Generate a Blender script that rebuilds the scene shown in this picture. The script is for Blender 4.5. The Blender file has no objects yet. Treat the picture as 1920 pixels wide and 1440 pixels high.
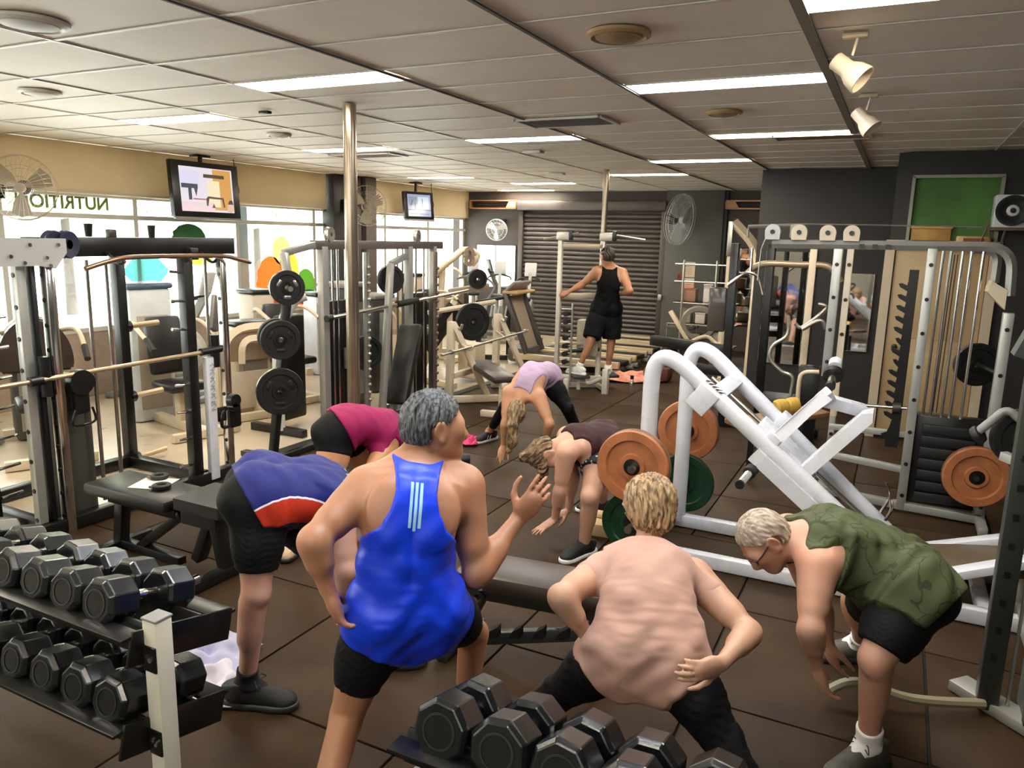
import bpy, bmesh, math, random
import numpy as np
from mathutils import Vector, Matrix
random.seed(7); np.random.seed(7)
SC = bpy.context.scene
COL = SC.collection
CZ = 2.05            # height of the lens above the floor
CEIL = 2.994
# ---------------------------------------------------------------- camera
FPX = 1428.8         # focal length in pixels of a 1920 px wide frame
YAW, PITCH, ROLL = -0.463032, -0.190717, 0.0244638
_f = np.array([math.sin(YAW)*math.cos(PITCH), math.cos(YAW)*math.cos(PITCH), math.sin(PITCH)])
_r = np.array([math.cos(YAW), -math.sin(YAW), 0.0]); _u = np.cross(_r, _f)
_c, _s = math.cos(ROLL), math.sin(ROLL)
_r, _u = _r*_c+_u*_s, _u*_c-_r*_s
cam_data = bpy.data.cameras.new('camera'); cam = bpy.data.objects.new('camera', cam_data); COL.objects.link(cam)
cam_data.sensor_width = 36.0; cam_data.lens = FPX/1920*36.0; cam_data.clip_start = 0.05; cam_data.clip_end = 200
cam.matrix_world = Matrix(((_r[0], _u[0], -_f[0], 0), (_r[1], _u[1], -_f[1], 0), (_r[2], _u[2], -_f[2], CZ), (0, 0, 0, 1)))
SC.camera = cam
# ---------------------------------------------------------------- colour management, world, exposure
SC.view_settings.view_transform = 'Standard'; SC.view_settings.look = 'None'
SC.view_settings.exposure = 1.82; SC.view_settings.gamma = 1.0; SC.view_settings.use_curve_mapping = False
SC.cycles.use_denoising = True
SC.cycles.max_bounces = 6; SC.cycles.diffuse_bounces = 4; SC.cycles.glossy_bounces = 3; SC.cycles.transmission_bounces = 4
SC.cycles.sample_clamp_indirect = 6.0
SC.cycles.caustics_reflective = False; SC.cycles.caustics_refractive = False
W = bpy.data.worlds.new('sky'); SC.world = W; W.use_nodes = True
_bg = W.node_tree.nodes['Background']
_sk = W.node_tree.nodes.new('ShaderNodeTexSky'); _sk.sky_type = 'HOSEK_WILKIE'; _sk.turbidity = 6.0; _sk.ground_albedo = 0.4
_sk.sun_direction = (0.35, 0.25, 0.9)
_mx = W.node_tree.nodes.new('ShaderNodeMix'); _mx.data_type = 'RGBA'; _mx.inputs['Factor'].default_value = 0.55; _mx.inputs['B'].default_value = (1.0, 0.96, 0.88, 1)   # thin bright overcast
W.node_tree.links.new(_sk.outputs[0], _mx.inputs['A']); W.node_tree.links.new(_mx.outputs['Result'], _bg.inputs[0]); _bg.inputs[1].default_value = 3.0
LAMP = 15.0           # strength of the fluorescent diffusers
sun_d = bpy.data.lights.new('sun', 'SUN'); sun_d.energy = 7.5; sun_d.angle = 0.01
sun = bpy.data.objects.new('sun', sun_d); COL.objects.link(sun)
sun.rotation_euler = Vector((-0.35, -0.25, -0.9)).to_track_quat('-Z', 'Y').to_euler()

# ---------------------------------------------------------------- pixel helpers (a point of the photograph on a known plane)
def ray(x, y): return _f+(x-960)/FPX*_r-(y-720)/FPX*_u
def at_z(x, y, z=0.0):
    d = ray(x, y); return Vector(d*(z-CZ)/d[2])+Vector((0, 0, CZ))
def at_y(x, y, yy):
    d = ray(x, y); return Vector(d*yy/d[1])+Vector((0, 0, CZ))
def at_x(x, y, xx):
    d = ray(x, y); return Vector(d*xx/d[0])+Vector((0, 0, CZ))
RH = np.array([math.cos(YAW), -math.sin(YAW), 0.0]); FH = np.array([math.sin(YAW), math.cos(YAW), 0.0])
def rfu(a): return a[0]*RH+a[1]*FH+np.array([0, 0, a[2]])
def at_d(x, y, d):
    v = ray(x, y); return Vector(v*d/(v@FH))+Vector((0, 0, CZ))

# ---------------------------------------------------------------- materials
MATS = {}
def mat(name, col, rough=0.5, metal=0.0, var=0.0, scale=8.0, bump=0.0, bscale=60.0, spec=0.5, emit=None, estr=0.0, coat=0.0, col2=None):
    if name in MATS: return MATS[name]
    m = bpy.data.materials.new(name); m.use_nodes = True; nt = m.node_tree; b = nt.nodes['Principled BSDF']
    b.inputs['Base Color'].default_value = (*col, 1); b.inputs['Roughness'].default_value = rough
    b.inputs['Metallic'].default_value = metal; b.inputs['Specular IOR Level'].default_value = spec
    if coat: b.inputs['Coat Weight'].default_value = coat; b.inputs['Coat Roughness'].default_value = 0.1
    if var > 0 or col2:
        tc = nt.nodes.new('ShaderNodeTexCoord'); n = nt.nodes.new('ShaderNodeTexNoise'); n.inputs['Scale'].default_value = scale; n.inputs['Detail'].default_value = 5
        nt.links.new(tc.outputs['Object'], n.inputs['Vector'])
        r = nt.nodes.new('ShaderNodeValToRGB'); r.color_ramp.elements[0].position = 0.3; r.color_ramp.elements[1].position = 0.7
        c2 = col2 or tuple(min(1, c*(1+var)) for c in col); c1 = col if col2 else tuple(c*(1-var) for c in col)
        r.color_ramp.elements[0].color = (*c1, 1); r.color_ramp.elements[1].color = (*c2, 1)
        nt.links.new(n.outputs['Fac'], r.inputs['Fac']); nt.links.new(r.outputs['Color'], b.inputs['Base Color'])
        rr = nt.nodes.new('ShaderNodeMapRange'); rr.inputs['To Min'].default_value = max(0, rough-0.08); rr.inputs['To Max'].default_value = min(1, rough+0.08)
        nt.links.new(n.outputs['Fac'], rr.inputs['Value']); nt.links.new(rr.outputs['Result'], b.inputs['Roughness'])
    if bump > 0:
        tc = nt.nodes.new('ShaderNodeTexCoord'); n = nt.nodes.new('ShaderNodeTexNoise'); n.inputs['Scale'].default_value = bscale; n.inputs['Detail'].default_value = 4
        nt.links.new(tc.outputs['Object'], n.inputs['Vector'])
        bp = nt.nodes.new('ShaderNodeBump'); bp.inputs['Strength'].default_value = bump; bp.inputs['Distance'].default_value = 0.01
        nt.links.new(n.outputs['Fac'], bp.inputs['Height']); nt.links.new(bp.outputs['Normal'], b.inputs['Normal'])
    if emit: b.inputs['Emission Color'].default_value = (*emit, 1); b.inputs['Emission Strength'].default_value = estr
    MATS[name] = m; return m
RUBBER = mat('rubber_mat', (0.039, 0.0215, 0.0098), 0.48, var=0.28, scale=2.5, bump=0.25, bscale=220, spec=0.14)
VINYL = mat('beige_vinyl', (0.46, 0.38, 0.27), 0.3, var=0.1, scale=3)
CEILM = mat('ceiling_board', (0.88, 0.82, 0.72), 0.55, var=0.04, scale=2, spec=0.4)
TBAR = mat('ceiling_bar', (0.74, 0.72, 0.68), 0.4)
BEIGE = mat('beige_blind', (0.68, 0.57, 0.40), 0.8, var=0.05, scale=2)
def add_translucent(m, col, fac):
    nt = m.node_tree; b = nt.nodes['Principled BSDF']; t = nt.nodes.new('ShaderNodeBsdfTranslucent'); t.inputs[0].default_value = (*col, 1)
    x = nt.nodes.new('ShaderNodeMixShader'); x.inputs[0].default_value = fac; nt.links.new(b.outputs[0], x.inputs[1]); nt.links.new(t.outputs[0], x.inputs[2]); nt.links.new(x.outputs[0], nt.nodes['Material Output'].inputs[0])
add_translucent(BEIGE, (0.60, 0.49, 0.33), 0.30)
DARKW = mat('charcoal_wall', (0.022, 0.0195, 0.0195), 0.55, var=0.12, scale=2, bump=0.05)
BROWNW = mat('brown_wall', (0.075, 0.06, 0.052), 0.6, var=0.12, scale=2)
GREYW = mat('grey_pillar', (0.11, 0.105, 0.095), 0.6, var=0.1, scale=2)
ALU = mat('window_aluminium', (0.52, 0.50, 0.45), 0.4, metal=0.3)
WHITEP = mat('white_paint', (0.60, 0.61, 0.65), 0.28, var=0.03, scale=4, spec=0.5)
CREAM = mat('cream_paint', (0.60, 0.50, 0.355), 0.35, var=0.05, scale=4)
DOORM = mat('cream_door_paint', (0.50, 0.36, 0.19), 0.45, var=0.06, scale=3)
CHROME = mat('chrome', (0.72, 0.71, 0.69), 0.16, metal=1.0)
STEEL = mat('brushed_steel', (0.50, 0.48, 0.44), 0.32, metal=0.9, var=0.06)
GREYF = mat('grey_frame_paint', (0.30, 0.285, 0.26), 0.35, metal=0.3, var=0.05)
SILVER = mat('silver_paint', (0.40, 0.40, 0.37), 0.35, metal=0.5, var=0.06)
BLACKM = mat('black_metal', (0.006, 0.006, 0.006), 0.32, var=0.2)
BLACKR = mat('black_rubber', (0.005, 0.005, 0.005), 0.55, var=0.2, bump=0.1)
BLACKV = mat('black_vinyl', (0.011, 0.010, 0.010), 0.38, var=0.15, bump=0.05, bscale=150)
BROWNV = mat('brown_vinyl', (0.04, 0.027, 0.02), 0.4, var=0.2)
TANV = mat('tan_pad', (0.30, 0.18, 0.09), 0.45, var=0.15)
HEXR = mat('hex_rubber', (0.006, 0.0075, 0.0085), 0.24, var=0.25, scale=14, bump=0.04, bscale=180, spec=0.6)
ORANGE = mat('orange_bumper', (0.36, 0.125, 0.045), 0.5, var=0.18, scale=10)
ORANGEB = mat('worn_orange_rim', (0.15, 0.07, 0.033), 0.6, var=0.3, scale=14)
GREENP = mat('green_bumper', (0.003, 0.032, 0.013), 0.4, var=0.2)
WOOD = mat('plywood', (0.42, 0.28, 0.13), 0.55, var=0.2, scale=6)
PAPER = mat('paper', (0.80, 0.74, 0.62), 0.8)
GREY2 = mat('mid_grey_plastic', (0.20, 0.20, 0.19), 0.45, var=0.1)
LGREY = mat('light_grey_plastic', (0.52, 0.55, 0.56), 0.4, var=0.06)
LAMPM = mat('fluorescent_diffuser', (0.9, 0.9, 0.88), 0.4, emit=(1.0, 0.90, 0.74), estr=LAMP)
LAMPC = mat('cool_fluorescent_diffuser', (0.9, 0.9, 0.92), 0.4, emit=(0.93, 0.95, 1.0), estr=LAMP)
MIRROR = mat('mirror_glass', (0.82, 0.84, 0.82), 0.03, metal=1.0)
def glass_mat(name, col=(1, 1, 1), mix=0.08):
    m = bpy.data.materials.new(name); m.use_nodes = True; nt = m.node_tree; nt.nodes.remove(nt.nodes['Principled BSDF'])
    o = nt.nodes['Material Output']; t = nt.nodes.new('ShaderNodeBsdfTransparent'); t.inputs[0].default_value = (*col, 1)
    g = nt.nodes.new('ShaderNodeBsdfGlossy'); g.inputs['Roughness'].default_value = 0.03
    x = nt.nodes.new('ShaderNodeMixShader'); x.inputs[0].default_value = mix
    nt.links.new(t.outputs[0], x.inputs[1]); nt.links.new(g.outputs[0], x.inputs[2]); nt.links.new(x.outputs[0], o.inputs[0]); return m
GLASS = glass_mat('window_glass', (0.97, 1.0, 0.99), 0.06)

# ---------------------------------------------------------------- mesh helpers
SPLIT = {'guide_rod', 'upright', 'cross_bar', 'far_collar', 'horn_collar', 'storage_peg', 'bar_hook', 'bar_collar', 'counterweight', 'bar_grip', 'safety_hook', 'back_brace', 'rear_post', 'foot', 'end_cap', 'low_hook', 'bar_rest', 'chin_handle', 'leg', 'stand', 'v_handle', 'base', 'front_post', 'guide_rail', 'handlebar', 'bracket', 'side_beam', 'cable', 'rear_beam', 'element'}
SPLIT |= {'mast'}
SMALL = {'bolt', 'beam_plug', 'adjuster_hole'}
V = Vector
class MB:
    """collects shapes into one bmesh and links it as one object"""
    def __init__(s): s.b = bmesh.new()
    def _xf(s, vs, M):
        bmesh.ops.transform(s.b, matrix=M, verts=vs); return s
    def box(s, c, d, rot=None, bev=0.0):
        r = bmesh.ops.create_cube(s.b, size=1.0); vs = r['verts']
        M = Matrix.Translation(V(c)) @ (rot.to_4x4() if rot is not None else Matrix.Identity(4)) @ Matrix.Diagonal((*d, 1))
        bmesh.ops.transform(s.b, matrix=M, verts=vs)
        if bev > 0:
            es = list({e for v in vs for e in v.link_edges}); bmesh.ops.bevel(s.b, geom=es, offset=bev, segments=2, affect='EDGES', profile=0.5)
        return s
    def beam(s, a, b, w, h=None, bev=0.004, up=None):
        a, b = V(a), V(b); h = h or w; d = b-a; L = d.length
        if L < 1e-6: return s
        z = d/L; u = V(up) if up else (V((0, 0, 1)) if abs(z.z) < 0.95 else V((1, 0, 0)))
        x = u.cross(z).normalized(); y = z.cross(x)
        R = Matrix((x, y, z)).transposed()
        return s.box((a+b)/2, (w, h, L), R, bev)
    def cyl(s, a, b, r, r2=None, n=16, cap=True):
        a, b = V(a), V(b); d = b-a; L = d.length
        if L < 1e-6: return s
        R = d.to_track_quat('Z', 'Y').to_matrix().to_4x4()
        bmesh.ops.create_cone(s.b, cap_ends=cap, cap_tris=False, segments=n, radius1=r, radius2=(r if r2 is None else r2), depth=L, matrix=Matrix.Translation((a+b)/2) @ R)
        return s
    def sph(s, c, r, n=14, sc=(1, 1, 1), rot=None):
        M = Matrix.Translation(V(c)) @ (rot.to_4x4() if rot is not None else Matrix.Identity(4)) @ Matrix.Diagonal((r*sc[0], r*sc[1], r*sc[2], 1))
        bmesh.ops.create_uvsphere(s.b, u_segments=n, v_segments=max(6, n//2+2), radius=1.0, matrix=M); return s
    def tube(s, pts, r, n=10, smooth=True, cap=True, closed=False):
        P = [V(p) for p in pts]
        if smooth and len(P) > 2: P = catmull(P, 6, closed)
        N = len(P); rings = []; up = None
        for i in range(N):
            t = (P[(i+1) % N]-P[(i-1) % N]) if closed else (P[min(i+1, N-1)]-P[max(i-1, 0)])
            t.normalize()
            if up is None:
                up = V((0, 0, 1)) if abs(t.z) < 0.9 else V((1, 0, 0))
            x = up.cross(t); 
            if x.length < 1e-5: x = V((1, 0, 0)).cross(t)
            x.normalize(); y = t.cross(x); up = y
            rr = r[min(i*len(r)//N, len(r)-1)] if isinstance(r, (list, tuple)) else r
            rings.append([s.b.verts.new(P[i]+x*rr*math.cos(2*math.pi*k/n)+y*rr*math.sin(2*math.pi*k/n)) for k in range(n)])
        for i in range(N if closed else N-1):
            A, B = rings[i], rings[(i+1) % N]
            for k in range(n): s.b.faces.new((A[k], A[(k+1) % n], B[(k+1) % n], B[k]))
        if cap and not closed: s.b.faces.new(rings[0][::-1]); s.b.faces.new(rings[-1])
        return s
    def lathe(s, prof, n=40, M=None, cap=False):
        """profile of (radius, height) turned about Z, then moved by M"""
        M = M or Matrix.Identity(4); rings = []
        for (r, h) in prof:
            if r < 1e-6: rings.append([s.b.verts.new(M @ V((0, 0, h)))])
            else: rings.append([s.b.verts.new(M @ V((r*math.cos(2*math.pi*k/n), r*math.sin(2*math.pi*k/n), h))) for k in range(n)])
        for A, B in zip(rings, rings[1:]):
            for k in range(n):
                a = (A[0], A[0]) if len(A) == 1 else (A[k], A[(k+1) % n]); b = (B[0], B[0]) if len(B) == 1 else (B[k], B[(k+1) % n])
                q = [a[0], a[1], b[1], b[0]]; q = [v for i, v in enumerate(q) if v not in q[:i]]
                if len(q) > 2: s.b.faces.new(q)
        return s
    def prism(s, pts, d):
        """polygon of 3-D points pushed along vector d"""
        d = V(d); A = [s.b.verts.new(V(p)) for p in pts]; B = [s.b.verts.new(V(p)+d) for p in pts]; n = len(A)
        s.b.faces.new(A[::-1]); s.b.faces.new(B)
        for k in range(n): s.b.faces.new((A[k], A[(k+1) % n], B[(k+1) % n], B[k]))
        return s
    def quad(s, a, b, c, d): s.b.faces.new([s.b.verts.new(V(p)) for p in (a, b, c, d)]); return s
    def build(s, name, m, parent=None, smooth=True, angle=38):
        if name in SPLIT and parent is not None:
            left = set(s.b.verts); isl = []
            while left:
                st = [left.pop()]; g = set(st)
                while st:
                    for e in st.pop().link_edges:
                        for w in e.verts:
                            if w in left: left.discard(w); g.add(w); st.append(w)
                isl.append(g)
            if 1 < len(isl) < 40:
                out = None
                for g in isl:
                    q = MB(); mp = {}
                    for v in g: mp[v] = q.b.verts.new(v.co)
                    for f in {f for v in g for f in v.link_faces}: q.b.faces.new([mp[v] for v in f.verts])
                    out = q._fin(name, m, parent, smooth, angle)
                s.b.free(); return out
        o = s._fin(name, m, parent, smooth, angle)
        if name in SMALL: o['kind'] = 'stuff'
        return o
    def _fin(s, name, m, parent, smooth, angle):
        bmesh.ops.recalc_face_normals(s.b, faces=s.b.faces)
        me = bpy.data.meshes.new(name); s.b.to_mesh(me); s.b.free()
        if smooth:
            me.shade_smooth()
            try: me.set_sharp_from_angle(angle=math.radians(angle))
            except Exception: pass
        return link(name, me, m, parent)
def link(name, me, m, parent=None):
    o = bpy.data.objects.new(name, me); COL.objects.link(o)
    if m is not None and len(me.materials) == 0: me.materials.append(m)
    if parent is not None:
        o.parent = parent; o.matrix_parent_inverse = parent.matrix_basis.inverted() if not parent.parent else (parent.parent.matrix_basis @ parent.matrix_parent_inverse @ parent.matrix_basis).inverted()
    return o
def catmull(P, k, closed=False):
    out = []; N = len(P)
    for i in range(N if closed else N-1):
        if closed: a, b, c, d = P[i-1], P[i], P[(i+1) % N], P[(i+2) % N]
        else: a, b, c, d = P[max(i-1, 0)], P[i], P[i+1], P[min(i+2, N-1)]
        for j in range(k):
            t = j/k; out.append(0.5*((2*b)+(c-a)*t+(2*a-5*b+4*c-d)*t*t+(3*b-a-3*c+d)*t**3))
    if not closed: out.append(P[-1])
    return out
def fillet(P, r, k=5):
    """polyline with rounded corners"""
    P = [V(p) for p in P]; out = [P[0]]
    for i in range(1, len(P)-1):
        a, b, c = P[i-1], P[i], P[i+1]; u = (a-b).normalized(); v = (c-b).normalized(); rr = min(r, (a-b).length*.49, (c-b).length*.49)
        p, q = b+u*rr, b+v*rr
        for j in range(k+1):
            t = j/k; out.append((1-t)**2*p+2*t*(1-t)*b+t*t*q)
    out.append(P[-1]); return out
def tag(o, label, cat, group=None, kind=None):
    o['label'] = label; o['category'] = cat
    if group: o['group'] = group
    if kind: o['kind'] = kind
    return o
def thing(name, label, cat, loc=(0, 0, 0), group=None, rz=0.0):
    o = bpy.data.objects.new(name, None); COL.objects.link(o); o.location = loc; o.rotation_euler = (0, 0, rz); o.empty_display_size = 0.1
    return tag(o, label, cat, group)
def struct(o): o['kind'] = 'structure'; return o
def dup(root, loc=None, rz=None, label=None, M=None):
    r = root.copy(); COL.objects.link(r)
    if M is not None: r.matrix_basis = M
    if loc is not None: r.location = loc
    if rz is not None: r.rotation_euler = (0, 0, rz)
    if label: r['label'] = label
    for ch in list(root.children):
        c = ch.copy(); COL.objects.link(c); c.parent = r; c.matrix_parent_inverse = ch.matrix_parent_inverse.copy()
        for g in list(ch.children):
            d = g.copy(); COL.objects.link(d); d.parent = c; d.matrix_parent_inverse = g.matrix_parent_inverse.copy()
    return r
def place(o, M):
    """moves a finished top-level object: M maps its own build space to the world"""
    o.matrix_basis = M @ o.matrix_basis
def text_mesh(name, s, size, m, M, parent, depth=0.001, align='CENTER'):
    cu = bpy.data.curves.new(name, 'FONT'); cu.body = s; cu.size = size; cu.extrude = depth; cu.align_x = align; cu.align_y = 'CENTER'; cu.offset = size*.028
    t = bpy.data.objects.new('tmp', cu); COL.objects.link(t)
    dg = bpy.context.evaluated_depsgraph_get(); me = bpy.data.meshes.new_from_object(t.evaluated_get(dg)); bpy.data.objects.remove(t)
    me.transform(M); me.materials.clear(); return link(name, me, m, parent)
# ================================================================ the room
XL, YB = -8.7, 14.9           # window wall, back wall
XR, YF = 3.2, -2.6            # right side and the wall behind the camera
XV = -5.05                    # rubber mats end here, vinyl begins
# floor: a dark sub-floor with each rubber mat its own piece
fl = MB().box(((XV+XR)/2, (YF+YB)/2, -0.06), (XR-XV, YB-YF, 0.08)).build('floor', mat('mat_joint', (0.008, 0.007, 0.006), 0.8)); struct(fl)
mw, mh = 0.962, 0.977
def piece_mesh(name, w, h, t, bev, m):
    me = MB().box((0, 0, 0), (w, h, t), None, bev).build(name+'_src', m)
    d = me.data; bpy.data.objects.remove(me); return d
mat_me = {}
Y0 = 3.215; X0 = -1.605
j = int(math.floor((YF-Y0)/mh))
while Y0+j*mh < YB:
    y0 = Y0+j*mh; sh = (0.5*mw if j >= 2 else 0.0)
    i = int(math.floor((XV-X0-sh)/mw))-1
    while X0+sh+i*mw < XR:
        a, b = max(XV, X0+sh+i*mw), min(XR, X0+sh+(i+1)*mw); c, d = max(YF, y0), min(YB, y0+mh)
        if b-a > 0.05 and d-c > 0.05:
            k = (round(b-a, 2), round(d-c, 2))
            if k not in mat_me: mat_me[k] = piece_mesh('rubber_mat', b-a-0.012, d-c-0.012, 0.02, 0.004, RUBBER)
            o = link('rubber_mat', mat_me[k], RUBBER, fl); o.location = ((a+b)/2, (c+d)/2, -0.010+random.uniform(-.0012, .0006))
        i += 1
    j += 1
vf = MB().box(((XL+XV)/2, (YF+YB)/2, -0.04), (XV-XL, YB-YF, 0.08)).build('floor', VINYL); struct(vf)
ed = MB().prism([(XV-.07, YF, 0), (XV+.05, YF, 0), (XV+.05, YF, .006), (XV, YF, .012), (XV-.07, YF, .006)], (0, YB-YF, 0)).build('trim_1', BLACKR); struct(ed)
# ceiling: bars as a grid, every board a piece
GX0, GX, GY0, GY = -2.867, 1.195, 2.694, 0.6
ce = MB().box(((XL+XR)/2-.2, (YF+YB)/2, CEIL+0.12), (XR-XL+.8, YB-YF+.6, 0.16)).build('ceiling', mat('ceiling_void', (0.3, 0.29, 0.27), 0.9)); struct(ce)
xs = sorted({XL, XR} | {GX0+GX*k for k in range(-8, 8) if XL+.15 < GX0+GX*k < XR-.1}); ys = sorted({YF, YB} | {GY0+GY*k for k in range(-12, 30) if YF+.1 < GY0+GY*k < YB-.1})
bars = MB()
for x in xs: bars.box((x, (YF+YB)/2, CEIL+0.002), (0.022, YB-YF, 0.006))
for y in ys: bars.box(((XL+XR)/2, y, CEIL+0.003), (XR-XL, 0.022, 0.005))
bars.build('ceiling_grid', TBAR, ce)['kind'] = 'stuff'
DK = mat('dark_grid_strip', (0.10, 0.095, 0.085), 0.6)  # dark colour for the thin strips along two grid lines
for k, w in ((0, .016), (1, .02), (2, .05)):
    x = GX0+GX*k
    MB().box((x, (YF+YB)/2+1, CEIL-0.003), (w, YB-YF-2, 0.012)).build('ceiling_track', DK if k < 2 else mat('grey_track', (.2, .18, .15), .5), ce)
LIGHTS = [(-2, 2, 0, 0), (-1, 0, 0, 0)]
# lamps: (column index, y of the far edge, colour)
lamps = [(-1, 4.19, 0), (-3, 5.09, 0), (1, 5.09, 1), (-1, 7.19, 1), (-3, 7.49, 0), (1, 7.49, 0), (0, 9.59, 0), (-1, 11.39, 0), (-3, 12.89, 0), (-4, 14.69, 0), (-4, 11.39, 0),
         (1, 2.39, 1), (-1, 1.19, 0), (1, -0.31, 0), (2, 3.59, 0), (-3, 2.39, 0)]
holes = set()
board = {}
lampcells = {}
for (c, y1, cc) in lamps:
    lampcells[(round(GX0+GX*c, 2), math.floor((y1-0.15-GY0)/GY))] = (y1-.3, y1)
for a, b in zip(xs, xs[1:]):
    for c, d in zip(ys, ys[1:]):
        segs = [(c, d)]
        for (lx, r), (l0, l1) in lampcells.items():
            if abs(lx-a) < .03 and abs(GY0+r*GY-c) < .03:
                segs = [s for s in ((c, l0), (l1, d)) if s[1]-s[0] > .05]
        for (c2, d2) in segs:
            k = (round(b-a, 2), round(d2-c2, 2))
            if k not in board: board[k] = piece_mesh('ceiling_board', b-a-0.006, d2-c2-0.006, 0.012, 0, CEILM)
            o = link('ceiling_board', board[k], CEILM, ce); o.location = ((a+b)/2, (c2+d2)/2, CEIL+0.0135+random.uniform(0, .0015))
LL = ['bright fluorescent ceiling light in front of the steel pole', 'fluorescent ceiling light nearest the windows, above the first television', 'cool white fluorescent ceiling light at upper right beside the spotlights', 'cool white fluorescent ceiling light between the two round poles', 'fluorescent ceiling light behind the near steel pole, by a vent', 'long warm fluorescent ceiling light beside the right ceiling grille', 'warm fluorescent ceiling light just past the long right one', 'warm fluorescent ceiling light beside the top of the far pole', 'small fluorescent ceiling light in front of the shutter', 'last fluorescent ceiling light before the back wall', 'faint fluorescent ceiling light above the far television', 'cool fluorescent ceiling light above the camera', 'fluorescent ceiling light overhead on the left', 'fluorescent ceiling light behind the camera', 'fluorescent ceiling light over the right edge of the room', 'fluorescent ceiling light over the near left machines']
for (c, y1, cc), lb in zip(lamps, LL):
    x = GX0+GX*c; o = thing('ceiling_light', lb, 'ceiling light', (x+GX/2, y1-.15, CEIL), 'fluorescent ceiling lights')
    MB().box((x+GX/2, y1-.15, CEIL+.006), (GX-.04, .285, .006)).build('diffuser', LAMPC if cc else LAMPM, o)
    m = MB()
    for s in (-1, 1):
        m.box((x+GX/2, y1-.15+s*.146, CEIL+.004), (GX-.024, .01, .012)); m.box((x+GX/2+s*(GX/2-.016), y1-.15, CEIL+.004), (.01, .28, .012))
    m.build('frame', TBAR, o)
# round ceiling diffusers
for (px, py), r, lb, mm in [((55, 40), .17, 'round white ceiling air outlet in the upper left corner', TBAR), ((75, 172), .14, 'small round white ceiling air outlet below the corner one', TBAR), ((1160, 63), .15, 'round brass toned ceiling air outlet near the top edge', WOOD), ((1358, 210), .13, 'small round brass toned ceiling outlet before the long right light', WOOD), ((523, 252), .12, 'small round white ceiling outlet left of the near pole', TBAR)]:
    p = at_z(px, py, CEIL); o = thing('ceiling_outlet', lb, 'air outlet', p)
    M = Matrix.Translation(p)
    MB().lathe([(r, .002), (r, -.012), (r*.86, -.022), (r*.8, -.012), (r*.78, -.004)], 36, M).build('rim', mm, o)
    MB().lathe([(r*.76, -.004), (r*.72, -.02), (r*.4, -.032), (0, -.034)], 36, M).build('cone', mat('outlet_cone', (.33, .24, .12), .5) if mm is WOOD else mat('outlet_white', (.6, .58, .53), .5), o)
# grilles
for (px, py), w, h, lb, mm in [((1062, 228), .75, .42, 'dark square return air grille in the middle of the ceiling', mat('grille_grey', (.16, .15, .14), .5)), ((1540, 256), .8, .3, 'louvred ceiling grille beside the long warm light', mat('grille_brown', (.22, .12, .07), .5)), ((690, 291), .9, .35, 'ceiling grille behind the near pole', mat('grille_tan', (.25, .2, .16), .5))]:
    p = at_z(px, py, CEIL); o = thing('ceiling_grille', lb, 'air grille', p)
    m = MB()
    for s in (-1, 1): m.box((p.x+s*w/2, p.y, CEIL-.006), (.03, h+.03, .016)); m.box((p.x, p.y+s*h/2, CEIL-.006), (w, .03, .016))
    m.build('frame', TBAR, o)
    MB().box((p.x, p.y, CEIL+.002), (w, h, .006)).build('backing', mat('void_black', (.02, .02, .02), .8), o)
    for k in range(12):
        MB().box((p.x, p.y-h/2+h*(k+.5)/12, CEIL-.004), (w-.03, h/12*.7, .004), Matrix.Rotation(.5, 3, 'X')).build('slat', mm, o)
for (px, py), lb in [((497, 208), 'tiny dark ceiling sensor left of the near pole'), ((1000, 283), 'small white ceiling box behind the cool middle light'), ((1045, 325), 'small white ceiling sensor near the far pole')]:
    p = at_z(px, py, CEIL); dark = px == 497
    tag(MB().box((p.x, p.y, CEIL-.012), (.10, .05, .024) if dark else (.22, .12, .03), None, .006).build('ceiling_sensor', BLACKM if dark else TBAR), lb, 'sensor')
# spotlights
for (px, py), lb, ang in [((1605, 62), 'white ceiling spotlight nearest the top edge, tilted to the right', .9), ((1630, 176), 'white ceiling spotlight further back, above the dark wall', .75)]:
    p = at_z(px, py, CEIL); o = thing('spotlight', lb, 'spotlight', p)
    MB().box((p.x, p.y, CEIL-.012), (.11, .05, .024), None, .008).build('base', CREAM, o)
    MB().beam((p.x+.01, p.y, CEIL-.02), (p.x-.005, p.y-.01, CEIL-.10), .018, .012).build('stem', CREAM, o)
    c = V((p.x-.02, p.y-.01, CEIL-.155)); d = V((math.sin(ang), -.15, -math.cos(ang))).normalized()
    M = Matrix.Translation(c-d*.075) @ d.to_track_quat('Z', 'Y').to_matrix().to_4x4()
    MB().lathe([(0, 0), (.034, 0), (.04, .006), (.04, .075), (.058, .11), (.066, .15), (.066, .165), (.06, .165), (.055, .13), (0, .12)], 28, M).build('shade', CREAM, o)
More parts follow.
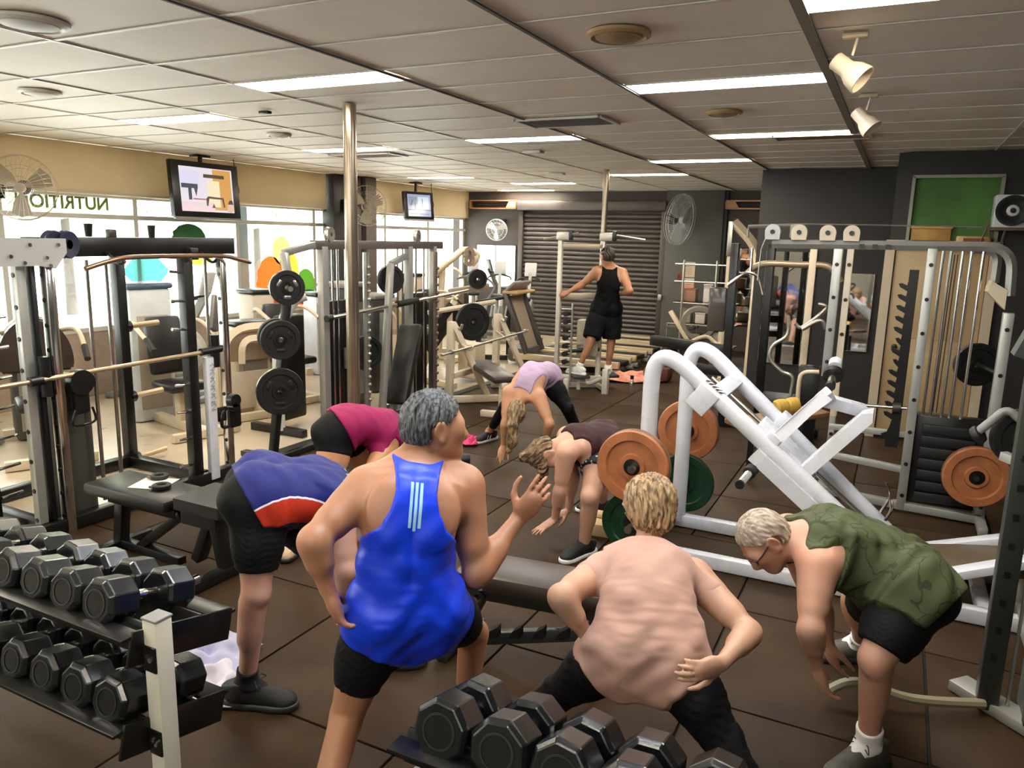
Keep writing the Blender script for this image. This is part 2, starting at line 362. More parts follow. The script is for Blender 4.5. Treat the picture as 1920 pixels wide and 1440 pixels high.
# ---------------------------------------------------------------- window wall (x = XL)
SILL, HEAD, TRANS = 0.80, 2.44, 2.17
wl = MB().box((XL-.06, (YF+YB)/2, SILL/2), (.12, YB-YF, SILL)).box((XL-.06, (YF+YB)/2, CEIL+.06), (.12, YB-YF, .2)).build('wall_left', mat('sill_wall', (.30, .22, .17), .6, var=.1)); struct(wl)
mull = [-2.5, .3, 1.9, 3.5, 5.0, 6.65, 8.32, 9.97, 11.2, 11.93, 13.4, 14.82]
wi = MB()
for y in mull: wi.box((XL-.03, y, (SILL+CEIL)/2), (.08, .06, CEIL-SILL))
for z in (SILL+.02, TRANS, HEAD-.02): wi.box((XL-.03, (YF+YB)/2, z), (.09, YB-YF, .055))
wf = wi.build('window_1', ALU); struct(wf)
for a, b in zip(mull, mull[1:]):
    MB().box((XL-.03, (a+b)/2, (SILL+TRANS)/2), (.006, b-a-.06, TRANS-SILL-.05)).build('pane', GLASS, wf)
    MB().box((XL-.03, (a+b)/2, (HEAD+TRANS)/2), (.006, b-a-.06, HEAD-TRANS-.05)).build('pane', GLASS, wf)
    MB().box((XL-.03, (a+b)/2, (HEAD+CEIL)/2), (.006, b-a-.06, CEIL-HEAD-.03)).build('pane', GLASS, wf)
# roller blinds
for (y0, y1), lb in [((-2.4, 10.16), 'long beige roller blind along the top of the windows on the left'), ((11.2, 14.86), 'beige roller blind behind the far television')]:
    o = thing('roller_blind', lb, 'blind', (XL+.1, (y0+y1)/2, CEIL-.1))
    z0 = 2.45
    MB().box((XL+.09, (y0+y1)/2, (CEIL+z0)/2), (.05, y1-y0, CEIL-z0-.005)).build('fabric', BEIGE, o)
    MB().box((XL+.09, (y0+y1)/2, z0-.012), (.06, y1-y0, .03), None, .006).build('bottom_rail', CREAM, o)
# dark column between the two window runs
for (y, w, d, m) in [(10.42, .42, .25, DARKW), (10.72, .2, .34, BROWNW), (11.0, .3, .42, BROWNW)]:
    struct(MB().box((XL+d/2-.02, y, CEIL/2), (d, w, CEIL), None, .01).build('wall_column', m))
# window lettering seen from behind (mirrored) on the upper panes
LET = mat('olive_lettering', (.22, .26, .06), .6); LET2 = mat('grey_lettering', (.35, .40, .25), .6)
def win_text(s, y, z, size, m, lb):
    # local x -> +Y for a reader outside; seen from inside it runs backwards
    M = Matrix(((0, 0, -1, XL-.04), (-1, 0, 0, y), (0, 1, 0, z), (0, 0, 0, 1)))
    o = text_mesh('window_lettering', s, size, m, M, None); tag(o, lb, 'lettering'); return o
win_text('NUTRITION', 5.76, 2.315, .21, LET, 'reversed olive word NUTRITION on the top pane at far left')
def scribble(y, z, w, h, m, lb, rows=2, seed=1):
    rnd = random.Random(seed); mb = MB()
    for r in range(rows):
        x = -w/2; zz = z+h/2-h*(r+.5)/rows
        while x < w/2:
            q = [(XL-.035, y-x-rnd.uniform(0, .05), zz+rnd.uniform(-.4, .4)*h/rows) for _ in range(4)]
            mb.tube(q, .004, 4, False); x += .055
    o = mb.build('window_lettering', m); tag(o, lb, 'lettering'); o['kind'] = 'stuff'
scribble(7.05, 2.30, .55, .16, LET2, 'illegible reversed handwriting on the top pane beside the first television', 2, 3)
scribble(9.35, 2.32, .5, .13, LET2, 'illegible faint green lettering on the top pane left of the dark column', 1, 5)
struct(MB().box((-2, -18, -.25), (30, 30, .1)).build('street_ground', mat('pavement', (.70, .69, .66), .8, var=.1)))  # unseen sunlit ground behind the camera, added to bounce light onto the ceiling
# outside: pavement, far facade, fruit coloured banner on the glass
st = MB().box((-26, 6, -.25), (34, 60, .1)).build('street_ground', mat('pavement', (.70, .69, .66), .8, var=.1)); struct(st)
o = thing('building', 'pale shopfront building across the street seen through the windows', 'building', (-24, 8, 0))
MB().box((-24, 8, 3), (.5, 46, 6.4)).build('wall', mat('pale_render', (.90, .89, .84), .8, var=.05, scale=.6), o)
for k in range(8):
    f = MB().box((-23.72, -11+k*5, 1.5), (.1, 3.2, 2.4)).build('window', mat('shop_glass', (.66, .72, .72), .3), o)
    MB().box((-23.6, -11+k*5, 3.0), (.3, 4.4, .35)).build('awning', mat('awning_%d' % (k % 3), [(.75, .84, .80), (.88, .76, .68), (.8, .8, .86)][k % 3], .7), o)
for (y, h, r) in [(5.2, 4.2, 1.5), (12.5, 4.6, 1.8), (19, 4, 1.6)]:
    o = thing('street_tree', 'leafy tree on the pavement at y %s across the street' % {5.2: 'left', 12.5: 'middle', 19: 'right'}[y], 'tree', (-19, y, 0))
    o['label'] = {5.2: 'leftmost leafy tree across the street beyond the windows', 12.5: 'middle leafy tree across the street beyond the windows', 19: 'rightmost leafy tree across the street beyond the windows'}[y]
    MB().cyl((-19, y, -.2), (-19, y, h*.6), .14, .09).build('trunk', BROWNW, o)
    m = MB()
    for q in range(14): m.sph((-19+random.uniform(-1, 1)*r*.6, y+random.uniform(-1, 1)*r*.7, h*.72+random.uniform(-1, 1)*r*.5), r*.42, 8)
    m.build('crown', mat('leaves', (.48, .58, .36), .8, var=.2, scale=3), o)
o = thing('window_poster', 'large blurred poster of orange red and green fruit on the window', 'poster', (XL+.03, 9.3, 1.2))
def blob(y, z, ry, rz, col, nm, x=XL+.012, n=26):
    ps = [(x, y+ry*math.cos(2*math.pi*k/n)*(1+.06*math.sin(3*k)), z+rz*math.sin(2*math.pi*k/n)) for k in range(n)]
    m = bpy.data.materials.new(nm); m.use_nodes = True; nt = m.node_tree; b = nt.nodes['Principled BSDF']; b.inputs['Roughness'].default_value = .6; b.inputs['Base Color'].default_value = (*col, 1)
    tr = nt.nodes.new('ShaderNodeBsdfTranslucent'); tr.inputs[0].default_value = (*col, 1); ad = nt.nodes.new('ShaderNodeMixShader'); ad.inputs[0].default_value = .6
    nt.links.new(b.outputs[0], ad.inputs[1]); nt.links.new(tr.outputs[0], ad.inputs[2]); nt.links.new(ad.outputs[0], nt.nodes['Material Output'].inputs[0])
    return MB().prism(ps, (.003, 0, 0)).build('print', m, o, smooth=False)
blob(8.95, 1.25, .30, .42, (.85, .36, .10), 'print_orange'); blob(9.35, 1.45, .22, .3, (.9, .62, .18), 'print_yellow', XL+.016); blob(9.35, .98, .42, .15, (.75, .16, .10), 'print_red', XL+.02)
blob(9.72, 1.2, .22, .26, (.24, .45, .10), 'print_green', XL+.02); blob(9.78, .98, .2, .14, (.06, .2, .26), 'print_blue', XL+.024); blob(9.2, 1.75, .2, .22, (.9, .75, .4), 'print_pale', XL+.012)
o = thing('window_poster', 'dark green and yellow poster shape on the window below the first television', 'poster', (XL+.03, 7.5, 1.8))
blob(7.45, 1.92, .28, .20, (.06, .14, .06), 'print_dark'); blob(7.6, 1.72, .26, .16, (.85, .68, .2), 'print_gold', XL+.016)
o = None
tq = blob(6.75, 1.5, .36, .34, (.30, .66, .66), 'print_teal', XL+.012, 4); tq.name = 'window_poster'; tag(tq, 'pale teal poster panel on the window behind the black rack', 'poster')
tag(MB().box((XL-.35, 8.7, 1.2), (.16, .2, 2.8), None, .02).build('street_post', mat('blue_grey_post', (.30, .36, .42), .5)), 'blue grey square post just outside the window left of the fruit poster', 'post')
# ---------------------------------------------------------------- back wall
wb = MB().box(((XL+XR)/2, YB+.08, CEIL/2), (XR-XL+.6, .16, CEIL+.1)).build('wall_back', BROWNW); struct(wb)
struct(MB().box((-3.6, YB-.06, CEIL/2), (1.1, .14, CEIL), None, .006).build('wall_pillar', GREYW))
struct(MB().box((-3.02, YB-.03, CEIL/2), (.06, .1, CEIL)).build('trim_2', DARKW))
# right hand walls: the near block with the door, and the block further back
struct(MB().box((-.94, 12.85, CEIL/2), (1.62, 4.2, CEIL)).build('wall_right', DARKW))
struct(MB().box((1.54, 12.0, CEIL/2), (3.34, 5.86, CEIL)).build('wall_door_side', DARKW))
struct(MB().box((XR+.08, (YF+YB)/2, CEIL/2), (.16, YB-YF+.4, CEIL+.1)).build('wall_far_right', DARKW))
fz0, fz1, fx0, fx1 = 2.20, 2.84, -7.5, 1.8
fw = struct(MB().box(((XL+XR)/2, YF-.08, fz0/2), (XR-XL+.4, .16, fz0)).box(((XL+XR)/2, YF-.08, (CEIL+fz1)/2+.05), (XR-XL+.4, .16, CEIL-fz1+.1)).box(((XL+fx0)/2-.1, YF-.08, (fz0+fz1)/2), (fx0-XL+.2, .16, fz1-fz0)).box(((XR+fx1)/2+.1, YF-.08, (fz0+fz1)/2), (XR-fx1+.2, .16, fz1-fz0)).build('wall_front', mat('front_wall', (.30, .27, .23), .7)))
wi2 = MB()
for k in range(6): wi2.box((fx0+(fx1-fx0)*k/5, YF-.06, (fz0+fz1)/2), (.07, .08, fz1-fz0))
for z in (fz0, fz1): wi2.box(((fx0+fx1)/2, YF-.06, z), (fx1-fx0, .08, .05))
wf2 = struct(wi2.build('window_fill', ALU))  # unseen window behind the camera, added to brighten the ceiling and people's backs
for k in range(5): MB().box((fx0+(fx1-fx0)*(k+.5)/5, YF-.06, (fz0+fz1)/2), ((fx1-fx0)/5-.06, .006, fz1-fz0-.04)).build('pane', GLASS, wf2)
# roller shutter
x0, x1, zb, zt = -7.22, -4.22, 0.0, 2.74
o = thing('roller_shutter', 'dark steel roller shutter filling the back wall', 'roller shutter', ((x0+x1)/2, YB-.05, 0))
SH = mat('shutter_steel', (.10, .085, .08), .45, metal=.4, var=.15, scale=3)
ns = 27; hh = (2.55-zb)/ns
sl = MB().lathe([(0.001, 0)], 3) if False else None
prof = [(0, 0), (-.02, .012), (-.034, .035), (-.034, .055), (-.02, .078), (-.006, .09), (0, hh-.002)]
me = MB().prism([(x0, a, b) for a, b in prof], (x1-x0, 0, 0)).build('slat_src', SH); d = me.data; bpy.data.objects.remove(me)
for k in range(ns):
    q = link('slat', d, SH, o); q.location = (-(x0+x1)/2*0, 0, 0); q.matrix_parent_inverse = Matrix.Identity(4); q.location = (-(x0+x1)/2, 0.0, zb+k*hh)
for s, x in ((-1, x0-.04), (1, x1+.04)): MB().box((x, YB-.07, 1.3), (.1, .13, 2.6), None, .006).build('guide_rail', SH, o)
MB().box(((x0+x1)/2, YB-.12, 2.70), (x1-x0+.2, .22, .2), None, .03).build('roller_box', SH, o)
tag(MB().box((x1+.06, YB-.16, .95), (.07, .05, .12), None, .01).build('shutter_lock', STEEL), 'small steel lock on the right rail of the roller shutter', 'lock')
POSE = {
'blue': (1.76, {'pelvis': (-0.352, 2.48, 0.76), 'mid': (-0.345, 2.47, 1), 'neck': (-0.33, 2.59, 1.26), 'head': (-0.27, 2.64, 1.385), 'Lsh': (-0.499, 2.55, 1.172), 'Rsh': (-0.168, 2.63, 1.161), 'Lel': (-0.634, 2.34, 1.065), 'Lwr': (-0.593, 2.34, 0.893), 'Lhand': (-0.563, 2.34, 0.811), 'Rel': (-0.111, 2.55, 0.862), 'Rwr': (0.036, 2.7, 1.018), 'Rhand': (0.096, 2.67, 1.114), 'Lhip': (-0.44, 2.46, 0.76), 'Rhip': (-0.26, 2.51, 0.76), 'Lkn': (-0.56, 2.44, 0.36), 'Lan': (-0.62, 2.14, 0.09), 'Ltoe': (-0.66, 2.34, 0.03), 'Rkn': (-0.13, 2.82, 0.48), 'Ran': (-0.16, 2.8, 0.09), 'Rtoe': (-0.12, 3, 0.04)}),
'pink': (1.6, {'pelvis': (0.51, 2.52, 0.6), 'mid': (0.52, 2.62, 0.78), 'neck': (0.545, 2.85, 0.815), 'head': (0.575, 2.96, 0.985), 'Lsh': (0.37, 2.77, 0.785), 'Rsh': (0.72, 2.76, 0.775), 'Lel': (0.192, 2.56, 0.779), 'Lwr': (0.317, 2.6, 0.581), 'Lhand': (0.375, 2.62, 0.521), 'Rel': (0.88, 2.54, 0.668), 'Rwr': (0.726, 2.33, 0.667), 'Rhand': (0.642, 2.28, 0.668), 'Lhip': (0.415, 2.54, 0.58), 'Rhip': (0.605, 2.5, 0.58), 'Lkn': (0.2, 2.67, 0.31), 'Lan': (0.05, 2.86, 0.08), 'Ltoe': (0, 3.04, 0.03), 'Rkn': (0.76, 2.3, 0.36), 'Ran': (0.96, 2.15, 0.09), 'Rtoe': (1.02, 2.33, 0.03)}),
'green': (1.74, {'pelvis': (1.555, 2.8, 0.74), 'mid': (1.414, 2.88, 0.818), 'neck': (1.179, 2.91, 0.881), 'head': (1.021, 2.89, 0.881), 'Lsh': (1.192, 2.75, 0.834), 'Rsh': (1.2, 3.09, 0.84), 'Lel': (1.135, 2.62, 0.645), 'Lwr': (1.205, 2.7, 0.453), 'Lhand': (1.232, 2.7, 0.385), 'Rel': (1.353, 3.05, 0.506), 'Rwr': (1.386, 3.02, 0.378), 'Rhand': (1.413, 3.02, 0.298), 'Lhip': (1.534, 2.7, 0.736), 'Rhip': (1.559, 2.89, 0.716), 'Lkn': (1.391, 2.62, 0.526), 'Lan': (1.45, 2.707, 0.1), 'Ltoe': (1.314, 2.634, 0.04), 'Rkn': (1.6, 3.18, 0.44), 'Ran': (1.78, 3.515, 0.1), 'Rtoe': (1.664, 3.517, 0.04)}),
'tri': (1.72, {'pelvis': (-1.058, 3.11, 0.91), 'mid': (-0.923, 3.2, 0.919), 'neck': (-0.75, 3.36, 0.81), 'head': (-0.68, 3.44, 0.67), 'Rsh': (-0.75, 3.19, 0.83), 'Lsh': (-0.71, 3.52, 0.8), 'Rel': (-0.702, 3.13, 0.605), 'Rwr': (-0.742, 3.22, 0.394), 'Rhand': (-0.74, 3.26, 0.299), 'Lel': (-0.72, 3.5, 0.53), 'Lwr': (-0.73, 3.36, 0.38), 'Lhand': (-0.73, 3.38, 0.29), 'Rhip': (-1.04, 3.02, 0.94), 'Lhip': (-1.08, 3.2, 0.94), 'Rkn': (-1.049, 2.96, 0.566), 'Ran': (-1.13, 3.02, 0.1), 'Rtoe': (-0.947, 3.008, 0.03), 'Lkn': (-0.85, 3.36, 0.54), 'Lan': (-0.603, 3.344, 0.1), 'Ltoe': (-0.433, 3.375, 0.03)}),
'magenta': (1.6, {'pelvis': (-1.065, 4.64, 0.838), 'mid': (-0.914, 4.73, 0.854), 'neck': (-0.721, 4.85, 0.738), 'head': (-0.623, 4.91, 0.592), 'Rsh': (-0.803, 4.71, 0.696), 'Lsh': (-0.67, 5.01, 0.72), 'Rel': (-0.858, 4.51, 0.615), 'Rwr': (-0.861, 4.6, 0.418), 'Rhand': (-0.845, 4.62, 0.322), 'Lel': (-0.716, 5.01, 0.47), 'Lwr': (-0.767, 4.91, 0.312), 'Lhand': (-0.78, 4.85, 0.239), 'Rhip': (-1.073, 4.56, 0.814), 'Lhip': (-1.067, 4.74, 0.808), 'Rkn': (-1.114, 4.43, 0.512), 'Ran': (-1.381, 4.688, 0.1), 'Rtoe': (-1.399, 4.55, 0.03), 'Lkn': (-0.92, 4.95, 0.44), 'Lan': (-0.9, 5.15, 0.09), 'Ltoe': (-0.72, 5.17, 0.03)}),
'lilac': (1.6, {'pelvis': (0.269, 7.3, 0.7), 'mid': (0.197, 6.98, 0.788), 'neck': (0.099, 6.8, 0.651), 'head': (0.049, 6.7, 0.503), 'Rsh': (-0.022, 6.8, 0.652), 'Lsh': (0.244, 6.74, 0.632), 'Rel': (-0.049, 6.69, 0.399), 'Rwr': (-0.064, 6.74, 0.175), 'Rhand': (-0.081, 6.68, 0.116), 'Lel': (0.342, 6.62, 0.426), 'Lwr': (0.314, 6.72, 0.221), 'Lhand': (0.294, 6.66, 0.167), 'Rhip': (0.185, 7.3, 0.7), 'Lhip': (0.355, 7.3, 0.7), 'Rkn': (-0.056, 7.15, 0.449), 'Ran': (-0.217, 7.545, 0.1), 'Rtoe': (-0.319, 7.424, 0.04), 'Lkn': (0.54, 7.18, 0.44), 'Lan': (0.7, 7.4, 0.1), 'Ltoe': (0.78, 7.24, 0.04)}),
'maroon': (1.6, {'pelvis': (0.65, 5.02, 0.66), 'mid': (0.532, 4.95, 0.706), 'neck': (0.368, 4.86, 0.72), 'head': (0.243, 4.83, 0.652), 'Lsh': (0.359, 4.71, 0.697), 'Rsh': (0.38, 5, 0.73), 'Lel': (0.328, 4.72, 0.45), 'Lwr': (0.307, 4.82, 0.203), 'Lhand': (0.242, 4.78, 0.176), 'Rel': (0.43, 4.95, 0.48), 'Rwr': (0.41, 4.98, 0.214), 'Rhand': (0.344, 4.96, 0.185), 'Lhip': (0.63, 4.94, 0.65), 'Rhip': (0.63, 5.1, 0.66), 'Lkn': (0.512, 4.62, 0.446), 'Lan': (0.499, 4.72, 0.069), 'Ltoe': (0.352, 4.588, 0.03), 'Rkn': (0.64, 5.33, 0.37), 'Ran': (0.72, 5.53, 0.09), 'Rtoe': (0.54, 5.55, 0.03)}),
'black': (1.68, {'pelvis': (1.269, 10.47, 1.141), 'mid': (1.271, 10.4, 1.364), 'neck': (1.28, 10.41, 1.672), 'head': (1.234, 10.39, 1.828), 'Lsh': (1.116, 10.41, 1.618), 'Rsh': (1.452, 10.38, 1.599), 'Lel': (0.93, 10.5, 1.436), 'Lwr': (0.739, 10.43, 1.335), 'Lhand': (0.673, 10.4, 1.306), 'Rel': (1.538, 10.2, 1.384), 'Rwr': (1.444, 10.43, 1.316), 'Rhand': (1.368, 10.46, 1.326), 'Lhip': (1.182, 10.47, 1.117), 'Rhip': (1.357, 10.47, 1.121), 'Lkn': (1.059, 10.3, 0.694), 'Lan': (0.92, 10.36, 0.312), 'Ltoe': (0.813, 10.46, 0.225), 'Rkn': (1.354, 10.44, 0.668), 'Ran': (1.335, 10.49, 0.27), 'Rtoe': (1.361, 10.62, 0.203)}),
}
# ================================================================ equipment
def R3(ax, a): return Matrix.Rotation(a, 3, ax)
def axis_m(c, z):
    return Matrix.Translation(V(c)) @ V(z).to_track_quat('Z', 'Y').to_matrix().to_4x4()
def weight_plate(name, label, c, ax, r, t, m, rim=None, hub=BLACKM, group=None, grip=False, letters=None):
    """a plate with a raised rim, recessed web and a hub; ax is its axis"""
    o = thing(name, label, 'weight plate', V(c), group); M = axis_m(c, ax); h = t/2
    MB().lathe([(.026, -h), (r*.34, -h), (r*.37, -h*.55), (r*.70, -h*.55), (r*.74, -h), (r*.97, -h), (r, -h*.7), (r, h*.7), (r*.97, h), (r*.74, h), (r*.70, h*.55), (r*.37, h*.55), (r*.34, h), (.026, h), (.026, -h)], 48, M).build('disc', m, o)
    MB().lathe([(.025, -h*1.06), (.052, -h*1.06), (.056, -h*.9), (.056, h*.9), (.052, h*1.06), (.025, h*1.06)], 24, M).build('hub', hub, o)
    if rim: MB().lathe([(r*.985, -h*.72), (r*1.004, -h*.5), (r*1.004, h*.5), (r*.985, h*.72)], 48, M).build('rim', rim, o)
    if grip:
        for k in range(3):
            a = k*2.094+.5; p = M @ V((math.cos(a)*r*.53, math.sin(a)*r*.53, 0)); tq = M.to_3x3() @ V((-math.sin(a), math.cos(a), 0))
            mb = MB(); mb.box(p, (r*.44, r*.20, t*.80), M.to_3x3() @ R3('Z', a+1.571), .01); mb.build('grip_slot', mat('slot_shine', (.40, .38, .36), .25, metal=.7) if grip == 2 else BLACKR, o)
    return o
def bolt(mb, p, ax, r=.012, h=.012): mb.cyl(V(p), V(p)+V(ax)*h, r, r*.8, 6)

# ---------------------------------------------------------------- round steel poles
for (x, y, r, lb) in [(-3.8, 4.78, .05, 'near round steel pole from floor to ceiling behind the woman in magenta'), (-3.77, 10.32, .04, 'far round steel pole by the man in the black tank top')]:
    o = thing('steel_pole', lb, 'pole', (x, y, 0))
    MB().cyl((x, y, 0), (x, y, CEIL), r, r, 28).build('shaft', mat('pole_steel', (.36, .29, .22), .22, metal=.9, var=.15, scale=3), o)
    MB().lathe([(r, .0), (r*2, .0), (r*2, .012), (r*1.05, .02)], 24, Matrix.Translation((x, y, 0))).build('base_ring', STEEL, o)
# ---------------------------------------------------------------- televisions
def tv(label, c, w, h, yaw, tilt, shapes, base):
    o = thing('television', label, 'television', c)
    R = R3('Z', yaw) @ R3('X', tilt); M = Matrix.Translation(V(c)) @ R.to_4x4()          # local: +x right, -y towards the viewer, z up
    MB().box(c, (w, .075, h), R, .008).build('casing', BLACKM, o)
    sw, sh = w*.79, h*.80
    def rect(x0, x1, z0, z1, y=-.0395): return [M @ V((sw*(x0-.5), y, sh*(z0-.5))), M @ V((sw*(x1-.5), y, sh*(z0-.5))), M @ V((sw*(x1-.5), y, sh*(z1-.5))), M @ V((sw*(x0-.5), y, sh*(z1-.5)))]
    def em(n, col, k=1.0): return mat(n, (.02, .02, .02), .2, emit=col, estr=k*.24)
    s = MB().quad(*rect(0, 1, 0, 1)).build('screen', em('screen_%s' % base[0], base[1], base[2]), o, smooth=False)
    for i, (n, col, k, poly) in enumerate(shapes):
        ps = [M @ V((sw*(x-.5), -.0400-.0002*i, sh*(z-.5))) for x, z in poly]
        mb = MB(); mb.b.faces.new([mb.b.verts.new(p) for p in ps]); mb.build('picture_patch', em(n, col, k), s, smooth=False)
    MB().box(M @ V((0, -.02, -h/2-.015)), (w*1.0, .05, .03), R, .006).build('speaker_bar', GREY2, o)
    top = V((c[0]-.0, c[1], CEIL)); b = M @ V((0, .06, h*.25))
    mb = MB(); mb.beam(b, (b.x, b.y, CEIL), .05, .03); mb.box((b.x, b.y, CEIL-.01), (.16, .2, .02)); mb.box(M @ V((0, .05, .1)), (.25, .05, .25), R); mb.build('bracket', BLACKM, o)
    mb = MB(); q = M @ V((w/2-.02, .03, -.1)); mb.tube([q, q+V((.02, .06, .12)), q+V((.0, .03, .3)), V((q.x, q.y, CEIL))], .006, 6); mb.build('cable', BLACKR, o)
    return o
R4 = lambda a, b, c, d: [(a, c), (b, c), (b, d), (a, d)]
c = at_x(385, 357, -8.25); w1 = (at_x(447, 360, -8.25)-at_x(323, 355, -8.25)).length
tv('wide black television showing a kitchen scene, hung by the near windows', c, w1, .70, math.pi/2, -.06, [
    ('scr_amber', (.75, .38, .10), 1.1, R4(.62, .97, .05, .98)), ('scr_cream', (1.0, .85, .55), 1.1, R4(.50, .74, .12, .72)), ('scr_pink', (1, .75, .78), 1.0, R4(0, .62, 0, .22)), ('scr_lilac', (.80, .76, .95), 1.1, R4(.02, .36, .58, .92)),
    ('scr_slate', (.06, .07, .10), 1, R4(.02, .32, .52, .62)), ('scr_slate', (.06, .07, .10), 1, R4(.14, .20, .26, .55)), ('scr_slate', (.06, .07, .10), 1, [(.24, .56), (.32, .56), (.28, .34)]), ('scr_red', (.5, .12, .18), 1, R4(.22, .46, .27, .30)), ('scr_dark', (.10, .06, .04), 1, R4(.44, .84, .78, .86)),
    ('scr_dark', (.10, .06, .04), 1, [(.46, .3), (.5, .36), (.8, .34), (.82, .12), (.79, .12), (.77, .30), (.52, .31), (.49, .14), (.46, .14)]), ('scr_dark', (.10, .06, .04), 1, [(.56, .1), (.63, .1), (.6, .2)]), ('scr_skin', (.95, .6, .45), 1, [(.86, .03), (.93, .0), (.99, .06), (.99, .2), (.93, .26), (.87, .2)]), ('scr_dark', (.10, .06, .04), 1, [(.88, .2), (.99, .2), (.97, .3), (.91, .29)])], ('kitchen', (.95, .88, .95), 1.0))
c = at_x(784, 386, -8.1)
tv('small television with a blue grey picture tilted down by the far windows', c, .66, .50, math.pi/2-.35, -.12, [
    ('scr_steel', (.25, .30, .42), 1, R4(.04, .40, .5, .9)), ('scr_pale', (.70, .78, .95), 1, R4(.45, .92, .35, .9)), ('scr_navy', (.03, .04, .09), 1, R4(.0, 1, .28, .32)), ('scr_navy', (.03, .04, .09), 1, [(.1, .5), (.2, .75), (.24, .75), (.18, .5)]), ('scr_navy', (.03, .04, .09), 1, R4(.3, .34, .3, .62)), ('scr_navy', (.03, .04, .09), 1, R4(.08, .9, .1, .13)), ('scr_navy', (.03, .04, .09), 1, R4(.62, .65, .4, .8))], ('blue', (.45, .55, .80), .8))
# ---------------------------------------------------------------- wall fans
def fan(label, c, n, r, m, mount, bm=None, dark=False, nw=36):
    o = thing('wall_fan', label, 'fan', V(c)); M = axis_m(c, n); bm = bm or m
    mb = MB()
    for rr, z in ((r, 0), (r*.98, .05), (r*.7, .075), (r*.35, .09), (r*.98, -.05), (r*.6, -.08)):
        mb.tube([M @ V((rr*math.cos(a), rr*math.sin(a), z)) for a in np.linspace(0, 2*math.pi, 33)[:-1]], .0055 if rr == r else .003, 5, False, False, True)
    for k in range(nw):
        a = k*2*math.pi/nw
        mb.tube([M @ V((r*q*math.cos(a+.25*(1-q)), r*q*math.sin(a+.25*(1-q)), z)) for q, z in ((.12, .095), (.4, .09), (.75, .075), (1, 0))], .0018, 3, False, False)
        if k % 2: mb.tube([M @ V((r*q*math.cos(a), r*q*math.sin(a), z)) for q, z in ((.15, -.085), (.6, -.08), (1, 0))], .0018, 3, False, False)
    g = mb.build('cage', m, o); g['kind'] = 'stuff'
    for k in range(3):
        a = k*2*math.pi/3+.4; ps = []
        P = [V((r*q*math.cos(a+t), r*q*math.sin(a+t), z)) for q, t, z in ((.15, -.3, -.02), (.5, -.42, -.035), (.86, -.30, -.04), (.92, .05, -.0), (.86, .42, .035), (.45, .5, .03), (.16, .35, .02))]
        mb = MB(); mb.prism([M @ p for p in P], (M.to_3x3() @ V((0, 0, .006)))); mb.build('blade', bm, o)
    MB().lathe([(0, .10), (r*.13, .095), (r*.15, .08), (r*.15, .02), (0, .015)], 20, M).build('hub', bm, o)
    MB().lathe([(0, -.09), (r*.22, -.09), (r*.24, -.12), (r*.22, -.26), (r*.1, -.30), (0, -.30)], 20, M).build('motor', BLACKM if dark else GREY2, o)
    p = M @ V((0, 0, -.22)); mb = MB(); mb.beam(p, mount, .04, .03); mb.box(mount, (.09, .09, .2), None, .01); mb.build('bracket', BLACKM, o)
    return o
WIRE = mat('fan_wire', (.42, .36, .27), .35, metal=.5); WIREL = mat('fan_wire_light', (.72, .73, .75), .35, metal=.0); BLADE = mat('fan_blade', (.32, .27, .20), .4)
c = at_x(40, 352, -8.0); fan('large wall fan at the far left edge in front of the blind', c, (.75, -.66, -.05), .32, WIRE, (XL+.13, c.y+.1, c.z), BLADE, True)
c = at_x(688, 386, -8.05); fan('wall fan behind the near steel pole', c, (.8, -.6, 0), .33, WIRE, (XL+.25, c.y-.1, c.z), BLADE)
c = at_y(931, 431, 14.55); fan('small silver wall fan above the mirror on the back wall', c, (.25, -1, -.15), .225, WIREL, (c.x, YB-.02, c.z+.12), WIREL, True)
c = at_y(1275, 412, 14.3); fan('big round white cage fan on the grey pier right of the shutter', c, (.95, -.28, -.12), .47, WIREL, (-4.05, YB-.13, c.z+.05), WIREL, True, 64)
# ---------------------------------------------------------------- radiant heaters, mirrors, notices on the back wall
def heater(label, x0, x1, z0, z1, flip):
    y = YB-.10; o = thing('radiant_heater', label, 'heater', ((x0+x1)/2, y, (z0+z1)/2))
    mb = MB(); w = x1-x0; h = z1-z0
    for z in (z0, z1): mb.box(((x0+x1)/2, y, z), (w, .2, .025))
    for x in (x0, x1): mb.box((x, y, (z0+z1)/2), (.025, .2, h))
    mb.build('frame', mat('heater_copper', (.50, .26, .14), .4, metal=.4), o)
    MB().box(((x0+x1)/2, y+.04, (z0+z1)/2), (w-.03, .02, h-.03)).build('reflector', mat('heater_dark', (.03, .012, .01), .4), o)
    for k in range(3): MB().cyl((x0+.04, y-.03, z0+h*(k+1)/4), (x1-.04, y-.03, z0+h*(k+1)/4), .009, None, 8).build('element', mat('heater_rod', (.05, .02, .015), .4), o)
    e = x1 if not flip else x0; s = -1 if not flip else 1
    MB().prism([(e, y-.10, z0), (e, y-.10, z1), (e+s*.15, y-.10, z1), (e+s*.24, y-.10, z0)], (0, .02, 0)).build('end_plate', mat('heater_yellow', (.62, .36, .15), .5), o)
heater('copper framed radiant heater at left of the shutter', -8.46, -7.36, 2.64, 2.80, False)
heater('copper framed radiant heater right of the grey pier', -3.0, -1.95, 2.66, 2.80, True)
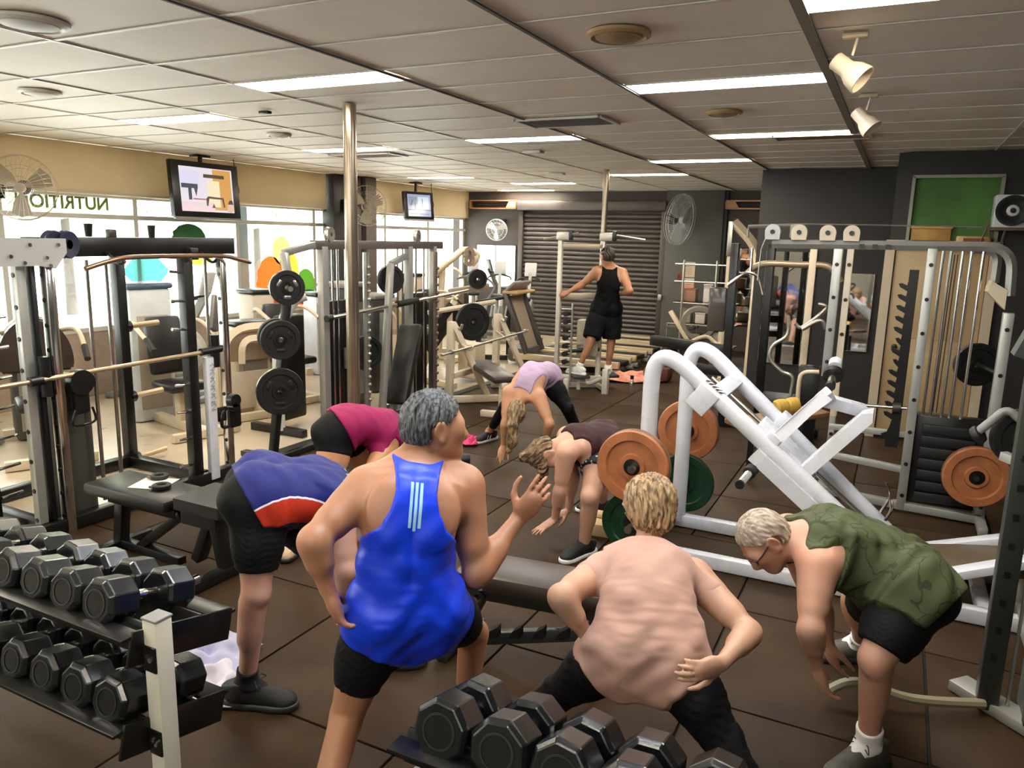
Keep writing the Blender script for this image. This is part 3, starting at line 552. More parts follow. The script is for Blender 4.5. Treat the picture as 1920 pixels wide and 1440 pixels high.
def mirror(label, a, b, cdir, z0, z1, fr=.02):
    a, b = V(a), V(b); o = thing('wall_mirror', label, 'mirror', (a+b)/2+V((0, 0, z0)))
    n = V(cdir); d = (b-a); L = d.length; m = (a+b)/2
    ang = math.atan2(d.y, d.x)
    MB().box((m.x+n.x*.012, m.y+n.y*.012, (z0+z1)/2), (L, .008, z1-z0), R3('Z', ang)).build('glass', MIRROR, o)
    mb = MB()
    for z in (z0, z1): mb.box((m.x+n.x*.012, m.y+n.y*.012, z), (L+fr, .02, fr), R3('Z', ang))
    for p in (a, b): mb.box((p.x+n.x*.012, p.y+n.y*.012, (z0+z1)/2), (fr, .02, z1-z0), R3('Z', ang))
    mb.build('frame', BLACKM, o)
mirror('tall wall mirror under the silver fan, left of the shutter', (-8.38, YB, 0), (-7.42, YB, 0), (0, -1, 0), .95, 1.87)
mirror('wide wall mirror behind the storage racks at the back right', (-2.92, YB, 0), (-1.78, YB, 0), (0, -1, 0), .5, 1.95)
mirror('narrow wall mirror on the dark wall beside the cable machine', (-.58, 10.75, 0), (-.27, 10.75, 0), (0, -1, 0), .70, 1.70, .008)
mirror('wall mirror behind the pulldown machine', (-1.62, 10.75, 0), (-.98, 10.75, 0), (0, -1, 0), .45, 1.95, .01)
for (z0, z1, m2, lb) in [(1.37, 1.66, mat('notice_cream', (.75, .62, .45), .8), 'cream notice sheet on the grey pier, upper of two'), (1.05, 1.35, mat('notice_orange', (.85, .45, .25), .8), 'orange and cream notice sheet on the grey pier, lower of two')]:
    o = thing('wall_notice', lb, 'notice', (-3.63, YB-.14, (z0+z1)/2))
    MB().box((-3.63, YB-.135, (z0+z1)/2), (.24, .006, z1-z0)).build('sheet', m2, o)
    mb = MB()
    for k in range(6): mb.box((-3.64+.01*(k % 3), YB-.139, z1-.05-.035*k), (.15-.02*(k % 3), .002, .007))
    mb.build('print', mat('notice_ink', (.35, .22, .15), .8), o)['kind'] = 'stuff'
    if z0 < 1.2: MB().box((-3.63, YB-.139, z1-.05), (.24, .003, .1)).build('header', PAPER, o)
tag(MB().tube([(-3.80, YB-.15, 1.30), (-3.84, YB-.17, 1.36), (-3.80, YB-.17, 1.43), (-3.76, YB-.17, 1.36), (-3.77, YB-.15, 1.27)], .012, 8).build('wall_hook', mat('red_strap', (.45, .08, .06), .6)), 'small red strap hanging on the grey pier beside the notices', 'strap')
# ---------------------------------------------------------------- door, hatch, shelf and speaker at the right
o = struct(MB().box((.36, 9.075, 1.02), (.84, .05, 2.0), None, .004).build('door_1', DOORM))
mb = MB(); mb.box((-.115, 9.05, 1.04), (.09, .09, 2.08)); mb.box((.83, 9.05, 1.04), (.09, .09, 2.08)); mb.box((.36, 9.05, 2.07), (1.04, .09, .09)); mb.build('door_frame', CREAM, o)
for z0, z1 in ((.25, .95), (1.1, 1.85)): MB().box((.38, 9.045, (z0+z1)/2), (.52, .012, z1-z0), None, .006).build('door_panel', DOORM, o)
MB().lathe([(0, .06), (.028, .05), (.03, .035), (.014, .02), (.014, 0)], 20, axis_m((.03, 9.05, 1.0), (0, -1, 0))).build('door_knob', BLACKM, o)
o = thing('service_hatch', 'green painted service hatch in the wall above the cream door', 'hatch', (.42, 9.05, 2.4))
MB().box((.42, 9.062, 2.40), (.76, .015, .68)).build('back_panel', mat('hatch_green', (.055, .16, .025), .6, var=.25, scale=3), o)
mb = MB(); mb.box((.42, 9.03, 2.75), (.80, .08, .03)); mb.box((.03, 9.03, 2.4), (.03, .08, .7)); mb.box((.81, 9.03, 2.4), (.03, .08, .7)); mb.build('frame', mat('hatch_frame', (.30, .30, .25), .4), o)
MB().box((.24, 9.03, 2.17), (.36, .05, .20), None, .008).build('timber_panel', mat('amber_wood', (.45, .25, .06), .5, var=.2), o)
MB().box((.24, 9.0, 2.25), (.38, .03, .03), None, .004).build('timber_rail', mat('amber_wood2', (.55, .33, .09), .5), o)
o = thing('wall_shelf', 'dark timber wall shelf at the right edge above the door', 'shelf', (.95, 8.95, 2.24))
MB().box((1.02, 8.92, 2.235), (.56, .30, .025), None, .004).build('board', mat('dark_shelf', (.10, .06, .035), .5), o)
mb = MB(); mb.beam((.86, 9.05, 2.05), (.86, 8.80, 2.225), .02); mb.beam((1.2, 9.05, 2.05), (1.2, 8.80, 2.225), .02); mb.build('bracket', STEEL, o)
o = thing('loudspeaker', 'white loudspeaker with a round black driver on the wall shelf', 'speaker', (.9, 8.9, 2.25))
MB().box((.90, 8.92, 2.405), (.30, .24, .31), None, .012).build('cabinet', WHITEP, o)
MB().lathe([(.145, 0), (.145, .02), (.12, .022), (.09, .008), (.05, .004)], 36, axis_m((.90, 8.80, 2.41), (0, -1, 0))).build('driver', BLACKR, o)
MB().lathe([(.055, 0), (.05, .014), (.03, .02), (.028, .012), (0, .014)], 24, axis_m((.90, 8.795, 2.41), (0, -1, 0))).build('dust_cap', WHITEP, o)
MB().lathe([(.024, 0), (.020, .008), (0, .012)], 20, axis_m((.90, 8.78, 2.41), (0, -1, 0))).build('cap_ring', BLACKR, o)
o = thing('desk_lamp', 'cluttered amber box and stand under the wall shelf', 'box', (.62, 8.95, 2.06))
MB().box((.62, 8.98, 2.10), (.30, .10, .13), None, .01).build('box', mat('amber_box', (.62, .40, .15), .5, var=.2), o)
MB().box((.62, 8.925, 2.11), (.18, .01, .07)).build('box_window', mat('box_red', (.22, .05, .02), .4), o)
mb = MB(); mb.tube([(.66, 8.90, 2.06), (.70, 8.88, 2.2), (.72, 8.9, 2.30)], .010, 6); mb.tube([(.78, 8.90, 2.06), (.74, 8.88, 2.2), (.72, 8.9, 2.30)], .010, 6); mb.build('stand', mat('lamp_brown', (.12, .05, .03), .5), o)
# ---------------------------------------------------------------- leg press in white tube
o = thing('leg_press', 'large white angled leg press with two bent tube frames', 'leg press machine', (-.4, 5.0, 0))
YA, YC = 4.66, 5.30
for Yp, nm in ((YA, 'near_loop'), (YC, 'far_loop')):
    base = V((-1.335 if Yp == YA else -1.26, Yp, .05)); top = V((-1.36 if Yp == YA else -1.285, Yp, 1.36)); e = V((.06, Yp, .30)); ap = V((-1.10 if Yp == YA else -1.03, Yp, 1.36))
    d1 = V((-.62, Yp, .868)) if Yp == YA else V((-.60, Yp, .85))
    sl = (d1-V((-1.10, Yp, 1.255)) if Yp == YA else d1-V((-.96, Yp, 1.215))).normalized()
    if Yp == YC: sl = V((.75, 0, -.66)).normalized()
    e = d1+sl*.98; q = d1-sl*.75
    path = fillet([base, V((base.x-.0, Yp, 1.50)), q+V((.02, 0, .10)), e], .24, 8) if False else None
    ctr = [base, V((base.x, Yp, .7)), V((base.x, Yp, 1.14)), V((base.x+.01, Yp, 1.24)), V((base.x+.055, Yp, 1.31)), V((base.x+.12, Yp, 1.325)), d1-sl*.47, d1-sl*.40, d1, e]
    cz = d1.z-sl.z/sl.x*(d1.x-base.x)
    MB().tube(fillet([base, V((base.x, Yp, cz)), e], .30, 14), .052, 20, False).build('loop_frame', WHITEP, o)
mb = MB()
for Yp in (YA, YC): mb.beam((-1.40, Yp-.0, .05), (.80, Yp+.02, .05), .075, .085, .008, (0, 0, 1))
mb.beam((-.62, YA, .05), (-.62, YC, .05), .07, .08, .008, (0, 0, 1)); mb.beam((.62, YA, .05), (.62, YC, .05), .07, .08, .008, (0, 0, 1)); mb.beam((-1.34, YA, .05), (-1.34, YC, .05), .07, .08, .008, (0, 0, 1))
mb.build('base_rail', WHITEP, o)
mb = MB(); mb.beam((.15, YA+.05, .12), (1.02, YA+.15, .46), .10, .05, .006); mb.beam((.15, YC-.05, .12), (1.02, YC-.15, .46), .10, .05, .006); mb.build('back_brace', WHITEP, o)
MB().beam((.30, 4.98, .20), (1.10, 4.98, .36), .40, .07, .02, (0, 0, 1)).build('back_pad', mat('brown_pad', (.09, .06, .03), .45, var=.2), o)
sl = (V((-.62, 0, .868))-V((-1.16, 0, 1.29))).normalized(); pr = V((-sl.z, 0, sl.x)); 
if pr.z < 0: pr = -pr
def lp(s, w, y): return V((-.62, y, .868))+sl*s+pr*w
mb = MB()
for y in (YA+.12, YC-.12): mb.cyl(lp(-.52, -.06, y), lp(.95, -.06, y), .016, None, 14)
mb.build('guide_rod', CHROME, o)
mb = MB(); mb.box(lp(-.40, .0, (YA+YC)/2), (.10, YC-YA, .09), Matrix((sl, V((0, 1, 0)), pr)).transposed(), .008); mb.box(lp(-.44, -.05, YA-.05), (.14, .03, .16), Matrix((sl, V((0, 1, 0)), pr)).transposed(), .006); mb.build('cross_plate', WHITEP, o)
mb = MB(); [mb.beam(lp(-.50+.026*k, .055, YA-.04), lp(-.475+.026*k, .055, YA+.02), .014, .004) for k in range(5)]; mb.build('brand_lettering', BLACKM, o)['kind'] = 'stuff'
sled = Matrix((sl, V((0, 1, 0)), pr)).transposed()
mb = MB(); mb.box(lp(.14, -.03, (YA+YC)/2), (.46, YC-YA-.18, .05), sled, .008); mb.box(lp(.02, .02, YA+.04), (.09, .13, .13), sled, .008); mb.box(lp(.02, .02, YC-.04), (.09, .13, .13), sled, .008); mb.build('carriage', WHITEP, o)
mb = MB(); mb.prism([lp(.0, .03, YA-.02), lp(.07, .03, YA-.02), lp(.075, .30, YA+.06), lp(.10, .43, YA+.16), lp(.02, .43, YA+.16), lp(.005, .25, YA+.05)], (0, .05, 0))
mb.build('yoke_arm', WHITEP, o)
mb = MB(); mb.beam(lp(.04, .42, YA+.16), lp(.10, .37, YA+.36), .055, .09, .008, pr); mb.beam(lp(.10, .37, YA+.36), lp(.30, .44, YC-.12), .055, .08, .008, pr); mb.build('yoke_bar', WHITEP, o)
mb = MB(); mb.prism([lp(.26, -.02, YA+.10), lp(.33, -.02, YA+.10), lp(.37, .45, YA+.34), lp(.33, .50, YA+.34), lp(.29, .45, YA+.34)], (0, .16, 0)); mb.build('foot_plate', WHITEP, o)
MB().box(lp(.33, -.0, YA+.16), (.05, .04, .06), sled, .006).build('latch', CHROME, o)
# plate horn and lower side plate towards the camera
MB().prism([lp(.0, -.12, YA-.08), lp(.46, -.12, YA-.08), lp(.46, -.03, YA-.08), lp(.0, -.03, YA-.08)], (0, .07, 0)).build('side_plate', WHITEP, o)
mb = MB(); mb.cyl(lp(.06, -.15, YA-.06), lp(.06, -.20, YA-.27), .026, None, 18); mb.build('plate_horn', CHROME, o)
mb = MB(); mb.cyl(lp(.06, -.15, YA-.06), lp(.06, -.165, YA-.12), .038, None, 18); mb.cyl(lp(.06, -.20, YA-.265), lp(.06, -.202, YA-.285), .027, None, 18); mb.build('horn_collar', BLACKR, o)
k0 = lp(.02, .47, YC-.02)
mb = MB(); mb.cyl(k0+V((0, .10, .05)), k0+V((0, -.13, -.05)), .026, None, 18); mb.build('far_horn', CHROME, o)
mb = MB(); mb.cyl(k0+V((0, .02, .01)), k0+V((0, -.01, -.01)), .062, None, 24); mb.cyl(k0+V((0, -.12, -.047)), k0+V((0, -.15, -.058)), .03, None, 18); mb.build('far_collar', BLACKR, o)
mb = MB(); mb.cyl(k0+V((0, .14, .06)), k0+V((0, .07, .035)), .042, None, 20); mb.build('far_cap', WHITEP, o)
mb = MB(); mb.tube([lp(.84, .02, YC-.05), lp(.80, .13, YC-.07), lp(.72, .19, YC-.08)], .010, 8); mb.tube([lp(.88, .02, YC-.12), lp(.85, .10, YC-.14), lp(.80, .15, YC-.15)], .010, 8); mb.build('safety_hook', CHROME, o)
mb = MB()
for y, s in ((YA, -1), (YC, 1)):
    for z, x in ((.66, -1.345), (.27, -1.345)):
        x = x if y == YA else x+.07
        mb.cyl((x, y, z), (x, y+s*.30, z), .025, None, 16)
mb.build('storage_peg', CHROME, o)
P = [weight_plate('bumper_plate', 'worn orange weight plate nearest the blonde woman, on the near leg press upright', (-1.36, YA-.20, .66), (0, 1, 0), .232, .085, ORANGE, ORANGEB, group='orange bumper plates'),
     weight_plate('bumper_plate', 'orange weight plate on the far upright of the white leg press', (-1.28, YC+.22, .67), (0, 1, 0), .225, .07, ORANGE, ORANGEB, group='orange bumper plates'),
     weight_plate('bumper_plate', 'green weight plate low on the near leg press upright, by the pink top', (-1.36, YA-.16, .27), (0, 1, 0), .20, .05, GREENP, None, group='green bumper plates'),
     weight_plate('bumper_plate', 'green weight plate low on the far leg press upright', (-1.27, YC+.16, .28), (0, 1, 0), .22, .05, GREENP, None, group='green bumper plates')]
# ---------------------------------------------------------------- silver smith machine at the right
o = thing('smith_machine', 'silver smith machine with curved top corner, beside the cream door', 'smith machine', (.2, 6.5, 0))
yS = 6.5
top = fillet([(-.94, yS, 2.045), (.70, yS, 2.065), (.72, yS, 1.72)], .17, 7)
mb = MB(); mb.tube(top, .034, 4, False); mb.build('top_beam', SILVER, o)
mb = MB(); mb.tube(fillet([(.45, yS+.25, 2.04), (.64, yS+.25, 2.04), (.64, yS+.25, 1.80)], .15, 6), .03, 4, False); mb.build('rear_top_beam', SILVER, o)
MB().prism([(.60, yS-.02, 1.82), (.70, yS-.02, 1.76), (.70, yS-.02, 1.62), (.58, yS-.02, 1.74)], (0, .26, 0)).build('gusset', CREAM, o)
def holed_post(x, y, z0, z1, w, d, m, name, n=6, face=-1):
    q = MB().box((x, y, (z0+z1)/2), (w, d, z1-z0), None, .005).build(name, m, o)
    mb = MB()
    for k in range(n): mb.cyl((x, y+face*(d/2-.002), z0+.12+(z1-z0-.24)*k/(n-1)), (x, y+face*(d/2+.006), z0+.12+(z1-z0-.24)*k/(n-1)), .016, None, 6)
    mb.build('bolt', BLACKM, q)
    return q
holed_post(.20, yS, .02, 2.04, .065, .065, SILVER, 'upright', 8)
holed_post(.73, yS, .02, 1.60, .07, .07, SILVER, 'upright', 5)
holed_post(-.355, yS+.02, .70, 2.02, .05, .05, CREAM, 'upright', 5); holed_post(-.44, yS-.02, 1.02, 2.02, .065, .06, SILVER, 'upright', 4)
holed_post(-.37, yS+.25, .02, .80, .05, .05, SILVER, 'upright', 4)
mb = MB()
for x, z0 in ((.275, .74), (.325, .74), (.40, .74), (.53, .30), (.455, .50)): mb.cyl((x, yS+.06, z0), (x, yS+.06, 2.03), .011, None, 10)
mb.build('guide_rod', CHROME, o)['kind'] = 'stuff'
mb = MB(); mb.tube([(.35, yS+.1, 2.0), (.34, yS+.1, .8)], .004, 5); mb.tube([(.37, yS+.1, 2.0), (.365, yS+.1, .8)], .004, 5); mb.build('cable', BLACKR, o)
# toothed catch strip
zs = [1.87]+[0]
pts = [(.085, 1.88), (.15, 1.88), (.15, .50), (.06, .50), (.055, .56), (.02, .60), (.06, .62), (.075, .66)]
z = .74
teeth = []
n = 13
for k in range(n):
    z = .72+k*(1.80-.72)/n; s = .052 if k not in (5, 7) else .03
    teeth += [(.085, z), (.085-s, z+.030), (.085-s-.012, z+.055), (.085-s+.012, z+.060), (.080, z+.045), (.085, z+.075)]
MB().prism([(x-.02, yS+.02, zz) for x, zz in pts+teeth], (0, .03, 0)).build('catch_strip', BLACKM, o)
mb = MB(); mb.cyl((-.33, yS+.03, .80), (.16, yS+.03, .82), .014, None, 12); mb.build('lifting_bar', CHROME, o)
MB().cyl((.06, yS+.03, .815), (.12, yS+.03, .817), .045, None, 16).build('bar_collar', BROWNV, o)
mb = MB(); mb.beam((-.38, yS+.05, .60), (.17, yS+.05, .61), .045); mb.beam((-.36, yS+.2, .33), (.18, yS, .34), .05); mb.beam((.2, yS, .05), (.74, yS-.05, .05), .06); mb.beam((-.40, yS+.1, .05), (.2, yS, .05), .06); mb.beam((.73, yS-.35, .05), (.73, yS+.4, .05), .06); mb.beam((-.4, yS+.4, .05), (-.4, yS-.2, .05), .06); mb.build('base_frame', SILVER, o)
st = MB(); st.box((.46, yS+.10, .43), (.46, .14, .70), None, .006); st.build('stack_shroud', BLACKM, o)
for k in range(7): MB().box((.46, yS+.02, .14+.09*k), (.36, .04, .075), None, .006).build('stack_plate', BLACKR, o)
MB().sph((.47, yS-.015, .36), .014, 10).build('selector_pin', mat('red_knob', (.6, .05, .04), .4), o)
for x, lb in ((-.94, 1), (-.74, 0), (-.53, 0), (-.36, 0)):
    z = 2.14
    q = MB(); q.prism([(x-.055, yS-.03, z-.06), (x+.055, yS-.03, z-.06)]+[(x+.06*math.cos(a), yS-.03, z+.06*math.sin(a)) for a in np.linspace(-.2, math.pi+.2, 12)], (0, .06, 0)); q = q.build('pulley_bracket', SILVER if lb else CREAM, o)
    MB().cyl((x, yS-.045, z), (x, yS-.028, z), .018, None, 10).build('pulley_axle', BLACKM, q)
mb = MB(); mb.tube([(-1.03, yS, 1.75), (-1.02, yS, 2.0), (-.96, yS, 2.20), (-.74, yS, 2.205), (-.36, yS, 2.205), (.5, yS, 2.20)], .005, 5, False); mb.build('top_cable', STEEL, o)
for k in range(3): MB().box((-.28+.09*k, yS-.037, 2.045), (.035, .01, .03)).build('beam_plug', BLACKM, o)
weight_plate('bumper_plate', 'orange weight plate on the right side of the silver smith machine', (.66, 6.36, .40), (.12, -1, .0), .225, .075, ORANGE, ORANGEB, group='orange bumper plates')
weight_plate('weight_plate', 'black weight plate stored high behind the silver smith machine', (.62, 6.95, 1.15), (.3, -1, 0), .17, .05, BLACKR)
mb = MB(); mb.cyl((.66, 6.30, .40), (.72, 6.52, .40), .022, None, 12); mb.tube([(.62, 6.97, 1.15), (.73, 6.5, 1.15)], .02, 8); mb.build('storage_peg', BLACKM, o)
# ---------------------------------------------------------------- pulldown machine behind it
o = thing('pulldown_machine', 'dark pulldown machine with hanging curved bars left of the smith machine', 'cable machine', (-1.1, 8.6, 0))
mb = MB()
for x, y in ((-1.62, 8.6), (-1.30, 9.0)): mb.box((x, y, 1.02), (.085, .10, 2.04), None, .006)
mb.build('rear_post', BLACKM, o)
mb = MB(); mb.beam((-1.62, 8.6, .86), (-2.6, 9.0, .86), .10, .12); mb.beam((-1.62, 8.6, .62), (-2.6, 9.0, .62), .08, .10); mb.beam((-1.62, 8.6, .05), (-.6, 8.6, .05), .08); mb.build('side_beam', BLACKM, o)
mb = MB(); mb.box((-.80, 8.4, 1.0), (.07, .07, 2.0), None, .006); mb.build('front_post', CREAM, o)
mb = MB(); mb.tube([(-1.45, 8.4, 1.72), (-1.30, 8.4, 1.83), (-.95, 8.4, 1.84), (-.65, 8.4, 1.83), (-.52, 8.4, 1.68)], .035, 10); mb.build('top_arm', mat('arm_bronze', (.30, .23, .15), .35, metal=.4), o)
mb = MB(); mb.tube([(-1.62, 8.35, 1.60), (-1.45, 8.35, 1.73), (-1.32, 8.35, 1.70), (-1.25, 8.35, 1.52)], .018, 8); mb.cyl((-1.40, 8.35, 1.72), (-1.40, 8.35, 2.0), .012, None, 8); mb.build('pull_bar', CHROME, o)
mb = MB(); mb.tube([(-.98, 8.3, 1.32), (-.97, 8.3, 1.12), (-1.10, 8.3, 1.0), (-1.12, 8.3, .86), (-1.0, 8.3, .74), (-.88, 8.3, .68), (-.88, 8.3, .45), (-.80, 8.3, .35)], .020, 10); mb.build('curved_handle', STEEL, o)
mb = MB(); mb.tube([(-.62, 8.2, .78), (-.76, 8.2, .76), (-.80, 8.2, .66), (-.78, 8.2, .36), (-.66, 8.2, .33)], .024, 10); mb.build('press_handle', CREAM, o)
mb = MB(); mb.tube([(-.90, 8.25, 1.25), (-.82, 8.25, 1.22), (-.62, 8.25, 1.42), (-.70, 8.25, 1.46)], .02, 8); mb.tube([(-.82, 8.2, 1.2), (-.66, 8.2, 1.30), (-.60, 8.2, 1.22)], .02, 8); mb.build('v_handle', STEEL, o)
MB().box((-.72, 8.3, .42), (.20, .20, .8), None, .01).build('stack_tower', BLACKM, o)
MB().box((-1.0, 8.2, .46), (.34, .40, .07), None, .02).build('seat', BLACKV, o)
mb = MB(); mb.tube([(-1.5, 8.6, 2.10), (-1.5, 8.6, 2.22), (-1.05, 8.6, 2.24), (-1.0, 8.6, 2.0)], .02, 4, False); mb.box((-1.02, 8.6, 2.18), (.1, .12, .14), None, .01); mb.build('head_bracket', mat('head_grey', (.22, .21, .18), .4), o)
MB().box((-1.80, 8.75, 1.30), (.20, .04, .50), None, .02).build('clear_shield', mat('smoked_panel', (.07, .06, .05), .15), o)
# cream arch machine and storage rack in the recess
o = thing('arch_frame', 'cream curved arch frame standing in the recess left of the dark wall', 'gym frame', (-2.1, 11.6, 0))
mb = MB(); mb.tube(fillet([(-1.86, 11.6, .02), (-1.84, 11.6, 1.95), (-2.24, 11.6, 2.34)], .52, 10), .07, 4, False); mb.build('arch', CREAM, o)
MB().box((-2.27, 11.6, 2.10), (.07, .10, .50), None, .01).build('upright_cover', STEEL, o)
mb = MB(); mb.beam((-2.27, 11.6, .02), (-2.27, 11.6, 1.9), .05); mb.beam((-2.3, 11.6, .05), (-1.86, 11.6, .05), .08); mb.beam((-2.2, 11.2, .05), (-2.2, 11.75, .05), .08); mb.build('frame', CREAM, o)
o = thing('storage_rack', 'steel grid storage rack of small accessories at the back right', 'rack', (-2.8, 12.6, 0))
mb = MB()
for x in (-3.15, -2.62): mb.cyl((x, 12.5, 0), (x, 12.5, 1.75), .02, None, 8)
for z in (.35, .7, 1.05, 1.4, 1.68): mb.cyl((-3.3, 12.5, z), (-2.3, 12.5, z), .014, None, 8)
mb.build('grid', STEEL, o)
for z in (.36, .71, 1.06): MB().box((-2.78, 12.68, z), (1.0, .36, .02)).build('shelf', BLACKM, o)
rc = [(.35, .3, .22), (.55, .5, .42), (.08, .07, .07), (.30, .16, .1), (.6, .55, .5), (.15, .12, .1)]
for k, (x, z, w, h) in enumerate([(-3.1, .72, .18, .22), (-2.85, .72, .16, .16), (-2.6, .72, .2, .24), (-3.05, 1.07, .2, .2), (-2.75, 1.07, .15, .28), (-2.48, 1.07, .16, .2), (-2.95, .37, .22, .16), (-2.5, .37, .26, .2)]):
    mm = mat('accessory_%d' % (k % 6), rc[k % 6], .6)
    wh = ['lower', 'middle', 'upper'][[.37, .72, 1.07].index(z)]; pos = ['left', 'centre', 'right'][0 if x < -2.9 else (1 if x < -2.65 else 2)]
    col = ['brown', 'beige', 'black', 'rust', 'pale', 'dark brown'][k % 6]
    t = thing('storage_box', '%s accessory box at %s of the %s shelf in the grid rack' % (col, pos, wh), 'box', (x, 12.66, z), 'accessory boxes')
    MB().box((x, 12.66, z+h/2), (w, .2, h), None, .012).build('carton', mm, t); MB().box((x, 12.66, z+h+.008), (w+.012, .212, .02), None, .004).build('lid', mm, t)
o = thing('hip_machine', 'low cream and black leg machine in front of the storage rack', 'gym machine', (-2.7, 12.0, 0))
mb = MB(); mb.beam((-3.2, 12.0, .95), (-2.85, 12.0, .45), .09, .06); mb.beam((-2.2, 12, .05), (-3.0, 12, .05), .08); mb.box((-2.35, 12, .6), (.12, .12, .5), None, .02); mb.tube([(-2.95, 11.9, .42), (-2.6, 11.9, .60), (-2.4, 11.9, .50), (-2.2, 11.9, .62)], .03, 8); mb.build('frame', CREAM, o)
mb = MB(); mb.lathe([(.20, -.05), (.26, -.05), (.28, 0), (.26, .05), (.20, .05), (.20, -.05)], 28, axis_m((-2.75, 12.05, .78), (.2, -1, 0))); mb.build('cam_wheel', mat('cam_grey', (.18, .16, .13), .4), o)
MB().box((-2.5, 11.9, .38), (.6, .4, .08), None, .03).build('seat', BLACKV, o)
# yellow foam rollers on the timber bench behind the leg press
o = thing('timber_bench', 'low timber topped bench behind the white leg press', 'bench', (-.75, 6.85, 0))
MB().beam((-1.15, 6.60, .50), (-.50, 7.15, .60), .30, .04, .006, (0, 0, 1)).build('top', mat('bench_timber', (.22, .12, .05), .5, var=.2), o)
mb = MB(); [mb.beam((x, y, 0), (x, y, .50), .05) for x, y in ((-1.0, 6.7), (-.65, 7.0))]; mb.build('leg', BLACKM, o)
YEL = mat('yellow_foam', (.58, .36, .06), .6, var=.1)
for k, lb in enumerate(['front yellow foam roller on the timber bench', 'rear yellow foam roller on the timber bench']):
    c = V((-.80+.085*k, 6.84+.075*k, .655+.012*k)); t = thing('foam_roller', lb, 'foam roller', c)
    d = V((.76, .65, .10)).normalized()
    MB().lathe([(0, -.055), (.05, -.055), (.066, -.04), (.07, 0), (.066, .04), (.05, .055), (0, .055)], 24, axis_m(c, d)).build('roll', YEL, t)
    MB().lathe([(.067, -.004), (.0705, 0), (.067, .004)], 24, axis_m(c, d)).build('groove', mat('roller_groove', (.25, .15, .03), .6), t)
# ---------------------------------------------------------------- tall grey frame at the right edge
o = thing('cable_column', 'dark perforated upright and grey shroud of the cable machine at right edge', 'cable machine', (.62, 3.72, 0))
xp, yp = .555, 3.76
q = MB().box((xp, yp, 1.22), (.085, .085, 2.40), None, .006).build('upright', mat('dark_green_metal', (.045, .05, .042), .4, metal=.4), o)
for k in range(16): MB().box((xp-.004, yp-.0425, .28+.13*k), (.024, .006, .03)).build('adjuster_hole', BLACKM, q)
mb = MB(); mb.cyl((xp+.075, yp-.02, .05), (xp+.075, yp-.02, 2.4), .007, None, 8); mb.build('cable', STEEL, o)
MB().box((.80, 3.72, .64), (.24, .30, 1.26), None, .03).build('shroud', mat('shroud_grey', (.13, .15, .145), .45, var=.08), o)
MB().box((.675, 3.60, .62), (.012, .05, 1.1)).build('shroud_slot', BLACKM, o)
mb = MB(); mb.tube([(.54, 3.72, .05), (.25, 3.55, .08), (.02, 3.50, .12), (-.10, 3.45, .06)], .022, 8); mb.build('curved_foot', mat('foot_tan', (.28, .25, .17), .45), o)
mb = MB(); mb.beam((.45, 3.9, .03), (.95, 3.45, .03), .12, .05); mb.build('base', SILVER, o)
MB().prism([(xp-.10, yp-.06, 1.62), (xp+.02, yp-.06, 1.58), (xp+.18, yp-.06, 1.60), (xp+.18, yp-.06, 1.90), (xp+.08, yp-.06, 1.92), (xp-.01, yp-.06, 1.86), (xp-.05, yp-.06, 1.76)], (0, .12, 0)).build('carriage', mat('carriage_dark', (.03, .04, .037), .35), o)
mb = MB(); mb.cyl((xp+.02, yp-.07, 1.80), (xp+.06, yp-.08, 1.98), .022, None, 12); mb.build('grip', GREY2, o)
MB().box((xp+.14, yp-.03, 2.06), (.18, .02, .06)).build('white_label', mat('label_white', (.8, .8, .82), .6), o)
mb = MB(); mb.tube(fillet([(.50, 5.0, 1.02), (.62, 5.0, 1.17), (.80, 5.0, 1.02)], .05, 5), .024, 10); mb.build('roller_arm', GREY2, o)
mb = MB(); mb.beam((.62, 4.9, .92), (.90, 4.6, .88), .05); mb.beam((.80, 4.9, .1), (.80, 4.9, 1.0), .06); mb.beam((.80, 4.9, .08), (.80, 3.9, .08), .06); mb.build('arm_support', SILVER, o)
mb = MB(); mb.lathe([(0, -.02), (.05, -.018), (.055, 0), (.05, .018), (0, .02)], 20, axis_m((.50, 5.0, 1.00), (.7, -.3, .65))); mb.build('roller_knob', BLACKR, o)
weight_plate('weight_plate', 'black weight plate on the arm at the right edge, above the orange plate', (.72, 5.06, 1.0), (.3, -1, 0), .165, .06, BLACKR)
o = thing('water_bottle', 'clear teal water bottle hanging at the right edge', 'bottle', (.73, 3.50, .86))
TEAL = glass_mat('teal_plastic', (.55, .85, .88), .25)
MB().lathe([(0, 0), (.04, 0), (.045, .02), (.045, .10), (.041, .11), (.045, .12), (.045, .18), (.025, .22), (.02, .24)], 24, Matrix.Translation((.735, 3.50, .84))).build('body', TEAL, o)
MB().cyl((.735, 3.50, 1.08), (.735, 3.50, 1.11), .023, None, 16).build('cap', mat('bottle_cap', (.1, .3, .4), .4), o)
# ================================================================ left hand machines
def xbeam(mb, pts, w, h=None):
    for a, b in zip(pts, pts[1:]): mb.beam(a, b, w, h)
    return mb
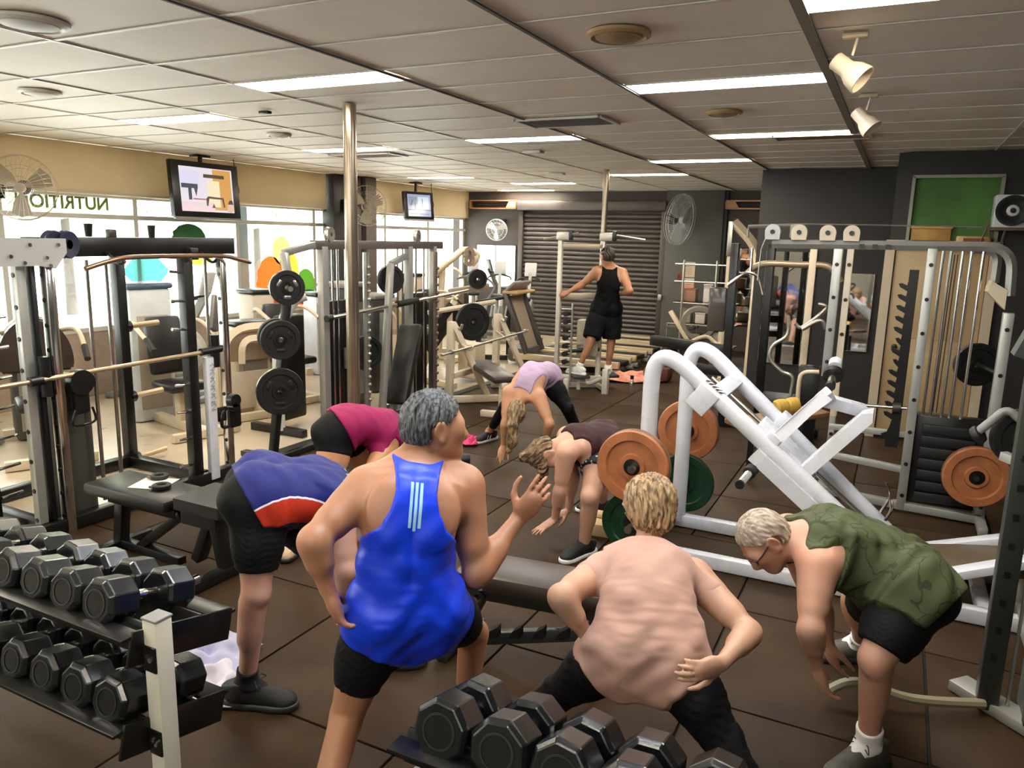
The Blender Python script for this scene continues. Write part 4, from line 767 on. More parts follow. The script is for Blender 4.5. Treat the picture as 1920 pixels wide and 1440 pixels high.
# ---- black and chrome smith rack nearest the windows
o = thing('smith_machine', 'black and chrome smith machine rack at far left with a long pulldown bar on top', 'smith machine', (-5.2, 3.6, 0))
xr = -4.9
MB().beam((-5.0, 3.0, 1.91), (-5.0, 4.72, 1.92), .06, .13, .006).build('top_beam', BLACKM, o)
mb = MB(); mb.beam((-5.84, 4.25, 1.86), (-4.9, 4.25, 1.86), .07, .09); mb.beam((-5.84, 3.0, 1.86), (-4.9, 3.0, 1.86), .07, .09); mb.beam((-5.84, 2.9, 1.86), (-5.84, 4.3, 1.86), .07, .09); mb.build('rear_beam', BLACKM, o)
holed_post(-4.88, 3.06, 0, 1.86, .075, .06, CHROME, 'front_upright', 11)
holed_post(-4.95, 2.92, 0, 1.86, .06, .06, SILVER, 'front_upright', 9)
MB().box((-4.96, 2.99, .93), (.10, .03, 1.85), None, .004).build('upright_web', BLACKM, o)
for x, y, nm in ((-5.84, 4.26, 'rear_post'), (-4.94, 4.18, 'front_post'), (-5.84, 2.98, 'rear_post'), (-5.25, 2.78, 'front_post')):
    MB().box((x, y, .93), (.085, .085, 1.86), None, .006).build(nm, BLACKM, o)
pl = MB(); pl.prism([(-4.84, 2.60, 1.80), (-4.84, 2.60, 1.97), (-4.84, 3.16, 1.97), (-4.84, 3.16, 1.88), (-4.84, 3.08, 1.78), (-4.84, 2.98, 1.80)], (.03, 0, 0)); pl = pl.build('gusset_plate', mat('gusset_white', (.62, .63, .62), .3, metal=.4), o)
mb = MB()
for y, z in ((2.68, 1.93), (2.80, 1.86), (2.92, 1.93), (3.02, 1.85), (3.10, 1.93), (2.88, 1.82), (3.04, 1.80)): bolt(mb, (-4.81, y, z), (1, 0, 0), .016, .014)
mb.build('bolt', CHROME, pl)
for y, lb in ((3.15, 0), (3.24, 1)): MB().lathe([(.03, -.025), (.085, -.03), (.092, -.02), (.082, 0), (.092, .02), (.085, .03), (.03, .025)], 28, axis_m((-4.93, y, 1.93), (1, .3, 0))).build('top_pulley', mat('navy_pulley', (.02, .025, .06), .35), o)
for y in (3.45, 3.95): MB().cyl((-5.0, y, 1.98), (-5.0, y, 2.07), .022, .03, 12).build('beam_knob', BLACKM, o)
MB().box((-5.0, 3.62, 2.0), (.05, .06, .07), None, .01).build('stop_block', BROWNV, o)
mb = MB(); mb.tube([(-4.80, 3.27, 1.775), (-4.80, 3.42, 1.815), (-4.80, 3.60, 1.845), (-4.80, 4.0, 1.85), (-4.80, 4.42, 1.845), (-4.80, 4.58, 1.82), (-4.80, 4.72, 1.79)], .017, 12); mb.build('pulldown_bar', mat('bar_bronze', (.20, .12, .08), .3, metal=.6), o)
mb = MB()
for y in (3.55, 4.35): mb.tube([(-4.97, y, 1.88), (-4.84, y, 1.80), (-4.78, y, 1.82)], .012, 6)
mb.build('bar_hook', BLACKM, o)
mb = MB()
for x, y in ((-4.86, 3.32), (-4.86, 3.46), (-4.90, 4.34)): mb.cyl((x, y, .15), (x, y, 1.83), .013, None, 12)
mb.build('guide_rod', CHROME, o)
# smith bar
MB().cyl((-4.84, 2.35, 1.065), (-4.84, 4.36, 1.10), .016, None, 14).build('smith_bar', mat('bar_wood_chrome', (.55, .42, .26), .3, metal=.7), o)
for y in (2.98, 4.36): 
    MB().cyl((-4.86, y, .96), (-4.86, y, 1.22), .034, None, 16).build('bar_carrier', BLACKM, o)
mb = MB(); mb.cyl((-4.84, 4.20, 1.10), (-4.84, 4.40, 1.105), .03, None, 14); mb.cyl((-4.84, 2.86, 1.074), (-4.84, 2.94, 1.075), .032, None, 14); mb.build('bar_collar', BLACKM, o)
# plate storage pegs on the rear post
for z in (1.22, .61, .06): 
    q = MB().cyl((-5.84, 4.33, z), (-5.84, 4.62, z+.01), .024, None, 14).build('plate_peg', mat('peg_cream', (.62, .48, .30), .35, metal=.3), o)
    MB().cyl((-5.84, 4.29, z), (-5.84, 4.335, z), .05, None, 16).build('peg_flange', BLACKM, q)
# numbered safety pegs
for k in range(8):
    z = .18+.22*k
    MB().cyl((-4.94, 4.14, z), (-4.94, 4.03, z+.01), .011, None, 8).build('safety_peg', CHROME, o)
for k in range(7): MB().cyl((-5.20, 2.82, .25+.2*k), (-5.20, 2.96, .26+.2*k), .011, None, 8).build('safety_peg', CHROME, o)
# lettered cover and chrome cable column with its carriage
cv = MB().box((-4.87, 4.30, .54), (.05, .09, 1.02), None, .012).build('lettered_cover', WHITEP, o)
mb = MB()
for k in range(6):
    z = .98-.065*k; mb.tube([(-4.838, 4.28, z), (-4.838, 4.31, z+.02), (-4.838, 4.325, z-.01), (-4.838, 4.285, z-.03), (-4.838, 4.32, z-.04)], .004, 4, False)
mb.build('cover_lettering', mat('letter_grey', (.25, .25, .25), .6), cv)['kind'] = 'stuff'
holed_post(-4.90, 4.50, 0, 1.82, .055, .06, CHROME, 'cable_upright', 9)
MB().box((-4.95, 4.53, .93), (.06, .03, 1.8)).build('cable_rail', mat('rail_dark', (.10, .085, .07), .35, metal=.4), o)
mb = MB(); mb.box((-4.89, 4.53, .52), (.11, .12, .20), None, .02); mb.cyl((-4.86, 4.50, .66), (-4.80, 4.50, .66), .055, None, 20); mb.cyl((-4.86, 4.50, .60), (-4.80, 4.50, .60), .04, None, 20); mb.tube([(-4.86, 4.45, .60), (-4.84, 4.38, .56), (-4.84, 4.38, .46), (-4.86, 4.46, .44)], .014, 8); mb.build('pulley_carriage', BLACKM, o)
MB().box((-4.86, 4.40, .56), (.02, .08, .12), None, .004).build('carriage_plate', BLACKR, o)
# weight stack shroud and pulley at the near end
MB().box((-5.12, 3.20, .52), (.36, .26, 1.04), None, .02).build('stack_shroud', mat('shroud_olive', (.05, .05, .04), .45), o)
mb = MB(); mb.cyl((-4.88, 3.20, 1.02), (-4.82, 3.20, 1.02), .085, None, 26); mb.box((-4.86, 3.20, .92), (.05, .11, .24), None, .02); mb.tube([(-4.83, 3.14, .84), (-4.83, 3.12, .74), (-4.83, 3.27, .74), (-4.83, 3.26, .84)], .009, 6); mb.build('low_pulley', BLACKM, o)
mb = MB(); mb.beam((-4.9, 2.6, .05), (-4.9, 4.55, .05), .09, .09); mb.beam((-5.84, 2.9, .05), (-5.84, 4.3, .05), .09, .09); mb.beam((-5.84, 4.26, .05), (-4.9, 4.26, .05), .09, .09); mb.beam((-5.84, 2.95, .05), (-4.9, 2.95, .05), .09, .09); mb.build('base_frame', BLACKM, o)
# ---- plate tree with three black plates
o = thing('plate_tree', 'black plate tree stand in front of the cream machines', 'plate stand', (-4.87, 5.02, 0))
mb = MB(); mb.beam((-4.86, 4.95, .02), (-4.90, 5.27, 1.66), .065, .065); mb.build('post', BLACKM, o)
mb = MB(); mb.beam((-4.86, 4.70, .03), (-4.86, 5.5, .03), .07, .05); mb.beam((-5.25, 4.98, .03), (-4.6, 4.98, .03), .07, .05); mb.build('base', BLACKM, o)
mb = MB(); mb.beam((-4.90, 5.26, 1.64), (-4.95, 5.27, 1.86), .06); mb.beam((-4.95, 5.27, 1.86), (-5.0, 5.72, 1.93), .06); mb.build('top_arm', GREYF, o)
for y, z in ((5.22, 1.55), (5.14, 1.12), (5.06, .67)):
    MB().cyl((-4.78, y-.06, z), (-5.14, y+.06, z), .024, None, 14).build('plate_peg', STEEL, o)
ax = V((.80, -.55, 0)).normalized()
weight_plate('weight_plate', 'small black three slot weight plate, topmost on the plate tree', V((-4.88, 5.20, 1.56))+ax*.07, ax, .155, .05, BLACKR, CHROME, grip=2, group='plates on the plate tree')
weight_plate('weight_plate', 'thick black weight plate in the middle of the plate tree', V((-4.88, 5.09, 1.11))+ax*.09, ax, .175, .05, BLACKR, None, grip=1, group='plates on the plate tree')
weight_plate('weight_plate', 'rear black weight plate behind the middle one on the plate tree', V((-4.90, 5.12, 1.11))-ax*.09, ax, .17, .06, BLACKR, None, group='plates on the plate tree')
weight_plate('weight_plate', 'largest black weight plate, lowest on the plate tree', V((-4.86, 5.04, .66))+ax*.10, ax, .21, .05, BLACKR, CHROME, grip=1, group='plates on the plate tree')
# ---- grey double cable smith in the middle
o = thing('smith_machine', 'grey smith machine behind the near steel pole with a tall padded bench', 'smith machine', (-5.2, 7.0, 0))
MB().beam((-5.2, 5.93, 1.925), (-5.2, 8.32, 1.925), .06, .09).build('top_beam', mat('beam_brown_grey', (.14, .115, .10), .35, metal=.3), o)
for y, w in ((6.08, .09), (7.60, .085), (8.13, .07)): MB().box((-5.2, y, .96), (.08, w, 1.90), None, .008).build('upright', GREYF, o)
mb = MB()
for y in (6.25, 6.33, 6.46, 6.58, 7.40, 7.50, 7.78, 7.95): mb.cyl((-5.22, y, .1), (-5.22, y, 1.88), .012, None, 8)
mb.build('guide_rod', CHROME, o)['kind'] = 'stuff'
for y0, y1 in ((6.14, 6.64), (7.64, 8.08)): 
    MB().box((-5.28, (y0+y1)/2, .70), (.10, y1-y0-.06, 1.3), None, .01).build('stack_cover', BLACKM, o)
mb = MB(); mb.cyl((-5.2, 6.43, .62), (-5.2, 6.43, .84), .035, None, 14); mb.cyl((-5.18, 7.70, .62), (-5.18, 7.70, .9), .035, None, 14); mb.build('counterweight', STEEL, o)
for y in (6.17, 7.75): 
    q = MB(); q.lathe([(.02, -.02), (.075, -.022), (.07, 0), (.075, .022), (.02, .02)], 24, axis_m((-5.18, y, 2.03), (1, .2, 0))); q.box((-5.2, y-.02, 1.99), (.07, .05, .09)); q.build('pulley', STEEL, o)
MB().cyl((-5.05, 5.97, 1.205), (-5.05, 8.75, 1.345), .022, None, 14).build('smith_bar', CHROME, o)
mb = MB(); mb.cyl((-5.05, 7.15, 1.267), (-5.05, 7.55, 1.288), .038, None, 14); mb.cyl((-5.05, 5.94, 1.203), (-5.05, 6.02, 1.207), .035, None, 14); mb.build('bar_grip', BLACKR, o)
mb = MB(); mb.tube([(-5.1, 6.65, .1), (-5.1, 6.65, 1.85)], .035, 8, False); [mb.sph((-5.06, 6.65, .25+.085*k), .02, 6) for k in range(18)]; mb.build('toothed_rail', STEEL, o)
mb = MB(); mb.cyl((-5.1, 8.02, .1), (-5.1, 8.02, 1.85), .035, None, 8); [mb.sph((-5.06, 8.02, .25+.1*k), .022, 6) for k in range(15)]; mb.build('toothed_rail', mat('rail_brown', (.20, .16, .13), .35, metal=.6), o)
mb = MB(); mb.beam((-5.2, 7.55, 1.80), (-5.1, 7.10, 1.72), .06); mb.beam((-5.1, 7.10, 1.72), (-4.95, 6.72, .15), .065); mb.build('swing_arm', GREYF, o)
mb = MB(); mb.beam((-5.2, 5.95, .05), (-5.2, 8.35, .05), .09, .09); mb.beam((-5.2, 6.1, .05), (-4.72, 6.1, .05), .08); mb.beam((-5.2, 8.1, .05), (-4.88, 8.1, .05), .08); mb.build('base_frame', GREYF, o)
MB().beam((-4.95, 6.98, .15), (-5.02, 7.40, 1.02), .10, .30, .04, (1, 0, 0)).build('back_pad', BLACKV, o)
mb = MB(); mb.beam((-5.05, 7.05, .05), (-5.1, 7.50, .90), .06); mb.beam((-5.1, 7.5, .05), (-5.1, 7.5, .9), .05); mb.build('pad_frame', GREYF, o)
weight_plate('weight_plate', 'black weight plate hung high on the grey smith machine', (-5.16, 7.18, 1.54), (.9, -.45, 0), .165, .05, BLACKR, None, group='plates on the grey smith machine')
weight_plate('weight_plate', 'black weight plate low behind the padded bench of the grey smith machine', (-5.3, 6.9, .72), (.9, -.45, 0), .20, .05, BLACKR, None, group='plates on the grey smith machine')
# ---- selectorised machines along the windows
def select_machine(label, x, y, rz, tower=(.42, .34, 1.4), tm=LGREY, cap=None, arch=False, pad=BLACKV, frame=CREAM, seat=True, tag_name='weight_machine', big_pad=False, tm2=None):
    o = thing(tag_name, label, 'gym machine', (x, y, 0)); R = Matrix.Translation((x, y, 0)) @ Matrix.Rotation(rz, 4, 'Z'); r3 = R.to_3x3()
    L = lambda a, b, c: R @ V((a, b, c))
    w, d, h = tower
    MB().box(L(0, 0, h/2), (w, d, h), r3, .05).build('stack_tower', tm, o)
    MB().box(L(0, -d/2-.006, h*.45), (w*.72, .012, h*.7), r3, .004).build('tower_panel', tm2 or mat('panel_taupe', (.33, .28, .23), .5), o)
    MB().box(L(0, 0, h+.02), (w+.03, d+.03, .06), r3, .025).build('tower_cap', cap or BLACKM, o)
    bl = -1.25 if seat else -.5
    mb = MB(); mb.beam(L(0, 0, .05), L(0, bl, .05), .09); mb.beam(L(-.35, bl+.05, .05), L(.35, bl+.05, .05), .08); mb.beam(L(-.3, 0, .05), L(.3, 0, .05), .10); mb.beam(L(0, bl*.56, .05), L(0, bl*.56, .42), .08); mb.build('base_frame', frame, o)
    if arch:
        mb = MB(); mb.tube(fillet([L(-.42, -.25, .04), L(-.40, -.25, 1.0), L(.40, -.25, 1.0), L(.42, -.25, .04)], .34, 8), .055, 4, False); mb.build('arch_frame', frame, o)
        mb = MB(); mb.tube(fillet([L(-.24, -.34, .62), L(-.23, -.34, .88), L(.16, -.34, .88), L(.20, -.34, .62)], .18, 6), .05, 4, False); mb.build('inner_guard', frame, o)
        MB().box(L(0, -.22, .80), (.62, .02, .34), r3, .006).build('guard_panel', mat('guard_tan', (.36, .27, .19), .5), o)
        MB().box(L(0, -.22, .30), (.7, .03, .42), r3, .01).build('kick_panel', mat('panel_cream', (.66, .56, .44), .4), o)
    if seat:
        MB().box(L(0, -.72, .47), (.42, .44, .09), r3, .035).build('seat', pad, o)
        if big_pad:
            for q in (-1, 1):
                mb = MB(); mb.prism([L(.30*math.cos(a), -.42+q*.10, .82+.40*math.sin(a)) for a in np.linspace(-.25, math.pi+.25, 26)], r3 @ V((0, .16, 0))); bmesh.ops.bevel(mb.b, geom=list(mb.b.edges), offset=.03, segments=3, affect='EDGES', clamp_overlap=True); mb.build('pad', TANV if q > 0 else BROWNV, o)
        else: MB().beam(L(0, -.50, .56), L(0, -.38, 1.15), .38, .09, .035, r3 @ V((0, 1, 0))).build('backrest', pad, o)
        for s in (-1, 1):
            mb = MB(); mb.tube([L(s*.18, -.2, 1.05), L(s*.34, -.5, 1.10), L(s*.36, -.85, .95)], .022, 8); q = mb.build('arm', frame, o)
            MB().cyl(L(s*.36, -.80, .98), L(s*.36, -.95, .88), .028, None, 12).build('grip', BLACKR, q)
    return o
select_machine('tall white weight tower with a dark curved top by the window, behind the black post', -7.2, 5.52, 1.35, (.46, .40, 1.43), LGREY, mat('cap_navy', (.06, .09, .14), .3), tm2=mat('panel_taupe', (.33, .28, .23), .5))
select_machine('cream machine with curved arch guard behind the plate tree', -6.55, 6.35, 1.25, (.40, .34, 1.0), CREAM, None, True, seat=False)
select_machine('machine with large tan oval pads at the far left', -7.45, 4.45, 1.1, (.40, .36, 1.0), mat('tower_olive', (.06, .06, .05), .4), None, False, big_pad=True)
select_machine('slim pale weight tower by the window right of the arch guard', -7.4, 7.35, 1.4, (.34, .34, 1.26), mat('tower_beige', (.52, .44, .34), .4), None, False, seat=True)
select_machine('white machine with black pads under the window near the dark column', -7.5, 8.7, 1.35, (.40, .34, 1.15), WHITEP, BLACKM, False)
select_machine('machine with a yellow arched guard between pole and grey smith machine', -7.2, 9.5, 1.3, (.40, .34, 1.1), WHITEP, mat('cap_yellow', (.62, .40, .08), .4), True, frame=CREAM, seat=False)
select_machine('pale machine tower by the far windows', -7.5, 11.0, 1.35, (.36, .34, 1.35), CREAM, None, False)
o = thing('chest_press', 'grey machine with rounded white cover left of the grey smith machine', 'gym machine', (-5.7, 5.75, 0))
mb = MB(); mb.tube([(-5.50, 5.72, .05), (-5.50, 5.72, .8), (-5.47, 5.78, 1.15), (-5.40, 5.86, 1.36), (-5.32, 5.95, 1.42)], .055, 12); mb.build('cover_frame', mat('pearl_cover', (.62, .60, .55), .3), o)
mb = MB(); mb.box((-5.62, 6.02, .65), (.14, .34, 1.1), None, .03); mb.beam((-5.9, 5.75, .04), (-5.2, 5.75, .04), .08); mb.build('housing', BLACKV, o)
MB().beam((-6.05, 5.45, 1.03), (-6.15, 5.60, 1.36), .26, .05, .02, (1, .4, 0)).build('head_pad', mat('pad_grey', (.10, .09, .085), .45), o)
MB().beam((-6.05, 5.45, .10), (-6.05, 5.45, 1.05), .06).build('pad_post', CREAM, o)
# ---- bench press station
o = thing('bench_press', 'cream bench press station with a barbell, behind the lilac woman', 'bench press', (-4.41, 8.3, 0))
mb = MB()
for x0, y0, x1, y1 in ((-4.81, 7.95, -4.41, 8.35),):
    pass
for y in (7.9, 9.1):
    mb.beam((-4.81, y, .04), (-4.81, y+.05, 1.02), .08, .08); mb.beam((-4.48, y+.42, .04), (-4.79, y+.05, 1.0), .07, .07); mb.beam((-4.86, y, .05), (-4.36, y+.45, .05), .08)
mb.build('upright', CREAM, o)
MB().beam((-4.79, 7.95, .35), (-4.79, 9.15, .35), .07).build('cross_beam', CREAM, o)
mb = MB(); mb.beam((-4.79, 8.5, .38), (-3.86, 7.55, .38), .07); mb.beam((-3.91, 7.6, .04), (-3.91, 7.6, .38), .07); mb.beam((-4.16, 7.55, .04), (-3.85, 7.6, .04), .07); mb.build('bench_frame', CREAM, o)
MB().beam((-4.71, 8.45, .45), (-3.86, 7.58, .45), .30, .08, .03, (0, 0, 1)).build('bench_pad', BROWNV, o)
mb = MB(); mb.tube([(-4.81, 7.98, 1.0), (-4.71, 7.98, .93), (-4.68, 7.98, .99)], .018, 6); mb.tube([(-4.81, 9.15, 1.0), (-4.71, 9.15, .93), (-4.68, 9.15, .99)], .018, 6); mb.build('bar_rest', STEEL, o)
b = thing('barbell', 'long barbell resting across the cream bench press', 'barbell', (-4.71, 8.4, .72))
MB().cyl((-4.58, 7.35, .70), (-4.58, 9.65, .76), .015, None, 12).build('bar', STEEL, b)
for y in (7.55, 9.5): MB().cyl((-4.58, y, .705+(y-7.35)*.026), (-4.58, y+.05, .706+(y-7.35)*.026), .03, None, 14).build('collar', STEEL, b)
mb = MB(); [mb.tube([(-4.79, y, .80), (-4.60, y, .68), (-4.55, y, .73)], .016, 6) for y in (8.02, 9.08)]; mb.build('low_hook', CREAM, o)
weight_plate('weight_plate', 'black weight plate on the bench press frame behind the white upright', (-4.99, 8.78, .93), (.85, -.5, 0), .25, .06, BLACKR, None)
weight_plate('weight_plate', 'small black round plate on the white machine by the back corner', (-6.4, 11.4, 1.33), (.75, -.65, 0), .17, .10, BLACKR, None)
o = thing('incline_bench', 'second cream incline bench left of the bench press', 'bench', (-5.6, 9.10, 0))
mb = MB(); mb.beam((-5.95, 8.90, .04), (-5.55, 9.25, 1.15), .08); mb.beam((-5.3, 8.70, .04), (-5.6, 9.20, 1.0), .08); mb.beam((-5.9, 8.90, .05), (-5.2, 8.70, .05), .08); mb.tube([(-5.7, 8.80, 1.0), (-5.5, 9.10, 1.05), (-5.2, 9.80, 1.12)], .035, 8); mb.build('frame', CREAM, o)
MB().beam((-5.75, 8.80, .5), (-5.55, 9.25, 1.05), .28, .08, .03, (1, 0, .3)).build('pad', BLACKV, o)
MB().box((-5.35, 9.40, .30), (.30, .30, .5), None, .03).build('stack_box', CREAM, o)
o = thing('lever_machine', 'cream lever arm machine in front of the far windows', 'gym machine', (-6.8, 11.6, 0))
mb = MB(); mb.tube([(-7.2, 11.2, 1.35), (-7.0, 11.5, 1.62), (-6.9, 11.8, 1.80), (-6.75, 12.0, 1.72), (-6.8, 11.9, 1.55)], .06, 10); mb.beam((-7.1, 11.3, .04), (-7.1, 11.4, 1.5), .09); mb.beam((-7.2, 11.3, .05), (-6.45, 11.5, .05), .09); mb.build('arm_frame', CREAM, o)
for z in (1.62, 1.76): MB().lathe([(.03, -.03), (.10, -.03), (.09, 0), (.10, .03), (.03, .03)], 22, axis_m((-6.8, 11.8, z), (.8, -.6, 0))).build('cam_wheel', mat('cam_brown', (.28, .22, .16), .4), o)
MB().beam((-6.95, 11.35, 1.08), (-6.35, 11.75, 1.20), .10, .12, .03).build('arm_rest', mat('arm_taupe', (.32, .25, .20), .5), o)
mb = MB(); mb.tube([(-7.0, 11.7, 1.3), (-6.8, 12.2, 1.35), (-6.6, 12.4, 1.15), (-6.7, 12.3, .9)], .02, 8); mb.build('cable_guide', GREY2, o)
MB().lathe([(.28, 0), (.31, .02), (.31, .06), (.28, .08), (.28, 0)], 30, axis_m((-7.3, 11.9, 1.2), (.8, -.6, 0))).build('spoked_wheel', CREAM, o)
o = thing('dark_tower', 'dark weight tower between the near pole and the padded bench', 'gym machine', (-5.85, 7.2, 0))
MB().box((-5.85, 7.2, .72), (.40, .42, 1.42), None, .04).build('shroud', mat('tower_dark', (.035, .033, .03), .4, var=.2), o)
MB().box((-5.645, 7.2, .70), (.012, .26, 1.1), None, .01).build('label_panel', GREY2, o)
MB().box((-5.85, 7.2, 1.45), (.44, .46, .06), None, .02).build('cap', mat('tower_cap', (.20, .18, .16), .4), o)
o = thing('dark_tower', 'dark weight tower behind the right half of the grey smith machine', 'gym machine', (-6.1, 8.1, 0))
MB().box((-6.1, 8.1, .62), (.36, .40, 1.22), None, .04).build('shroud', mat('tower_dark', (.035, .033, .03), .4, var=.2), o)
MB().box((-5.915, 8.1, .60), (.012, .24, .9), None, .01).build('label_panel', GREY2, o)
MB().box((-6.1, 8.1, 1.25), (.40, .44, .06), None, .02).build('cap', mat('tower_cap', (.20, .18, .16), .4), o)
# ---- cardio machines at the back
def bike(label, x, y, rz):
    o = thing('exercise_bike', label, 'exercise bike', (x, y, 0)); R = Matrix.Translation((x, y, 0)) @ Matrix.Rotation(rz, 4, 'Z'); L = lambda a, b, c: R @ V((a, b, c))
    MB().lathe([(.05, -.09), (.26, -.09), (.30, -.05), (.30, .05), (.26, .09), (.05, .09), (.05, -.09)], 30, R @ Matrix.Translation((.25, 0, .58)) @ Matrix.Rotation(math.pi/2, 4, 'X')).build('flywheel_cover', mat('bike_silver', (.42, .41, .38), .35, metal=.2), o)
    MB().box(L(-.15, 0, .38), (.7, .18, .26), R.to_3x3(), .08).build('housing', mat('bike_grey', (.24, .22, .20), .45), o)
    mb = MB(); mb.beam(L(.28, 0, .75), L(.62, 0, 1.34), .06, .09); mb.beam(L(-.35, 0, .45), L(-.42, 0, .85), .05); mb.build('mast', mat('mast_grey', (.30, .29, .28), .4), o)
    MB().beam(L(.58, 0, 1.28), L(.66, 0, 1.55), .24, .05, .02, R.to_3x3() @ V((1, 0, 0))).build('console', mat('console_grey', (.45, .44, .44), .4), o)
    mb = MB()
    for s in (-1, 1): mb.tube([L(.6, 0, 1.28), L(.48, s*.2, 1.24), L(.30, s*.24, 1.20)], .016, 8)
    mb.build('handlebar', BLACKR, o)
    MB().box(L(-.42, 0, .90), (.28, .24, .09), R.to_3x3(), .04).build('saddle', BLACKV, o)
    mb = MB(); mb.beam(L(.6, -.28, .04), L(.6, .28, .04), .08, .06); mb.beam(L(-.6, -.28, .04), L(-.6, .28, .04), .08, .06); mb.beam(L(-.6, 0, .06), L(.6, 0, .06), .08); mb.build('base', GREY2, o)
    for s in (-1, 1): MB().box(L(.1+.1*s, s*.2, .32+.08*s), (.12, .09, .03), R.to_3x3(), .008).build('pedal', BLACKR, o)
    return o
bike('grey exercise bike with slanted mast left of the shutter', -6.35, 13.25, 1.9)
bike('dark exercise bike in front of the tall wall mirror', -7.15, 13.6, 2.0)
bike('exercise bike in the back left corner by the windows', -7.95, 14.0, 2.1)
bike('exercise bike under the window behind the black smith rack', -7.95, 6.35, .3)
bike('exercise bike under the window between the two pale weight towers', -7.9, 3.6, .4)
o = thing('rowing_machine', 'dark low rowing machine under the wall mirror', 'rowing machine', (-6.3, 11.2, 0))
mb = MB(); mb.beam((-6.25, 11.1, .97), (-5.7, 11.35, 1.08), .08, .05); mb.beam((-6.2, 11.12, .1), (-6.2, 11.12, .95), .07); mb.beam((-5.75, 11.33, .1), (-5.75, 11.33, 1.05), .05); mb.beam((-6.25, 11.1, .05), (-5.75, 11.33, .05), .08); mb.build('rail', BLACKM, o)
for k in range(4): MB().beam((-6.12+.11*k, 11.14+.05*k, .74), (-6.09+.11*k, 11.15+.05*k, .92), .07, .03).build('grey_louvre', LGREY, o)
def treadmill(label, x, y, deck=False):
    o = thing('step_deck' if deck else 'treadmill', label, 'exercise deck' if deck else 'treadmill', (x, y, 0), 'row of decks by the shutter' if deck else None)
    MB().box((x+.05, y, .14), (1.75, .52, .06), None, .015).build('belt', BLACKR, o)
    TR = mat('treadmill_rail', (.50, .40, .25), .4, var=.1)
    for s in (-1, 1):
        MB().box((x+.05, y+s*.30, .155), (1.80, .09, .10), None, .015).build('side_rail', TR, o)
        if not deck: MB().beam((x-.62, y+s*.30, .20), (x-1.02, y+s*.30, 1.15), .10, .07, .01).build('upright', mat('treadmill_upright', (.06, .055, .05), .4), o)
    if deck:
        mb = MB(); [mb.cyl((x+.86, y+s*.30, .05), (x+.98, y+s*.30, .05), .045, None, 12) for s in (-1, 1)]; mb.build('end_cap', GREY2, o)
        MB().box((x-.82, y, .10), (.12, .62, .16), None, .02).build('end_block', GREY2, o)
        return o
    MB().beam((x-.66, y, .22), (x-1.0, y, 1.10), .42, .03, .008, (1, 0, .4)).build('front_panel', mat('treadmill_panel', (.34, .27, .20), .45), o)
    MB().box((x-.80, y, .17), (.34, .66, .24), None, .06).build('motor_cover', mat('motor_brown', (.10, .085, .07), .45), o)
    MB().beam((x-1.08, y, 1.14), (x-.86, y, 1.34), .66, .05, .02, (1, 0, 0)).build('console', mat('console_pink', (.30, .24, .26), .35), o)
    MB().box((x-.93, y, 1.17), (.28, .70, .05), None, .02).build('handle_bar', mat('handle_tan', (.50, .33, .14), .5), o)
    mb = MB(); [mb.cyl((x+.86, y+s*.30, .05), (x+.98, y+s*.30, .05), .045, None, 12) for s in (-1, 1)]; mb.build('end_cap', GREY2, o)
    return o
for k, (x, y) in enumerate([(-4.62, 11.30), (-4.62, 12.15), (-4.62, 13.1), (-4.62, 14.05)]):
    treadmill(['treadmill with slanted front panel and tan handle left of the pull up station', 'nearest low deck with pale side rails behind the man in black', 'middle low deck with pale side rails behind the man in black', 'furthest low deck with pale side rails, towards the shutter'][k], x, y, k > 0)
o = thing('flat_trolley', 'low dark platform frame with thin bent rail under the shutter right end', 'trolley', (-3.4, 13.9, 0))
mb = MB(); mb.tube(fillet([(-3.75, 13.9, .55), (-3.2, 13.9, .55), (-3.2, 13.9, .28), (-2.95, 13.7, .26)], .04, 4), .012, 6, False); mb.tube([(-3.3, 13.9, .55), (-3.15, 13.7, .02)], .012, 6, False); mb.tube([(-3.75, 13.9, .55), (-3.75, 13.9, .0)], .012, 6, False); mb.tube([(-2.95, 13.7, .26), (-2.95, 13.7, .0)], .012, 6, False); mb.build('rail', STEEL, o)
MB().box((-3.46, 13.9, .50), (.50, .40, .05), None, .01).build('deck', mat('deck_brown', (.11, .10, .085), .5), o)
# ---- pull up and dip station
o = thing('pull_up_station', 'silver pull up and dip station where the man in black stands', 'pull up station', (-3.85, 9.6, 0))
PL, PR = V((-4.12, 9.62, 0)), V((-3.62, 9.92, 0)); PP = mat('station_pearl', (.62, .58, .50), .3, metal=.3)
for P_ in (PL, PR):
    MB().box((P_.x, P_.y, 1.07), (.06, .06, 2.10), None, .008).build('post', PP, o)
    hb = MB().box((P_.x+.06, P_.y-.03, 2.08), (.20, .10, .11), None, .02).build('top_block', PP, o)
    MB().box((P_.x+.18, P_.y-.08, 2.09), (.05, .06, .13), None, .01).build('block_cap', BLACKM, hb)
mb = MB(); mb.cyl((PL.x-.28, PL.y+.06, 2.03), (PL.x+.30, PL.y-.12, 2.12), .014, None, 8); mb.cyl((PR.x+.05, PR.y-.03, 2.12), (PR.x+.55, PR.y+.10, 2.05), .014, None, 8); mb.build('chin_handle', STEEL, o)
mb = MB(); mb.beam((PL.x, PL.y, 1.95), (PR.x, PR.y, 1.95), .05); mb.beam((PL.x, PL.y, 1.28), (PR.x, PR.y, 1.29), .045, .07); mb.beam((PL.x, PL.y, .62), (PR.x, PR.y, .62), .04); mb.beam((PL.x, PL.y, .32), (PR.x, PR.y, .32), .04); mb.build('cross_bar', mat('bar_sand', (.50, .42, .30), .35, metal=.3), o)
mb = MB()
for k in range(9): mb.beam((PL.x+.06, PL.y-.02, .30+.10*k), (PL.x+.20, PL.y+.02, .30+.10*k), .02)
